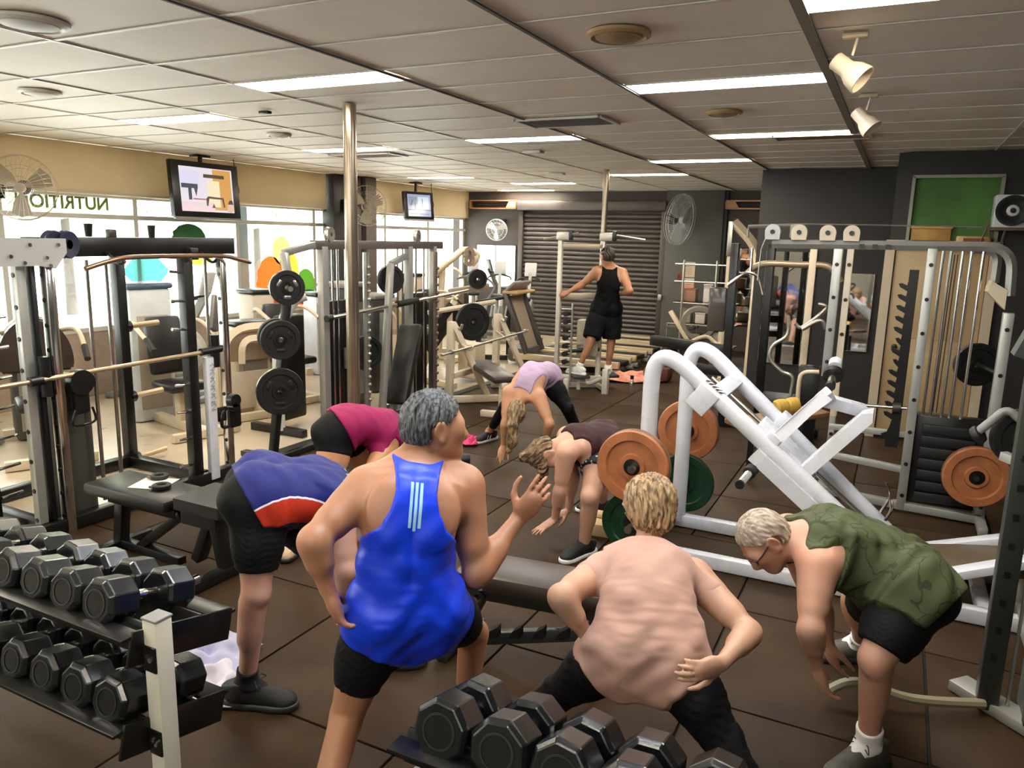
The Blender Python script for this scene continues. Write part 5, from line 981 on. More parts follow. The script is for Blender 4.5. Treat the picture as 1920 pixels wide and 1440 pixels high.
mb.cyl((PL.x+.20, PL.y+.02, .05), (PL.x+.20, PL.y+.02, 1.18), .016, None, 8); mb.build('peg_ladder', STEEL, o)
for k in range(7): MB().cyl((PL.x+.13, PL.y-.06, .38+.11*k), (PL.x+.13, PL.y+.06, .38+.11*k), .036, None, 12).build('peg_roller', BLACKR, o)
mb = MB(); mb.box((PL.x+.36, PL.y+.26, .70), (.30, .18, .50), None, .02); mb.build('stack_box', mat('stack_sand', (.42, .37, .27), .5, var=.2), o)
MB().beam((PL.x+.12, PL.y+.12, .52), (PR.x, PR.y+.02, .55), .16, .06, .02).build('knee_pad', BLACKV, o)
mb = MB(); mb.beam((PL.x, PL.y, .05), (-3.80, 9.20, .05), .06); mb.beam((PR.x, PR.y, .05), (-3.36, 9.58, .05), .06); mb.beam((PL.x, PL.y, .04), (PR.x, PR.y, .04), .06); mb.beam((-3.80, 9.22, .0), (-3.80, 9.22, .22), .06); mb.beam((-3.38, 9.58, .0), (-3.38, 9.58, .34), .075); mb.build('foot', PP, o)
rc_ = lambda v: V(rfu(v))
fl_ = rc_(POSE['black'][1]['Lan']); fr_ = rc_(POSE['black'][1]['Ran'])
for p_ in (fl_, fr_):
    d_ = V(FH); 
    MB().box((p_.x+FH[0]*.06, p_.y+FH[1]*.06, .185), (.24, .36, .04), R3('Z', -YAW+.2), .01).build('foot_step', mat('step_black', (.03, .028, .025), .5), o)
mb = MB(); mb.beam((PL.x, PL.y, .17), (fl_.x, fl_.y, .17), .05); mb.beam((fl_.x, fl_.y, .15), (fr_.x, fr_.y, .15), .06); mb.beam((PR.x, PR.y, .17), (fr_.x, fr_.y, .17), .05); mb.tube([(fl_.x+.1, fl_.y, .17), ((fl_.x+fr_.x)/2, (fl_.y+fr_.y)/2-.15, .10), (-3.40, 9.56, .22)], .03, 8); mb.cyl((fl_.x, fl_.y, 0), (fl_.x, fl_.y, .17), .03, None, 8); mb.cyl((fr_.x, fr_.y, 0), (fr_.x, fr_.y, .17), .03, None, 8); mb.build('step_frame', PP, o)
# ================================================================ benches
o = thing('weight_bench', 'wide black flat bench with a paper sheet on it, beside the smith rack', 'bench', (-4.08, 3.07, 0))
MB().box((-4.08, 3.06, .43), (.74, .34, .08), None, .025).build('pad', BLACKV, o)
mb = MB(); mb.beam((-4.40, 3.06, .34), (-3.78, 3.06, .34), .08, .06); mb.beam((-4.35, 3.06, .04), (-4.30, 3.06, .36), .07); mb.beam((-4.15, 3.06, .05), (-3.75, 3.06, .34), .07, .05); mb.beam((-4.35, 2.85, .03), (-4.35, 3.27, .03), .07, .05); mb.beam((-4.35, 3.06, .04), (-3.76, 3.04, .04), .06, .05); mb.build('frame', BLACKM, o)
tag(MB().box((-4.05, 3.10, .4725), (.22, .21, .002), R3('Z', .35)).build('paper_sheet', PAPER), 'cream paper sheet lying on the wide black bench', 'paper')
for (x, y), lb in (((-4.10, 3.18), 'black ring clip behind the paper sheet on the bench'), ((-3.93, 3.06), 'black ring clip in front of the paper sheet on the bench')):
    t = thing('collar_clip', lb, 'collar clip', (x, y, .472), 'ring clips on the bench')
    MB().lathe([(.030, 0), (.052, 0), (.056, .006), (.056, .022), (.050, .026), (.032, .026), (.028, .02), (.030, 0)], 28, Matrix.Translation((x, y, .4745))).build('ring', BLACKR, t)
    MB().box((x-.02, y-.045, .490), (.05, .02, .014), R3('Z', .4), .004).build('lever', mat('clip_lever', (.10, .10, .10), .3), t)
o = thing('weight_bench', 'small black bench seat beside the person in the blue and red jersey', 'bench', (-3.5, 3.05, 0))
MB().prism([(-3.66, 2.92, .43), (-3.30, 2.92, .43), (-3.30, 3.25, .43), (-3.68, 3.25, .43)], (0, 0, .07)).build('pad', BLACKV, o)
mb = MB(); mb.beam((-3.50, 3.08, .42), (-3.42, 3.08, .05), .09, .07); mb.beam((-3.42, 2.75, .035), (-3.42, 3.40, .035), .08, .06); mb.beam((-3.50, 3.08, .40), (-3.66, 3.08, .06), .08, .06); mb.prism([(-3.64, 2.95, .34), (-3.36, 2.95, .34), (-3.36, 2.95, .43), (-3.64, 2.95, .43)], (0, .28, 0)); mb.build('frame', BLACKM, o)
MB().cyl((-3.42, 2.80, .08), (-3.42, 2.86, .08), .025, None, 12).build('frame_bolt', CHROME, o)
o = thing('adjustable_bench', 'black adjustable bench with notched rail between the man in blue and the woman in pink', 'bench', (-1.5, 3.2, 0))
a, b = at_z(865, 1075, .44), at_z(1120, 1085, .44); a2, b2 = at_z(905, 1042, .44), at_z(1110, 1052, .44)
MB().beam((-1.80, 3.12, .41), (-.98, 3.22, .41), .30, .09, .03, (0, 0, 1)).build('pad', BROWNV, o)
mb = MB(); mb.beam((-1.80, 3.05, .33), (-1.0, 3.15, .33), .05, .06); mb.beam((-1.78, 3.05, .06), (-1.10, 3.12, .24), .05, .06); mb.beam((-1.05, 3.14, .04), (-1.10, 3.13, .36), .06); mb.beam((-1.05, 2.95, .03), (-1.05, 3.38, .03), .06, .05); mb.beam((-1.80, 2.9, .03), (-1.80, 3.30, .03), .06, .05); mb.beam((-1.80, 3.08, .04), (-1.65, 3.06, .34), .05); mb.build('frame', mat('bench_frame_dark', (.05, .055, .052), .35, metal=.4), o)
for k in range(4): MB().prism([(-1.60+.12*k, 2.99, .14+.03*k), (-1.54+.12*k, 2.99, .155+.03*k), (-1.54+.12*k, 2.99, .21+.03*k), (-1.58+.12*k, 2.99, .18+.03*k)], (0, .04, .005)).build('notch', BLACKM, o)
MB().cyl((-1.66, 3.0, .33), (-1.66, 2.97, .33), .02, None, 12).build('pivot_bolt', CHROME, o)
# ================================================================ dumbbell racks
def dumbbell_proto(r, L, hl, seed):
    """one octagonal rubber dumbbell along +Y, front head at the origin"""
    o = thing('dumbbell', 'x', 'dumbbell', (0, 0, 0))
    for y in (0, L-hl):
        mb = MB(); n = 8; c = .014; rings = []
        for rr, yy in ((r-c, 0), (r, c), (r, hl-c), (r-c, hl)):
            rings.append([mb.b.verts.new((rr*1.03*math.cos(math.pi/8+k*math.pi/4), yy+y, rr*math.sin(math.pi/8+k*math.pi/4))) for k in range(n)])
        for A, B in zip(rings, rings[1:]):
            for k in range(n): mb.b.faces.new((A[k], A[(k+1) % n], B[(k+1) % n], B[k]))
        mb.b.faces.new(rings[0][::-1]); mb.b.faces.new(rings[-1])
        bmesh.ops.bevel(mb.b, geom=list(mb.b.edges), offset=.003, segments=1, affect='EDGES', profile=.5)
        h = mb.build('head', HEXR, o, smooth=False)
        M = Matrix.Translation((0, y-.001 if y == 0 else y+hl+.001, 0))
        MB().lathe([(r*.56, -.001), (r*.58, .001), (r*.50, .001)], 24, M @ Matrix.Rotation(math.pi/2, 4, 'X')).build('end_ring', mat('ring_grey', (.014, .016, .017), .4), h)
    prof = [(.016, 0), (.0145, .15), (.0175, .35), (.0185, .5), (.0175, .65), (.0145, .85), (.016, 1)]
    gl = L-2*hl
    MB().lathe([(a, b*gl) for a, b in prof], 18, Matrix.Translation((0, hl, 0)) @ Matrix.Rotation(-math.pi/2, 4, 'X')).build('handle', CHROME, o)
    MB().lathe([(.024, 0), (.024, .012), (.017, .016)], 18, Matrix.Translation((0, hl, 0)) @ Matrix.Rotation(-math.pi/2, 4, 'X')).build('collar', CHROME, o)
    return o
def dumbbell_row(p0, dx, n, sp, rad, L, hl, tilt, labels, group):
    for k in range(n):
        r = rad(k); o = dumbbell_proto(r, L, hl, k)
        p = V(p0)+V(dx)*sp*k
        M = Matrix.Translation(p) @ Matrix.Rotation(-tilt, 4, 'X') @ Matrix.Rotation(random.choice((0, math.pi/4))+random.uniform(-.15, .15), 4, 'Y') @ Matrix.Rotation(random.uniform(-.02, .02), 4, 'Z')
        o.matrix_basis = M; o['label'] = labels[k]; o['group'] = group
def rack(label, x0, x1, tiers, posts, L, tilt):
    o = thing('dumbbell_rack', label, 'rack', ((x0+x1)/2, tiers[0][0]+.2, 0))
    for y, z, r in tiers:
        c, s_ = math.cos(tilt), math.sin(tilt)
        for q in (.05, L-.10):
            py, pz = y+q*c, z-q*s_-r-.012
            MB().beam((x0, py, pz), (x1, py, pz), .012, .10, .002, (0, -s_*-1, c)).build('shelf_rail', BLACKM, o)
        MB().beam((x0, y-.02, z-r+.02), (x1, y-.02, z-r+.02), .012, .07, .002, (0, 1, 0)).build('front_lip', BLACKM, o)
        MB().beam((x0, y+L*c+.02, z-L*s_-r+.01), (x1, y+L*c+.02, z-L*s_-r+.01), .012, .08, .002, (0, 1, 0)).build('rear_lip', BLACKM, o)
        MB().box(((x0 if abs(x0) < abs(x1) else x1)+.0, y+L*c/2, z-L*s_/2-r-.02), (.012, L+.06, .11), R3('X', -tilt), .002).build('end_cheek', BLACKM, o)
    for x, y, h in posts:
        q = MB().box((x, y, h/2), (.062, .062, h), None, .005).build('post', mat('post_cream', (.60, .57, .47), .4), o)
        MB().box((x, y, h+.004), (.066, .066, .008), None, .002).build('post_cap', GREY2, q)
        for y2, z2, r2 in tiers:
            zz = min(h-.06, z2-r2-.06)
            MB().box((x, y-.033, zz), (.055, .008, .085), None, .002).build('bracket', BLACKM, q)
            mb = MB(); [mb.cyl((x+s*.013, y-.036, zz+.005), (x+s*.013, y-.046, zz+.005), .009, None, 8) for s in (-1, 1)]; mb.build('bolt', CHROME, q)
        MB().beam((x, y-.25, .025), (x, y+.35, .025), .06, .05).build('foot', BLACKM, o)
TL = .24
lab1 = ['black octagonal dumbbell at the near end of the upper rack tier, chrome handle showing', 'second upper tier dumbbell from the white post', 'third upper tier dumbbell from the white post', 'fourth upper tier dumbbell from the white post', 'fifth upper tier dumbbell from the white post', 'sixth upper tier dumbbell from the white post', 'seventh upper tier dumbbell from the white post']
lab2 = ['black octagonal dumbbell at the near end of the lower rack tier, behind the white post', 'second lower tier dumbbell from the white post', 'third lower tier dumbbell from the white post', 'fourth lower tier dumbbell from the white post', 'fifth lower tier dumbbell from the white post', 'sixth lower tier dumbbell from the white post', 'seventh lower tier dumbbell from the white post']
rk = lambda k: .074-.002*k
U0 = V((-2.17, 1.42, .875)); Lw0 = V((-2.08, 1.37, .585))
dumbbell_row(U0, (-1, 0, 0), 7, .165, lambda k: .080-.0015*k, .34, .115, TL, lab1, 'dumbbells on the upper left tier')
dumbbell_row(Lw0, (-1, 0, 0), 7, .165, lambda k: .080-.0015*k, .34, .115, TL, lab2, 'dumbbells on the lower left tier')
rack('two tier dumbbell rack with a white post at bottom left', -1.98, -3.5, [(1.42, .875, .080), (1.37, .585, .080)], [(-1.95, 1.47, .86)], .34, TL)
lab3 = ['large dumbbell at left end of the front rack, below the man in blue', 'second dumbbell from the left on the front rack, below the man in blue', 'third dumbbell from the left on the front rack, below the woman in pink', 'fourth dumbbell from the left on the front rack, below the woman in pink', 'fifth dumbbell from the left on the front rack']
R0 = at_d(822, 1372, 1.93)
dumbbell_row(R0, (1, 0, 0), 5, .185, lambda k: .092, .32, .125, .28, lab3, 'dumbbells on the front rack')
rack('dumbbell rack at the bottom edge in front of the camera', R0.x-.14, R0.x+1.0, [(R0.y, R0.z, .092)], [(R0.x+1.0, R0.y+.1, .5), (R0.x-.10, R0.y+.1, .45)], .32, .28)
# ================================================================ small things on the floor
def towel(name, label, c, sx, sy, rz, m, amp=.03, seed=1, n=36):
    rnd = np.random.RandomState(seed); g = np.linspace(-1, 1, n); X_, Y_ = np.meshgrid(g, g, indexing='ij')
    Z_ = np.zeros_like(X_)
    for _ in range(9):
        k = rnd.uniform(1, 5, 2)*rnd.choice([-1, 1], 2); Z_ += np.sin(k[0]*X_*2+k[1]*Y_*2+rnd.uniform(0, 6))/9
    Z_ = (Z_*.8+.55)*amp*1.6*(1-.75*np.maximum(np.abs(X_), np.abs(Y_))**3)+.008
    ed = 1+.12*np.sin(3*np.arctan2(Y_, X_)+seed)+.05*np.sin(7*np.arctan2(Y_, X_))
    x = X_*sx/2*ed+.05*Z_; y = Y_*sy/2*ed
    ca, sa = math.cos(rz), math.sin(rz)
    vs = np.stack([c[0]+x*ca-y*sa, c[1]+x*sa+y*ca, c[2]+Z_], -1).reshape(-1, 3)
    fs = [(i*n+j, (i+1)*n+j, (i+1)*n+j+1, i*n+j+1) for i in range(n-1) for j in range(n-1)]
    me = bpy.data.meshes.new(name); me.from_pydata([tuple(v) for v in vs], [], fs); me.shade_smooth()
    o = link(name, me, m); md = o.modifiers.new('thick', 'SOLIDIFY'); md.thickness = .006; md.offset = 1
    return tag(o, label, 'towel')
LIL = mat('lilac_towel', (.50, .50, .72), .9, bump=.4, bscale=250); WHT = mat('white_towel', (.72, .70, .82), .9, bump=.4, bscale=250)
towel('towel', 'pale lilac towel lying behind the white rack post', (-2.84, 2.42, 0), .50, .30, .15, LIL, .05, 3)
towel('towel', 'white towel crumpled beside the lilac one on the floor', (-2.62, 2.20, 0), .30, .34, .6, WHT, .05, 5)
towel('towel', 'pink towel on the floor by the black shoe of the lilac woman', (-3.68, 6.42, 0), .20, .20, .4, mat('pink_towel', (.70, .06, .18), .9), .055, 6)
towel('towel', 'red and white towel on the floor right of the pull up station', (-3.40, 10.75, 0), .85, .55, .2, mat('red_towel', (.55, .12, .07), .9, col2=(.75, .42, .33), var=.1, scale=7), .075, 8)
o = thing('gym_bag', 'dark maroon bag behind the red towel near the far pole', 'bag', (-3.05, 10.95, 0))
MB().box((-3.05, 10.95, .11), (.40, .28, .22), None, .07).build('body', mat('bag_maroon', (.09, .02, .02), .7, var=.2), o)
mb = MB(); mb.tube([(-3.18, 10.95, .21), (-3.12, 10.93, .30), (-2.98, 10.93, .30), (-2.92, 10.95, .21)], .012, 6); mb.build('strap', BLACKR, o)
o = thing('water_bottle', 'clear water bottle with dark cap on the floor by the red towel', 'bottle', (-3.08, 9.80, 0))
MB().lathe([(0, 0), (.04, 0), (.044, .01), (.044, .15), (.02, .19), (.018, .21)], 20, Matrix.Translation((-3.08, 9.80, 0))).build('body', glass_mat('clear_plastic', (.9, .9, .9), .25), o)
MB().cyl((-3.08, 9.80, .20), (-3.08, 9.80, .25), .024, None, 14).build('cap', BLACKM, o)
o = thing('dumbbell', 'small chrome dumbbell standing on the floor beyond the shoulder of the man in blue', 'dumbbell', (-3.45, 5.7, 0))
M = axis_m((-3.58, 5.60, .055), (.75, .6, .0))
MB().lathe([(0, 0), (.045, 0), (.05, .01), (.05, .09), (.045, .10), (0, .10)], 20, M).build('head', mat('dumbbell_tan', (.30, .27, .22), .35, metal=.5), o)
MB().cyl(M @ V((0, 0, .10)), M @ V((0, 0, .24)), .015, None, 12).build('handle', CHROME, o)
MB().lathe([(0, .24), (.045, .24), (.05, .25), (.05, .33), (.045, .34), (0, .34)], 20, M).build('head', BLACKR, o)
o = thing('foot_block', 'pale timber block on the floor behind the shin of the maroon woman', 'block', (-1.62, 4.95, 0))
MB().box((-1.62, 4.95, .045), (.34, .30, .09), R3('Z', .1), .008).build('block', mat('block_timber', (.55, .40, .20), .6, var=.2, scale=8), o)
MB().box((-1.62, 4.95, .094), (.30, .05, .008), R3('Z', .1)).build('groove', mat('block_dark', (.30, .20, .09), .6), o)
# ================================================================ people: signed distance bodies meshed with surface nets
def smin(a, b, k):
    h = np.maximum(k-np.abs(a-b), 0)/k
    return np.minimum(a, b)-h*h*k*.25
def unit(v): v = np.asarray(v, float); return v/np.linalg.norm(v)
def smooth(a, b, x): t = np.clip((x-a)/(b-a), 0, 1); return t*t*(3-2*t)
class Cone:
    def __init__(s, a, b, ra, rb, k=.02, flat=None, f=1.0):
        s.a = np.asarray(a, float); s.b = np.asarray(b, float); s.ra, s.rb, s.k = ra, rb, k
        s.n = None if flat is None else unit(flat); s.f = f
        s.c = (s.a+s.b)/2; s.R = np.linalg.norm(s.a-s.b)/2+max(ra, rb)*max(1, f)
    def __call__(s, P):
        q = P-s.a; ba = s.b-s.a
        if s.n is not None:
            g = s.f-1; q = q+np.outer(q@s.n, s.n)*g; ba = ba+s.n*(ba@s.n)*g
        t = np.clip(q@ba/max(ba@ba, 1e-9), 0, 1)
        d = np.linalg.norm(q-t[:, None]*ba, axis=1)-(s.ra+(s.rb-s.ra)*t)
        return d/(s.f**.5) if s.n is not None else d
class Ell:
    def __init__(s, c, A, r, k=.02):
        s.c = np.asarray(c, float); s.A = np.asarray(A, float); s.r = np.asarray(r, float); s.k = k; s.R = max(r)
    def __call__(s, P):
        q = (P-s.c)@s.A.T; k0 = np.linalg.norm(q/s.r, axis=1); k1 = np.linalg.norm(q/s.r**2, axis=1)
        return k0*(k0-1)/np.maximum(k1, 1e-6)
def union(prims, P, c, rad, far=1.0, m=.12):
    d = np.full(len(P), far)
    for p in prims:
        if np.linalg.norm(p.c-c)-p.R-rad < m: d = smin(d, p(P), p.k) if p.k > 0 else np.minimum(d, p(P))
    return d
def mesh_sdf(fn, lo, hi, h, name, m, parent, attr=None, smooth_it=1):
    lo = np.asarray(lo, float); hi = np.asarray(hi, float); B = 14
    n = np.ceil((hi-lo)/h).astype(int)+2; nb = (n+B-1)//B; N = nb*B
    F = np.empty(tuple(N), np.float32)
    gi = np.stack(np.meshgrid(*[np.arange(k) for k in nb], indexing='ij'), -1).reshape(-1, 3)
    cen = lo+(gi*B+(B-1)/2)*h; rad = h*B*.87
    loc = np.stack(np.meshgrid(*[np.arange(B)]*3, indexing='ij'), -1).reshape(-1, 3)*h
    # coarse pass
    dc = fn(cen, cen.mean(0), 9.0)
    for g, c, d in zip(gi, cen, dc):
        i, j, k = g*B
        if abs(d) > rad+.06: F[i:i+B, j:j+B, k:k+B] = d
        else: F[i:i+B, j:j+B, k:k+B] = fn(lo+g*B*h+loc, c, rad).reshape(B, B, B)
    S = F < 0; cid = []; cp = []; fc = []
    st = np.array([N[1]*N[2], N[2], 1])
    for ax in range(3):
        a = [slice(None)]*3; b = [slice(None)]*3; a[ax] = slice(0, -1); b[ax] = slice(1, None)
        I = np.argwhere(S[tuple(a)] != S[tuple(b)])
        u, v = (ax+1) % 3, (ax+2) % 3
        I = I[(I[:, u] > 0) & (I[:, v] > 0)]
        if not len(I): continue
        J = I.copy(); J[:, ax] += 1
        f0 = F[tuple(I.T)]; f1 = F[tuple(J.T)]; t = f0/(f0-f1); p = I.astype(float); p[:, ax] += t
        base = I@st; q = np.stack([base-st[u]-st[v], base-st[v], base, base-st[u]], 1)
        q[~S[tuple(I.T)]] = q[~S[tuple(I.T)]][:, ::-1]
        fc.append(q); cid.append(q.reshape(-1)); cp.append(np.repeat(p, 4, 0))
    if not fc: return None
    Q = np.concatenate(fc); ids = np.concatenate(cid); pp = np.concatenate(cp)
    un, inv = np.unique(ids, return_inverse=True); cnt = np.bincount(inv)
    vs = np.stack([np.bincount(inv, pp[:, k])/cnt for k in range(3)], 1)
    q = np.searchsorted(un, Q)
    for _ in range(smooth_it):
        e = np.concatenate([q[:, [0, 1]], q[:, [1, 2]], q[:, [2, 3]], q[:, [3, 0]]])
        acc = np.stack([np.bincount(e[:, 0], vs[e[:, 1], k], len(vs))+np.bincount(e[:, 1], vs[e[:, 0], k], len(vs)) for k in range(3)], 1)
        w = np.bincount(e[:, 0], minlength=len(vs))+np.bincount(e[:, 1], minlength=len(vs))
        vs = vs*.5+.5*acc/w[:, None]
    vs = lo+vs*h
    me = bpy.data.meshes.new(name); me.vertices.add(len(vs)); me.vertices.foreach_set('co', vs.astype(np.float32).ravel())
    me.loops.add(len(q)*4); me.loops.foreach_set('vertex_index', q.astype(np.int32).ravel())
    me.polygons.add(len(q)); me.polygons.foreach_set('loop_start', np.arange(0, len(q)*4, 4, dtype=np.int32))
    me.update(calc_edges=True); me.validate(); me.shade_smooth()
    if attr is not None:
        at = me.attributes.new('lsd', 'FLOAT_VECTOR', 'POINT'); at.data.foreach_set('vector', attr(vs).astype(np.float32).ravel())
    return link(name, me, m, parent)

def cloth_mat(name, col, rough=.75, prints=None, bump=.15, bscale=350, sheen=.0, spec=.3):
    """fabric; prints: list of (colour, box) in the garment's own (across, along, depth) coordinates"""
    if name in MATS: return MATS[name]
    m = mat(name, col, rough, var=.06, scale=5, bump=bump, bscale=bscale, spec=spec)
    nt = m.node_tree; b = nt.nodes['Principled BSDF']; b.inputs['Sheen Weight'].default_value = sheen
    if prints:
        at = nt.nodes.new('ShaderNodeAttribute'); at.attribute_name = 'lsd'; sp = nt.nodes.new('ShaderNodeSeparateXYZ'); nt.links.new(at.outputs['Vector'], sp.inputs[0])
        src = b.inputs['Base Color'].links[0].from_socket
        def M(op, a, c=None, d=None):
            n = nt.nodes.new('ShaderNodeMath'); n.operation = op
            for i, x in enumerate((a, c, d)):
                if x is None: continue
                if isinstance(x, (int, float)): n.inputs[i].default_value = x
                else: nt.links.new(x, n.inputs[i])
            return n.outputs[0]
        for pr in prints:
            if callable(pr[1]): fac = pr[1](M, sp.outputs, nt, at)
            else:
                fac = None
                for ax, (l, h) in enumerate(pr[1]):
                    if l is None and h is None: continue
                    x = sp.outputs[ax]
                    for cond in ([M('GREATER_THAN', x, l)] if l is not None else [])+([M('LESS_THAN', x, h)] if h is not None else []):
                        fac = cond if fac is None else M('MULTIPLY', fac, cond)
            mx = nt.nodes.new('ShaderNodeMix'); mx.data_type = 'RGBA'; nt.links.new(fac, mx.inputs['Factor']); nt.links.new(src, mx.inputs['A']); mx.inputs['B'].default_value = (*pr[0], 1); src = mx.outputs['Result']
        nt.links.new(src, b.inputs['Base Color'])
    return m
def skin_mat(name, col, red=.2):
    if name in MATS: return MATS[name]
    c2 = (min(1, col[0]*1.12), col[1]*(1-.25*red), col[2]*(1-.35*red))
    m = mat(name, tuple(c*.95 for c in col), .46, scale=9, col2=c2, bump=.05, bscale=180, spec=.45)
    b = m.node_tree.nodes['Principled BSDF']; b.inputs['Subsurface Weight'].default_value = .06; b.inputs['Subsurface Radius'].default_value = (.02, .008, .004); b.inputs['Subsurface Scale'].default_value = .5
    return m
def hair_mat(name, c1, c2, scale=28, stretch=5.0, up=(0, 0, 1)):
    if name in MATS: return MATS[name]
    m = bpy.data.materials.new(name); m.use_nodes = True; nt = m.node_tree; b = nt.nodes['Principled BSDF']; b.inputs['Roughness'].default_value = .5; b.inputs['Specular IOR Level'].default_value = .35
    at = nt.nodes.new('ShaderNodeAttribute'); at.attribute_name = 'lsd'
    mp = nt.nodes.new('ShaderNodeMapping'); mp.inputs['Scale'].default_value = (1, 1, 1/stretch); n = nt.nodes.new('ShaderNodeTexNoise'); n.inputs['Scale'].default_value = scale; n.inputs['Detail'].default_value = 6; n.inputs['Distortion'].default_value = .6
    nt.links.new(at.outputs['Vector'], mp.inputs[0]); nt.links.new(mp.outputs[0], n.inputs['Vector'])
    r = nt.nodes.new('ShaderNodeValToRGB'); r.color_ramp.elements[0].position = .38; r.color_ramp.elements[1].position = .62; r.color_ramp.elements[0].color = (*c1, 1); r.color_ramp.elements[1].color = (*c2, 1)
    nt.links.new(n.outputs['Fac'], r.inputs[0]); nt.links.new(r.outputs[0], b.inputs['Base Color'])
    bp = nt.nodes.new('ShaderNodeBump'); bp.inputs['Strength'].default_value = .35; bp.inputs['Distance'].default_value = .003; nt.links.new(n.outputs['Fac'], bp.inputs['Height']); nt.links.new(bp.outputs[0], b.inputs['Normal'])
    MATS[name] = m; return m

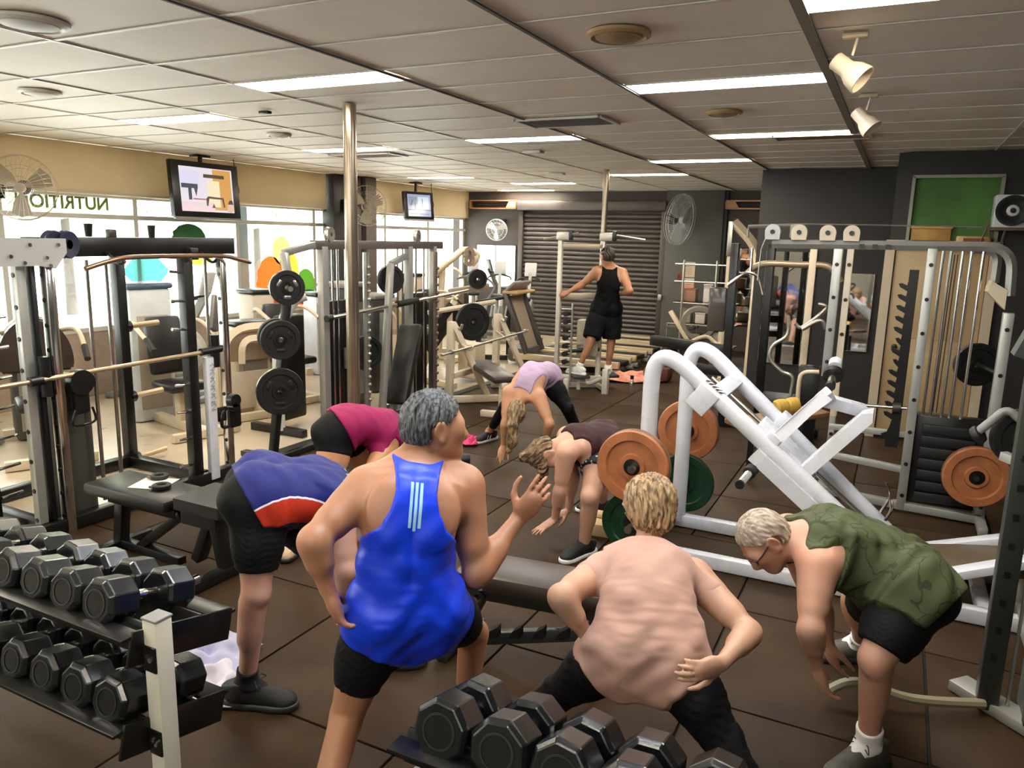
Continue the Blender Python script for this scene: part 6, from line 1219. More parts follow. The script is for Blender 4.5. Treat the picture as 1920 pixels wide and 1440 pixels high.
class Person:
    def __init__(s, H, J, sex='m', wt=1.0, arm=1.0, leg=1.0, hips=1.0, belly=0.0, face=None, up=None, floor=0.0, bust=0.0, hands=None, headk=1.0, waist=1.0):
        s.H = H; s.J = {k: rfu(v) for k, v in J.items()}; J = s.J; s.sex = sex; s.floor = floor
        m = sex == 'm'
        # spine: bezier through pelvis, mid, neck, drawn on below the pelvis
        p0, pm, p2 = J['pelvis'], J['mid'], J['neck']; c1 = 2*pm-.5*(p0+p2)
        ts = np.linspace(0, 1, 15); C = ((1-ts)**2)[:, None]*p0+(2*ts*(1-ts))[:, None]*c1+(ts**2)[:, None]*p2
        tg = unit(C[1]-C[0]); ext = .17*H; C = np.concatenate([[p0-tg*ext], C]); s.C = C
        seg = np.linalg.norm(np.diff(C, axis=0), axis=1); s.cum = np.concatenate([[0], np.cumsum(seg)])-ext; s.SL = s.cum[-1]
        s.rp = unit(J['Rhip']-J['Lhip']); s.rs = unit(J['Rsh']-J['Lsh'])
        T = np.gradient(C, axis=0); T /= np.linalg.norm(T, axis=1)[:, None]; s.T = T
        tt = np.clip(s.cum/s.SL, 0, 1)
        L = (1-tt)[:, None]*s.rp+tt[:, None]*s.rs; L -= T*(L*T).sum(1)[:, None]; L /= np.linalg.norm(L, axis=1)[:, None]; s.L = L; s.D = np.cross(T, L)
        s.fwd = unit(s.D[1])
        tn = [-.35, -.15, 0, .25, .45, .7, .86, .97, 1.05]
        wn = np.array([.075, .088, .098, .090, .084, .096, .094, .055, .035] if m else [.08, .096, .104, .090, .078, .085, .082, .048, .032])*H*wt
        dn = np.array([.05, .062, .068, .063, .062, .070, .060, .042, .034] if m else [.055, .066, .070, .062, .057, .062, .052, .036, .030])*H*wt
        dn = dn*(1+belly*np.array([.1, .25, .4, .6, .5, .2, 0, 0, 0])); wn = wn*(1+belly*np.array([.1, .2, .25, .35, .3, .1, 0, 0, 0])); wn[:3] *= hips; wn[3:5] *= waist
        s.tn, s.wn, s.dn = np.array(tn)*s.SL, wn, dn
        s.torso_R = np.linalg.norm(C[0]-C[-1])/2+.25*H; s.torso_c = (C[0]+C[-1])/2
        leg_r = H*leg
        s.legs = {}; s.thigh = {}
        for S in 'LR':
            h, k, a, t = J[S+'hip'], J[S+'kn'], J[S+'an'], J[S+'toe']
            fo = t-a; fo[2] = 0; fo = unit(fo); th = unit(k-h); sh = unit(a-k)
            bend = unit(np.cross(np.cross(th, sh)+1e-6*s.rp, sh)) if np.linalg.norm(np.cross(th, sh)) > .05 else -s.fwd
            back = -fo if abs(fo@sh) < .9 else bend
            back = unit(back-sh*(back@sh))
            lk = np.linalg.norm(k-h); la = np.linalg.norm(a-k)
            thf = [Cone(h, h+(k-h)*.45, .060*leg_r, .052*leg_r, .03), Cone(h+(k-h)*.4, k, .053*leg_r, .033*leg_r, .03)]
            s.thigh[S] = thf
            calf = [Cone(k, a, .032*leg_r, .0205*leg_r, .02), Cone(k+sh*la*.12+back*.012*H, k+sh*la*.50+back*.011*H, .026*leg_r, .023*leg_r, .03), Ell(k-back*.006*H, np.stack([s.rp, np.cross(sh, s.rp), sh]), (.028*H, .028*H, .034*H), .015)]
            foot = [Cone(a, a-fo*.03*H+V0(floor+.03-a[2]), .022*H, .022*H, .02), Cone(a, a+fo*.08*H+V0(floor+.03-a[2]), .022*H, .02*H, .02), Cone(a+fo*.08*H+V0(floor+.03-a[2]), a+fo*.115*H+V0(floor+.022-a[2]), .022*H, .016*H, .02)]
            s.legs[S] = thf+calf+foot; s.legs[S+'info'] = (h, k, a, fo)
        s.butt = []
        for S, sg in (('L', -1), ('R', 1)):
            s.butt.append(Cone(J[S+'hip']-s.fwd*.034*H+s.T[1]*.01*H, J[S+'hip']-s.fwd*.030*H-s.T[1]*.03*H, .054*H*hips, .05*H*hips, .05))
        s.extra = []
        if bust > 0:
            i = 11
            for sg in (-1, 1): s.extra.append(Ell(s.C[i]+s.L[i]*sg*.048*H+s.D[i]*.05*H, np.stack([s.L[i], s.D[i], s.T[i]]), np.array([.044, .04, .044])*H*bust, .03))
        # trapezius, chest, shoulder blades
        nb = J['neck']; i = 14
        for S, sg in (('L', -1), ('R', 1)):
            sh = J[S+'sh']
            s.extra.append(Cone(nb+s.T[i]*.02*H, sh+s.T[i]*.008*H, .026*H, .027*H*arm, .04))
            s.extra.append(Cone(s.C[12]+s.L[12]*sg*.03*H, sh-s.T[i]*.01*H, .045*H*wt, .03*H*arm, .04))
            if m: s.extra.append(Ell(s.C[11]+s.L[11]*sg*.055*H-s.D[11]*.052*H*wt, np.stack([s.L[11], s.D[11], s.T[11]]), (.034*H, .014*H, .05*H), .05))
        s.arms = {}; s.upper = {}
        for S, sg in (('L', -1), ('R', 1)):
            a, e, w, hd = J[S+'sh'], J[S+'el'], J[S+'wr'], J[S+'hand']; la = np.linalg.norm(w-e); f = unit(w-e); ua = unit(e-a)
            u = [Cone(a, a+ua*.05*H, .034*H*arm, .031*H*arm, .02), Cone(a, e, .031*H*arm, .0225*H*arm, .025), Cone(a+(e-a)*.3, a+(e-a)*.65, .029*H*arm, .027*H*arm, .03)]
            fa = [Cone(e, w, .0235*H*arm, .0155*H, .02), Cone(e+f*la*.12, e+f*la*.42, .0255*H*arm, .022*H*arm, .025)]
            s.upper[S] = u; hs = (hands or {}).get(S, {})
            s.arms[S] = u+fa+s.hand(w, unit(hd-w), S, **hs)
        s.head(face, up, headk)
    def hand(s, w, d, S, palm=None, curl=.35, spread=.10, thumb=.6, curls=None):
        H = s.H; n = np.asarray(palm if palm is not None else (0, 0, -1), float)
        n = rfu(n); n = unit(n-d*(n@d)); lat = np.cross(d, n)*(1 if S == 'R' else -1)     # towards the thumb
        P = [Cone(w, w+d*.03*H, .0165*H, .018*H, .012, n, 1.5)]
        c = w+d*.034*H; P.append(Ell(c+d*.006*H, np.stack([d, lat, n]), (.036*H, .024*H, .0125*H), .014))
        fr = .0054*H
        for i, (o, L) in enumerate(((.0165, .047), (.0055, .052), (-.0055, .048), (-.0155, .038))):
            cu = curls[i] if curls else curl*(1+.12*i)
            p = w+d*(.062-.003*abs(i-1))*H+lat*o*H; th = spread*(1.5-i)*.6; dd = d*math.cos(th)+lat*math.sin(th)
            P.append(Cone(w+d*.03*H+lat*o*.8*H, p, fr*1.25, fr*1.15, .006))
            for j, fL in enumerate((.45, .32, .23)):
                ang = cu*(j+1)*.75; v = dd*math.cos(ang)+n*math.sin(ang); q = p+v*L*H*fL
                P.append(Cone(p, q, fr*(1.1-.1*j), fr*(1.0-.1*j), .003)); p = q
        b = w+d*.018*H+lat*.014*H; v = unit(d*.62+lat*thumb+n*.35); k1 = b+v*.030*H; v2 = unit(d*.85+lat*thumb*.45+n*.35); k2 = k1+v2*.022*H; k3 = k2+unit(d*.95+lat*.1+n*.4)*.018*H
        P += [Cone(b, k1, .0095*H, .0075*H, .012), Cone(k1, k2, .0068*H, .0062*H, .003), Cone(k2, k3, .0062*H, .0052*H, .003)]
        return P
    def head(s, face, up, hk):
        H = s.H; c = s.J['head']; nk = s.J['neck']
        u = unit(rfu(up)) if up is not None else unit(c-nk); f = unit(rfu(face)) if face is not None else s.D[-1]
        f = unit(f-u*(f@u)); r = np.cross(f, u); s.hu, s.hf, s.hr, s.hc = u, f, r, c
        h = .131*H*hk; s.hs = h; A = np.stack([r, f, u])
        def at(x, y, z): return c+(r*x+f*y+u*z)*h
        s.hat = at
        P = [Ell(at(0, -.06, .12), A, np.array([.335, .42, .38])*h, .02), Ell(at(0, .10, -.16), A, np.array([.275, .31, .34])*h, .03),
             Cone(at(0, .30, -.40), at(0, .26, -.36), .085*h, .11*h, .05), Cone(at(.18, .06, -.30), at(.06, .30, -.42), .085*h, .07*h, .05), Cone(at(-.18, .06, -.30), at(-.06, .30, -.42), .085*h, .07*h, .05),
             Cone(at(-.16, .30, .06), at(.16, .30, .06), .065*h, .065*h, .04), Cone(at(0, .385, .0), at(0, .50, -.15), .035*h, .052*h, .03),
             Ell(at(.045, .44, -.17), A, np.array([.04, .05, .035])*h, .02), Ell(at(-.045, .44, -.17), A, np.array([.04, .05, .035])*h, .02),
             Ell(at(.17, .27, -.08), A, np.array([.09, .09, .08])*h, .05), Ell(at(-.17, .27, -.08), A, np.array([.09, .09, .08])*h, .05),
             Cone(at(-.075, .375, -.275), at(.075, .375, -.275), .022*h, .022*h, .014), Cone(at(-.065, .365, -.325), at(.065, .365, -.325), .026*h, .026*h, .014)]
        for sg in (-1, 1):
            eA = np.stack([unit(r*sg+f*.25), unit(f-r*sg*.25), u])
            P += [Ell(at(sg*.340, -.03, -.06), eA, np.array([.045, .095, .145])*h, .02), Ell(at(sg*.385, -.075, -.01), eA, np.array([.026, .090, .135])*h, .012), Ell(at(sg*.355, -.02, -.17), eA, np.array([.03, .05, .05])*h, .012)]
        s.headp = P
        s.sock = [Ell(at(sg*.135, .385, -.005), A, np.array([.085, .05, .05])*h) for sg in (-1, 1)]+[Ell(at(sg*.415, -.045, -.03), A, np.array([.035, .05, .085])*h) for sg in (-1, 1)]
        nr = (.034 if s.sex == 'm' else .029)*H
        s.neckp = [Cone(nk-s.T[-1]*.02*H+s.D[-1]*.01*H, at(0, -.10, -.26), nr*1.15, nr, .03), Cone(nk+s.D[-1]*.02*H, at(0, .05, -.32), nr*.85, nr*.8, .03)]
        s.all = s.headp
    # ---- torso field and garment coordinates
    def lsd(s, P):
        best = np.full(len(P), 1e9); l = np.zeros(len(P)); t = np.zeros(len(P)); d = np.zeros(len(P))
        for i in range(len(s.C)-1):
            a = s.C[i]; b = s.C[i+1]; ba = b-a; q = P-a; u = q@ba/(ba@ba); lo = -1e9 if i == 0 else 0.; hi = 1e9 if i == len(s.C)-2 else 1.
            u = np.clip(u, lo, hi); e = q-u[:, None]*ba; dist = (e*e).sum(1); k = dist < best
            uc = np.clip(u, 0, 1)[:, None]; L = s.L[i]*(1-uc)+s.L[i+1]*uc; D = s.D[i]*(1-uc)+s.D[i+1]*uc
            best = np.where(k, dist, best); l = np.where(k, (e*L).sum(1), l); d = np.where(k, (e*D).sum(1), d); t = np.where(k, s.cum[i]+u*(s.cum[i+1]-s.cum[i]), t)
        return np.stack([l, t, d], 1)
    def torso(s, q, ex=0.0):
        l, t, d = q[:, 0], q[:, 1], q[:, 2]; tc = np.clip(t, s.tn[0]*.9, s.SL*1.03)
        w = np.interp(tc, s.tn, s.wn)+ex; dp = np.interp(tc, s.tn, s.dn)+ex
        k0 = np.sqrt((l/w)**2+(d/dp)**2)+1e-6; k1 = np.sqrt((l/w**2)**2+(d/dp**2)**2)+1e-6
        r = k0*(k0-1)/k1
        if s.sex == 'm': r = r+.007*np.exp(-(l/.018)**2)*(d < 0)*smooth(.1*s.SL, .4*s.SL, t)*(1-smooth(.85*s.SL, 1.0*s.SL, t))
        ax = np.abs(t-tc); return np.where(ax > 0, np.sqrt(np.maximum(r, 0)**2+ax**2), r)
    def body(s, P, c, rad):
        n = len(P); d = np.full(n, 1.0)
        if np.linalg.norm(c-s.torso_c)-rad < s.torso_R+.3: d = s.torso(s.lsd(P))
        d = smin(d, union(s.extra+s.neckp+s.butt, P, c, rad), .04)
        hd = union(s.headp, P, c, rad)
        for e in s.sock:
            if np.linalg.norm(e.c-c)-rad < .15: hd = -smin(-hd, e(P), .012*s.hs/.23)
        d = smin(d, hd, .012)
        lg = smin(union(s.legs['L'], P, c, rad), union(s.legs['R'], P, c, rad), .008)
        d = smin(d, lg, .045)
        for S in 'LR':
            a = union(s.arms[S], P, c, rad, m=.06)
            k = .004+.040*(1-smooth(.10, .24, np.linalg.norm(P-s.J[S+'sh'], axis=1)))
            d = smin(d, a, k)
        return d
    def box(s, m=.12, names=None):
        A = np.array([v for k, v in s.J.items() if names is None or k in names]); return A.min(0)-m, A.max(0)+m
    def build_body(s, root, skin, h):
        lo, hi = s.box(.16); lo[2] = max(lo[2], s.floor-.02)
        return mesh_sdf(s.body, lo, hi, h, 'body', skin, root)
    def src_trunk(s, P, c, rad, ex, thx=.15):
        q = s.lsd(P); d = s.torso(q, 0)-ex
        d = smin(d, union(s.butt+s.extra, P, c, rad)-ex, .06)
        for S in 'LR':
            hp, kn, an, fo = s.legs[S+'info']; L = np.linalg.norm(kn-hp); x = (P-hp)@(kn-hp)/L
            d = smin(d, np.maximum(union(s.thigh[S], P, c, rad)-ex, x-thx*L), .05)
        return d, q
    def shirt(s, root, name, m, h, hem=-.10, ex=.010, loose=.02, arm=.1, cut=None, neck=.97, fold=.004, sleeve=0.0, seed=1.0, fold_f=1.0, vneck=.06, thx=.15, hc=0.0, crease=0.0):
        """hem, neck: along the spine as a share of its length; arm: half width at the shoulder; cut(q): extra region, negative inside"""
        def fn(P, c, rad):
            d, q = s.src_trunk(P, c, rad, 0.0, thx); l, t, dd = q[:, 0], q[:, 1]/s.SL, q[:, 2]
            for S in 'LR':
                d = smin(d, union(s.upper[S][:1 if sleeve == 0 else 3], P, c, rad), .035)
            lo = ex+loose*(1-smooth(-.05, .75, t))
            ph = seed*7.3
            f = np.sin(fold_f*(38*l+9*t*s.SL*2+3*np.sin(t*9+ph))+ph)*.5+np.sin(fold_f*(70*t*s.SL+18*np.abs(l)+3*np.sin(l*22+ph))+2*ph)*.6*np.exp(-((t-.15)/.22)**2)+.35*np.sin(55*l-60*t*s.SL+ph)
            d = d-lo-fold*f*(1-.6*smooth(.7, 1, t))+crease*(np.exp(-((t-.30-.25*l)/.055)**2)-.9*np.exp(-((t-.12-.2*l)/.08)**2))
            reg = np.maximum((hem+hc*np.minimum((l/.17)**2, 2)-t)*s.SL, (t-neck-vneck*smooth(.03, .13, np.abs(l)))*s.SL)
            reg = np.maximum(reg, np.abs(l)-arm-.3*(1-smooth(.50, .78, t))-(0 if sleeve == 0 else 1))
            if sleeve:
                for S in 'LR':
                    a, e = s.J[S+'sh'], s.J[S+'el']; u = unit(e-a); x = (P-a)@u; near = np.linalg.norm(P-a-np.outer(np.clip(x, 0, 9), u), axis=1) < .12
                    reg = np.where(near, np.maximum(reg, x-sleeve), reg)
            if cut is not None: reg = np.maximum(reg, cut(l, t, dd, P))
            return np.maximum(d, reg)
        lo, hi = s.box(.18, ('pelvis', 'mid', 'neck', 'Lsh', 'Rsh', 'Lhip', 'Rhip')); e = s.T[0]*hem*s.SL*0
        lo = np.minimum(lo, s.C[0]-.2); hi = np.maximum(hi, s.C[0]+.2)
        return mesh_sdf(fn, lo, hi, h, name, m, root, attr=s.lsd)
    def shorts(s, root, name, m, h, top=.10, hem=.55, ex=.008, loose=0.0, shank=None, fold=.002, k=.05):
        """hem: share of the thigh covered; shank: share of the shank covered (leggings)"""
        def fn(P, c, rad):
            q = s.lsd(P); t = q[:, 1]/s.SL; d = s.torso(q); d = smin(d, union(s.butt, P, c, rad), .05)
            out = np.maximum(d-ex, np.maximum((t-top)*s.SL, (-.55-t)*s.SL))
            for S in 'LR':
                hp, kn, an, fo = s.legs[S+'info']; pr = s.legs[S]
                x = (P-hp)@(kn-hp)/((kn-hp)@(kn-hp))
                leg = union(pr[:2] if shank is None else pr[:5], P, c, rad)-ex-loose*np.clip(x+.2, 0, 1)-fold*np.sin(90*x+5*np.sin(P[:, 0]*60))
                if shank is None: reg = (x-hem)*np.linalg.norm(kn-hp)
                else:
                    y = (P-kn)@(an-kn)/((an-kn)@(an-kn)); reg = np.where(x > .9, (y-shank)*np.linalg.norm(an-kn), -.2)
                reg = np.where(x < .12, np.maximum(reg, (t-top)*s.SL), reg)
                out = smin(out, np.maximum(leg, reg), .045)
            return out
        nm = ('pelvis', 'Lhip', 'Rhip', 'Lkn', 'Rkn')+(('Lan', 'Ran') if shank else ())
        lo, hi = s.box(.2, nm); lo[2] = max(lo[2], s.floor)
        return mesh_sdf(fn, lo, hi, h, name, m, root, attr=s.lsd)
    def shoes(s, root, mu, ms, h=.007, only='LR', socks=None, laces=None, sockh=.075, accent=None):
        H = s.H
        for S in only:
            hp, kn, a, fo = s.legs[S+'info']; z0 = s.floor; sd = np.cross((0, 0, 1), fo); dz = np.array([0, 0, 1.])
            g = np.array([a[0], a[1], z0]); A = np.stack([fo, sd, dz])
            heel = g-fo*.042*H; toe = g+fo*.118*H
            prof = [Cone(heel+dz*.05*H*.9, heel+dz*.028*H+fo*.01*H, .024*H, .026*H, .02), Cone(heel+dz*.028*H+fo*.02*H, toe-fo*.02*H+dz*.022*H, .026*H, .024*H, .02, dz, 1.15), Cone(g+dz*.055*H-fo*.006*H, g+fo*.07*H+dz*.03*H, .027*H, .024*H, .03), Ell(toe-fo*.022*H+dz*.02*H, A, (.034*H, .028*H, .021*H), .02), Cone(g+dz*.04*H-fo*.010*H, g+dz*.085*H-fo*.010*H, .0305*H, .0285*H, .02)]
            def up(P, c, rad, prof=prof, g=g):
                d = union(prof, P, c, rad); x = (P-g)@fo
                top = (P[:, 2]-z0)-(.064*H+.010*H*np.cos(x/H*38)); return np.maximum(np.maximum(d, (z0+.012*H)-P[:, 2]), top)
            sole = [Cone(heel+dz*.010*H, toe-fo*.012*H+dz*.010*H, .029*H, .029*H, .01), Ell(g+fo*.075*H+dz*.01*H, A, (.05*H, .033*H, .03*H), .02)]
            def so(P, c, rad, sole=sole): 
                d = union(sole, P, c, rad); z = P[:, 2]-z0; return np.maximum(np.maximum(d, z-.019*H-.006*H*((P-g)@fo < 0)), .001-z)
            lo = np.minimum(heel, toe)-.08; hi = np.maximum(heel, toe)+.08; lo[2] = z0-.02; hi[2] = z0+.15
            u = mesh_sdf(up, lo, hi, h, 'shoe', mu, root)
            mesh_sdf(so, lo, hi, h, 'sole', ms, u)
            if laces is not None:
                mb = MB()
                for i in range(4):
                    c = g+fo*(.030+.016*i)*H+dz*(.064-.0080*i)*H
                    mb.tube([c-sd*.017*H-dz*.006*H, c+dz*.004*H, c+sd*.017*H+fo*.004*H-dz*.006*H], .0026, 6)
                c = g+fo*.030*H+dz*.066*H
                for q in (-1, 1): mb.tube([c, c+sd*q*.018*H+dz*.012*H, c+sd*q*.03*H+fo*.01*H, c+sd*q*.012*H+dz*.002*H], .0024, 6)
                mb.build('laces', laces, u)
            if accent is not None:
                mb = MB()
                for q in (-1, 1):
                    for i in range(2): mb.beam(g+fo*(.03+.025*i)*H+sd*q*.0305*H+dz*.022*H, g+fo*(.015+.025*i)*H+sd*q*.026*H+dz*.046*H, .008, .004)
                mb.build('side_stripe', accent, u)
            if socks is not None:
                v = unit(kn-a); p0 = a-v*.02*H; p1 = a+v*(sockh*H-.03*H)
                def sk(P, c, rad): 
                    d = union(s.legs[S][2:7], P, c, rad)-.009; x = (P-a)@v; return np.maximum(d, np.maximum(.002*H-x, x-(sockh-.03)*H-.002*np.sin(60*P[:, 0])))
                mesh_sdf(sk, np.minimum(p0, p1)-.1, np.maximum(p0, p1)+.1, .006, 'sock', socks, root)
    def hair(s, root, name, m, h=.005, line=.30, side=-.12, back=-.42, thick=.05, amp=.03, freq=11., extra=(), sideburn=True, thin=0.0, grow=1.0):
        """line: height of the front hairline; back: how low it grows on the neck (in head units)"""
        at, hs, r, f, u, c0 = s.hat, s.hs, s.hr, s.hf, s.hu, s.hc
        A = np.stack([r, f, u])
        cap = [Ell(at(0, -.075, .13), A, (np.array([.345, .42, .385])*grow+thick)*hs, .03), Ell(at(0, -.18, -.12), A, (np.array([.27, .27, .33])*grow+thick*.8)*hs, .06)]+list(extra)
        nx = len(extra)
        def fn(P, c, rad):
            q = (P-c0)@A.T/hs; x, y, z = q.T
            d = union(cap, P, c, rad, m=.2)
            ang = np.arctan2(x, -y); 
            n = np.sin(freq*ang*1.7+7*z+2*np.sin(9*z+3*x))+.7*np.sin(freq*2.7*ang-11*z+3*np.sin(5*z))+.6*np.sin(31*x+23*z)*np.sin(27*y-17*z)
            d = d-amp*hs*.35*n
            # face region removed: in front of the hairline
            front = .14+.30*smooth(.0, .45, z)
            reg = np.minimum((y-(-.02+.36*smooth(side, line+.12, z)))*1.0, 9)
            reg = np.maximum(reg, back-z+.25*smooth(-.3, .1, y))
            ear = .16-np.sqrt((y+.04)**2+(z+.06)**2); ear = np.where(np.abs(x) > .2, ear, -1)
            if nx:
                e = union(list(extra), P, c, rad, m=.2)-amp*hs*.35*n
                return smin(np.maximum(d, np.maximum(reg, ear)*hs), e, .02)
            return np.maximum(d, np.maximum(reg, ear)*hs)
        pts = np.array([c0]+[e.a for e in extra if hasattr(e, 'a')]+[e.b for e in extra if hasattr(e, 'b')]+[e.c for e in extra])
        lo, hi = pts.min(0)-.19, pts.max(0)+.19
        return mesh_sdf(fn, lo, hi, h, name, m, root, attr=lambda v: (v-c0)@A.T)
    def eyes(s, root):
        for sg in (-1, 1):
            e = MB().sph(s.hat(sg*.135, .335, -.005), .052*s.hs, 12).build('eye', mat('eye_white', (.75, .72, .68), .3), root)
            MB().sph(V(s.hat(sg*.135, .335, -.005))+V(s.hf)*.038*s.hs, .024*s.hs, 10).build('iris', mat('iris_dark', (.03, .02, .015), .2), e)
        mb = MB()
        for sg in (-1, 1): mb.tube([s.hat(sg*.06, .385, .07), s.hat(sg*.14, .385, .095), s.hat(sg*.22, .33, .075)], .016*s.hs, 6)
        mb.build('eyebrow', mat('brow_hair', (.07, .055, .045), .7), root)
def V0(z): return np.array([0, 0, z])
BLACKC = cloth_mat('black_lycra', (.004, .004, .005), .7, bump=.1, spec=.2)
SHOEB = mat('black_mesh_shoe', (.006, .006, .007), .6, var=.3, scale=40, bump=.3, bscale=260); SOLEB = mat('dark_sole', (.02, .022, .02), .5)
SOLEW = mat('white_sole', (.75, .74, .72), .5); LACE = mat('lace_black', (.02, .02, .022), .8); SHOEW = mat('white_shoe', (.72, .69, .64), .6, bump=.2)
SHOET = mat('beige_shoe', (.62, .46, .30), .6, bump=.2, bscale=160); SHOEG = mat('dark_olive_shoe', (.07, .065, .05), .7, var=.3, scale=30); SOCKW = mat('white_sock', (.80, .78, .76), .9, bump=.3, bscale=300)
def wrist_band(P, S, name, w=.022, r=.0225, off=.025):
    a = P.J[S+'wr']; v = unit(P.J[S+'el']-a); c = a+v*off
    M = Matrix.Translation(V(c)) @ V(v).to_track_quat('Z', 'Y').to_matrix().to_4x4()
    MB().lathe([(r, -w/2), (r+.004, -w/2), (r+.004, w/2), (r, w/2), (r, -w/2)], 24, M).build(name, BLACKR, P.root)
def person(key, label, skin, h, **kw):
    H, J = POSE[key]; p = Person(H, J, **kw)
    c = (p.J['Lan']+p.J['Ran'])/2; p.root = thing('person', label, 'person', (c[0], c[1], p.floor))
    p.build_body(p.root, skin, h); return p
# ---- man in the blue singlet
p = person('blue', 'man in a bright blue racerback singlet and black shorts, seen from behind, right hand raised', skin_mat('skin_tanned', (.36, .185, .105)), .0062,
           sex='m', wt=1.02, arm=1.18, leg=1.0, hips=.92, belly=.10, face=(.88, .42, -.12), up=(.06, .06, 1), headk=1.04,
           hands={'L': dict(palm=(1, .25, .1), curl=.45, spread=.14), 'R': dict(palm=(.25, .9, 0), curls=[.30, .45, .55, .65], spread=.16, thumb=1.0)})
tt = [.30, .46, .50, .58, .68, .77, .9, 1.02, 1.2]; ww = [.4, .26, .165, .108, .078, .068, .076, .092, .10]
blu = cloth_mat('blue_singlet_cloth', (.006, .045, .70), .42, [((.32, .60, .72), [(-.021, -.011), (.31, .44), (None, 0)]), ((.32, .60, .72), [(-.005, .005), (.30, .44), (None, 0)]), ((.32, .60, .72), [(.011, .021), (.31, .44), (None, 0)])], bump=.05, sheen=.0, spec=.4)
p.shirt(p.root, 'singlet', blu, .006, hem=-.31, thx=.2, crease=.005, ex=.007, loose=.010, arm=.5, neck=.955, fold=.0045, seed=1.3, vneck=.10, cut=lambda l, t, d, P: np.abs(l)-np.interp(t, tt, ww))
p.shorts(p.root, 'shorts', BLACKC, .007, top=.02, hem=.70, ex=.008)
HG = hair_mat('salt_pepper_hair', (.012, .013, .015), (.15, .155, .16), 120, 5)
p.hair(p.root, 'hair', HG, .0045, line=.27, side=-.10, back=-.26, thick=.022, amp=.045, freq=15)
p.eyes(p.root); wrist_band(p, 'L', 'wrist_watch', .026, .024)
p.shoes(p.root, SHOEB, SOLEB)
# ---- woman in the pale pink top
p = person('pink', 'short haired blonde woman in a sleeveless pale pink top, hands on hips', skin_mat('skin_fair', (.46, .285, .19)), .0065,
           sex='f', wt=1.10, arm=1.14, leg=1.10, hips=.95, belly=.05, waist=1.12, face=(.02, 1, -.35), up=(.02, .45, 1), bust=1.0, headk=1.05,
           hands={'L': dict(palm=(.9, .3, -.2), curl=.5), 'R': dict(palm=(-.35, 1, -.1), curl=.45, thumb=.9)})
pk = cloth_mat('pale_pink_cloth', (.45, .265, .21), .7, bump=.06, spec=.3, sheen=.1)
p.shirt(p.root, 'sleeveless_top', pk, .006, hem=-.45, hc=.16, thx=.28, ex=.010, loose=.007, arm=.168, neck=.90, fold=.0045, crease=.007, seed=2.1, vneck=.16)
p.shorts(p.root, 'leggings', BLACKC, .0075, top=.05, ex=.005, shank=.9)
HB = hair_mat('blonde_hair', (.07, .04, .018), (.44, .29, .15), 75, 6)
u, f, r = p.hu, p.hf, p.hr
ex = [Ell(p.hat(0, -.16, .12), np.stack([r, f, u]), np.array([.40, .40, .42])*p.hs, .05), Ell(p.hat(0, -.28, -.22), np.stack([r, f, u]), np.array([.29, .20, .22])*p.hs, .06), Cone(p.hat(.14, -.30, -.30), p.hat(.18, -.34, -.44), .09*p.hs, .04*p.hs, .05), Cone(p.hat(-.12, -.28, -.34), p.hat(-.05, -.32, -.46), .09*p.hs, .04*p.hs, .05), Cone(p.hat(-.24, -.16, .2), p.hat(-.33, -.22, .0), .14*p.hs, .10*p.hs, .05)]
p.hair(p.root, 'hair', HB, .0045, line=.30, side=-.05, back=-.42, thick=.05, amp=.05, freq=16, extra=ex)
p.shoes(p.root, SHOEB, SOLEW)
# ---- man in the green shirt
p = person('green', 'grey haired man in a sleeveless green camouflage shirt bending over towards his front shin', skin_mat('skin_ruddy', (.44, .25, .17)), .0065,
           sex='m', wt=1.10, arm=1.10, leg=1.05, belly=.30, face=(-.42, -.12, -.88), up=(-.88, 0, .48), headk=.98,
           hands={'L': dict(palm=(1, 0, .3), curl=.35), 'R': dict(palm=(1, .2, .2), curl=.3)})
def camo(M, o, nt, at):
    v = nt.nodes.new('ShaderNodeTexVoronoi'); v.feature = 'DISTANCE_TO_EDGE'; v.inputs['Scale'].default_value = 9
    n = nt.nodes.new('ShaderNodeTexNoise'); n.inputs['Scale'].default_value = 7; mx = nt.nodes.new('ShaderNodeMix'); mx.data_type = 'RGBA'; mx.inputs['Factor'].default_value = .25
    nt.links.new(at.outputs['Vector'], n.inputs['Vector']); nt.links.new(at.outputs['Vector'], mx.inputs['A']); nt.links.new(n.outputs['Color'], mx.inputs['B']); nt.links.new(mx.outputs['Result'], v.inputs['Vector'])
    return M('LESS_THAN', v.outputs['Distance'], .028)
gr = cloth_mat('green_camouflage_cloth', (.055, .066, .026), .75, [((.024, .034, .014), camo)], bump=.08)
p.shirt(p.root, 'sleeveless_shirt', gr, .0065, hem=-.37, thx=.18, ex=.012, loose=.022, arm=.165, neck=1.0, fold=.009, seed=3.3, vneck=.06)
bs = cloth_mat('black_training_shorts', (.004, .005, .0055), .7, bump=.08, spec=.2)
p.shorts(p.root, 'shorts', bs, .0075, top=.12, hem=.84, ex=.010, loose=.012)
hp, kn, an, fo = p.legs['Linfo']; c = hp+(kn-hp)*.62; n = unit(-FH*1.0+np.array([0, 0, .15])); q = c+n*.078
MB().beam(q-RH*.016, q+RH*.016+V0(.004), .006, .012).build('shorts_logo', mat('white_print', (.85, .85, .85), .6), p.root)
HGr = hair_mat('grey_hair', (.20, .155, .115), (.48, .40, .32), 60, 3)
p.hair(p.root, 'hair', HGr, .0045, line=.34, side=-.08, back=-.30, thick=.022, amp=.02, freq=14)
p.eyes(p.root)
GL = mat('glasses_black', (.02, .02, .02), .3); mb = MB()
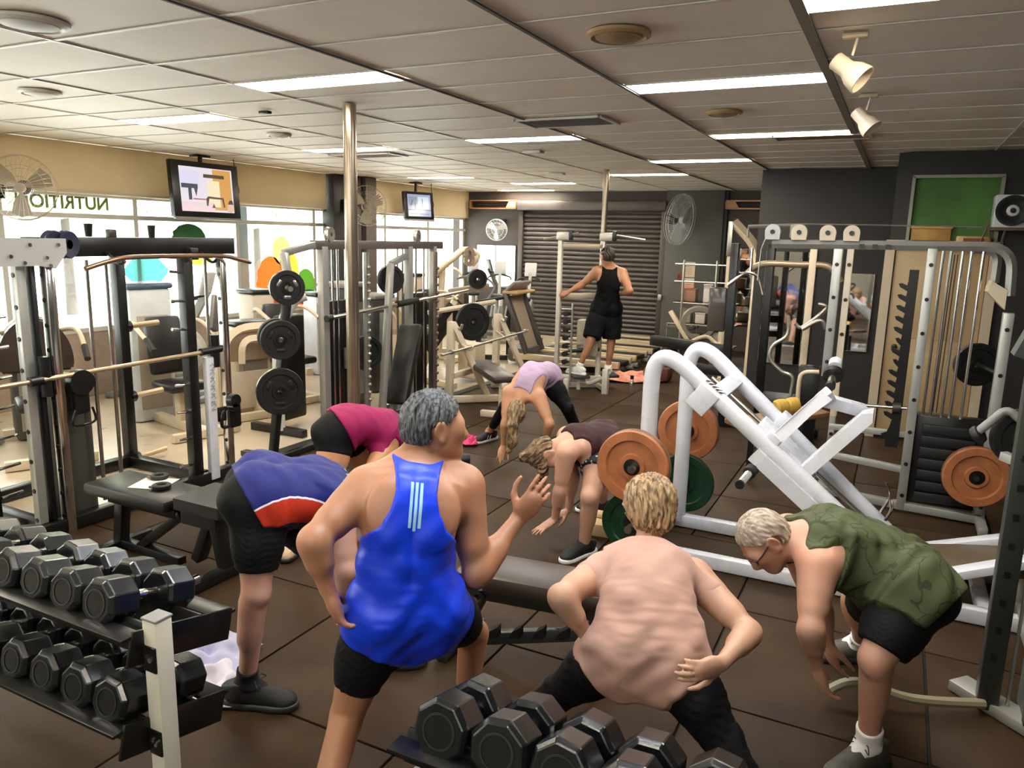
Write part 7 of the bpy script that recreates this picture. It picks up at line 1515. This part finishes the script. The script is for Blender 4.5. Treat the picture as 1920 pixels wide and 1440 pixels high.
for sg in (-1, 1):
    mb.tube([p.hat(sg*.36, -.02, .03), p.hat(sg*.345, .2, .02), p.hat(sg*.25, .40, .0)], .0032, 6)
    mb.tube([p.hat(sg*(.135+.115*math.cos(a)), .43-.04*abs(math.cos(a)), -.01+.085*math.sin(a)) for a in np.linspace(0, 2*math.pi, 13)[:-1]], .003, 6, True, False, True)
mb.tube([p.hat(-.03, .43, .0), p.hat(0, .45, .01), p.hat(.03, .43, .0)], .003, 6); mb.build('glasses', GL, p.root)
p.shoes(p.root, SHOEG, SOLEB, laces=LACE, socks=SOCKW, sockh=.085)
# ---- man in the blue and red jersey
p = person('tri', 'person in a blue and red jersey and black shorts bending by the benches', skin_mat('skin_pale', (.52, .32, .25)), .0068,
           sex='m', wt=1.1, arm=1.05, leg=1.0, belly=.15, face=(-.5, -.25, -.7), up=(.55, .15, -.75), hands={'R': dict(palm=(-.5, .4, 0)), 'L': dict(palm=(-.5, -.5, 0))})
jr = cloth_mat('jersey_cloth', (.012, .017, .15), .6, [((.50, .035, .012), [None or (None, None), (None, None), (-.035, None)]), ((.80, .80, .85), [(None, None), (None, None), (-.043, -.035)]), ((.012, .012, .03), [(None, None), (None, None), (.075, None)]),
    ((.35, .34, .36), lambda M, o, nt, at: M('MULTIPLY', M('GREATER_THAN', o[1], .33), M('MULTIPLY', M('LESS_THAN', o[2], -.06), M('GREATER_THAN', M('SINE', M('ADD', M('MULTIPLY', o[0], 160), M('MULTIPLY', M('SINE', M('MULTIPLY', o[1], 90)), 3))), .1))))], bump=.05)
p.shirt(p.root, 'jersey', jr, .0065, hem=-.10, ex=.008, loose=.012, arm=.155, neck=.95, fold=.005, seed=4.2, vneck=.12)
p.shorts(p.root, 'shorts', bs, .0075, top=.12, hem=.74, ex=.010, loose=.006)
p.hair(p.root, 'hair', hair_mat('dark_brown_hair', (.02, .013, .008), (.07, .045, .03), 50, 3), .006, line=.30, back=-.38, thick=.04, amp=.04)
p.shoes(p.root, SHOEB, SOLEB, laces=LACE, socks=mat('black_sock', (.006, .006, .006), .9), sockh=.078)
# ---- woman in the magenta tank top
p = person('magenta', 'woman in a magenta tank top and black shorts bending forward beside the grey machine', skin_mat('skin_golden', (.50, .27, .13)), .008,
           sex='f', wt=1.05, arm=1.15, leg=1.12, hips=1.08, face=(-.6, -.25, -.55), up=(.5, .25, -.8), bust=.9)
p.shirt(p.root, 'tank_top', cloth_mat('magenta_cloth', (.27, .006, .075), .7, bump=.1), .0075, hem=-.02, ex=.007, loose=.012, arm=.118, neck=.93, fold=.004, seed=5.1, vneck=.10)
p.shorts(p.root, 'shorts', BLACKC, .008, top=.22, hem=.34, ex=.007)
HBr = hair_mat('brown_hair', (.05, .028, .014), (.20, .12, .06), 40, 3)
p.hair(p.root, 'hair', HBr, .007, line=.30, back=-.4, thick=.04, amp=.05, extra=[Cone(p.hat(0, -.42, .2), p.hat(0, -.5, .45), .10*p.hs, .07*p.hs, .04)])
p.shoes(p.root, SHOET, SOLEB, h=.008)
# ---- woman in the lilac tank top
p = person('lilac', 'woman in a lilac tank top and black leggings bending forward, ponytail hanging to the floor', skin_mat('skin_warm', (.46, .25, .135)), .0085,
           sex='f', wt=1.05, arm=1.08, leg=1.05, hips=1.05, face=(.08, .75, -.6), up=(-.15, -.55, -.82), bust=.9, hands={'L': dict(palm=(0, .5, -1), curl=.3), 'R': dict(palm=(0, .5, -1), curl=.3)})
p.shirt(p.root, 'tank_top', cloth_mat('lilac_cloth', (.42, .30, .42), .75, bump=.1), .008, hem=-.10, ex=.008, loose=.012, arm=.5, neck=.96, fold=.004, seed=6.1, vneck=.08, cut=lambda l, t, d, P: np.abs(l)-np.interp(t, [.3, .55, .68, .82, 1.0, 1.2], [.4, .2, .115, .085, .085, .09]))
p.shorts(p.root, 'leggings', BLACKC, .0085, top=.10, ex=.005, shank=.78)
dn = np.array([0, 0, -1.]); q0 = p.hat(0, -.40, .22); q1 = q0+rfu((-.02, -.04, -.10)); q2 = q1+rfu((.0, -.01, -.14)); q3 = q2+rfu((-.03, .0, -.10))
p.hair(p.root, 'hair', hair_mat('dark_blonde_hair', (.07, .04, .02), (.34, .23, .11), 40, 3), .007, line=.30, back=-.4, thick=.04, amp=.05, extra=[Cone(q0, q1, .035, .04, .03), Cone(q1, q2, .04, .045, .03), Cone(q2, q3, .042, .018, .03)])
p.shoes(p.root, SHOEB, SOLEW, h=.008, accent=SOLEW)
# ---- woman in the maroon top
p = person('maroon', 'woman in a dark maroon top and floral shorts bending with palms on the floor', skin_mat('skin_fair2', (.48, .29, .20)), .0075,
           sex='f', wt=1.12, arm=1.05, leg=1.12, hips=1.08, belly=.2, face=(.5, -.15, -.8), up=(-.72, -.1, -.62), bust=.9, hands={'L': dict(palm=(0, 0, -1), curl=.12, spread=.2), 'R': dict(palm=(0, 0, -1), curl=.12, spread=.2)})
p.shirt(p.root, 'tank_top', cloth_mat('maroon_cloth', (.030, .0055, .007), .7, bump=.1), .0075, hem=-.05, ex=.008, loose=.014, arm=.5, neck=.95, fold=.004, seed=7.1, vneck=.10, cut=lambda l, t, d, P: np.abs(l)-np.interp(t, [.3, .62, .75, .88, 1.0, 1.2], [.4, .22, .13, .10, .085, .08]))
def floral(M, o, nt, at):
    v = nt.nodes.new('ShaderNodeTexVoronoi'); v.inputs['Scale'].default_value = 38; nt.links.new(at.outputs['Vector'], v.inputs['Vector']); return M('LESS_THAN', v.outputs['Distance'], .30)
p.shorts(p.root, 'shorts', cloth_mat('floral_cloth', (.018, .018, .022), .7, [((.50, .47, .45), floral)]), .0075, top=.05, hem=.52, ex=.010, loose=.015)
hq = [Cone(p.hat(.0, -.30, .40), p.hat(-.05, -.42, .62), .16*p.hs, .12*p.hs, .05)]
for sg in (-1, 1): hq.append(Cone(p.hat(sg*.24, .12, .25), p.hat(sg*.24, .12, .25)+rfu((-.03, -.02*sg, -.13)), .022, .010, .02))
hq.append(Cone(p.hat(0, .30, .36), p.hat(0, .30, .36)+rfu((-.02, -.03, -.12)), .022, .010, .02))
p.hair(p.root, 'hair', hair_mat('light_brown_hair', (.06, .035, .018), (.30, .19, .10), 40, 3), .006, line=.30, back=-.4, thick=.05, amp=.09, extra=hq)
p.shoes(p.root, SHOEB, SOLEW, h=.007); wrist_band(p, 'L', 'wrist_band', .02, .022)
# ---- man in the black tank top
p = person('black', 'man in a black tank top and long black shorts standing at the pull up station', skin_mat('skin_olive', (.40, .205, .105)), .0085,
           sex='m', wt=.98, arm=1.1, leg=1.0, face=(-.35, .85, -.35), up=(-.1, .1, 1), floor=.205, hands={'L': dict(palm=(.1, .8, -.5), curl=1.0), 'R': dict(palm=(-.2, -.8, .2), curl=.8)})
p.shirt(p.root, 'tank_top', cloth_mat('black_cotton', (.004, .0035, .004), .85, spec=.15), .008, hem=-.12, ex=.008, loose=.02, arm=.5, neck=.95, fold=.004, seed=8.1, vneck=.1, cut=lambda l, t, d, P: np.abs(l)-np.interp(t, [.3, .55, .68, .82, 1.0, 1.2], [.4, .22, .135, .105, .10, .10]))
p.shorts(p.root, 'shorts', cloth_mat('black_cotton_shorts', (.005, .005, .006), .85, spec=.15), .0085, top=.06, hem=.93, ex=.012, loose=.05, fold=.004)
p.hair(p.root, 'hair', hair_mat('black_hair', (.012, .009, .007), (.05, .035, .025), 40, 3), .007, line=.30, back=-.34, thick=.05, amp=.05)
M = Matrix.Translation(V(p.hat(0, -.04, .22))) @ Matrix((p.hr, p.hf, p.hu)).transposed().to_4x4()
MB().lathe([(.086, -.012), (.094, -.012), (.094, .012), (.086, .012)], 28, M).build('headband', mat('grey_headband', (.30, .22, .17), .7), p.root)
p.shoes(p.root, SHOEW, SOLEW, h=.008, socks=SOCKW, sockh=.07)
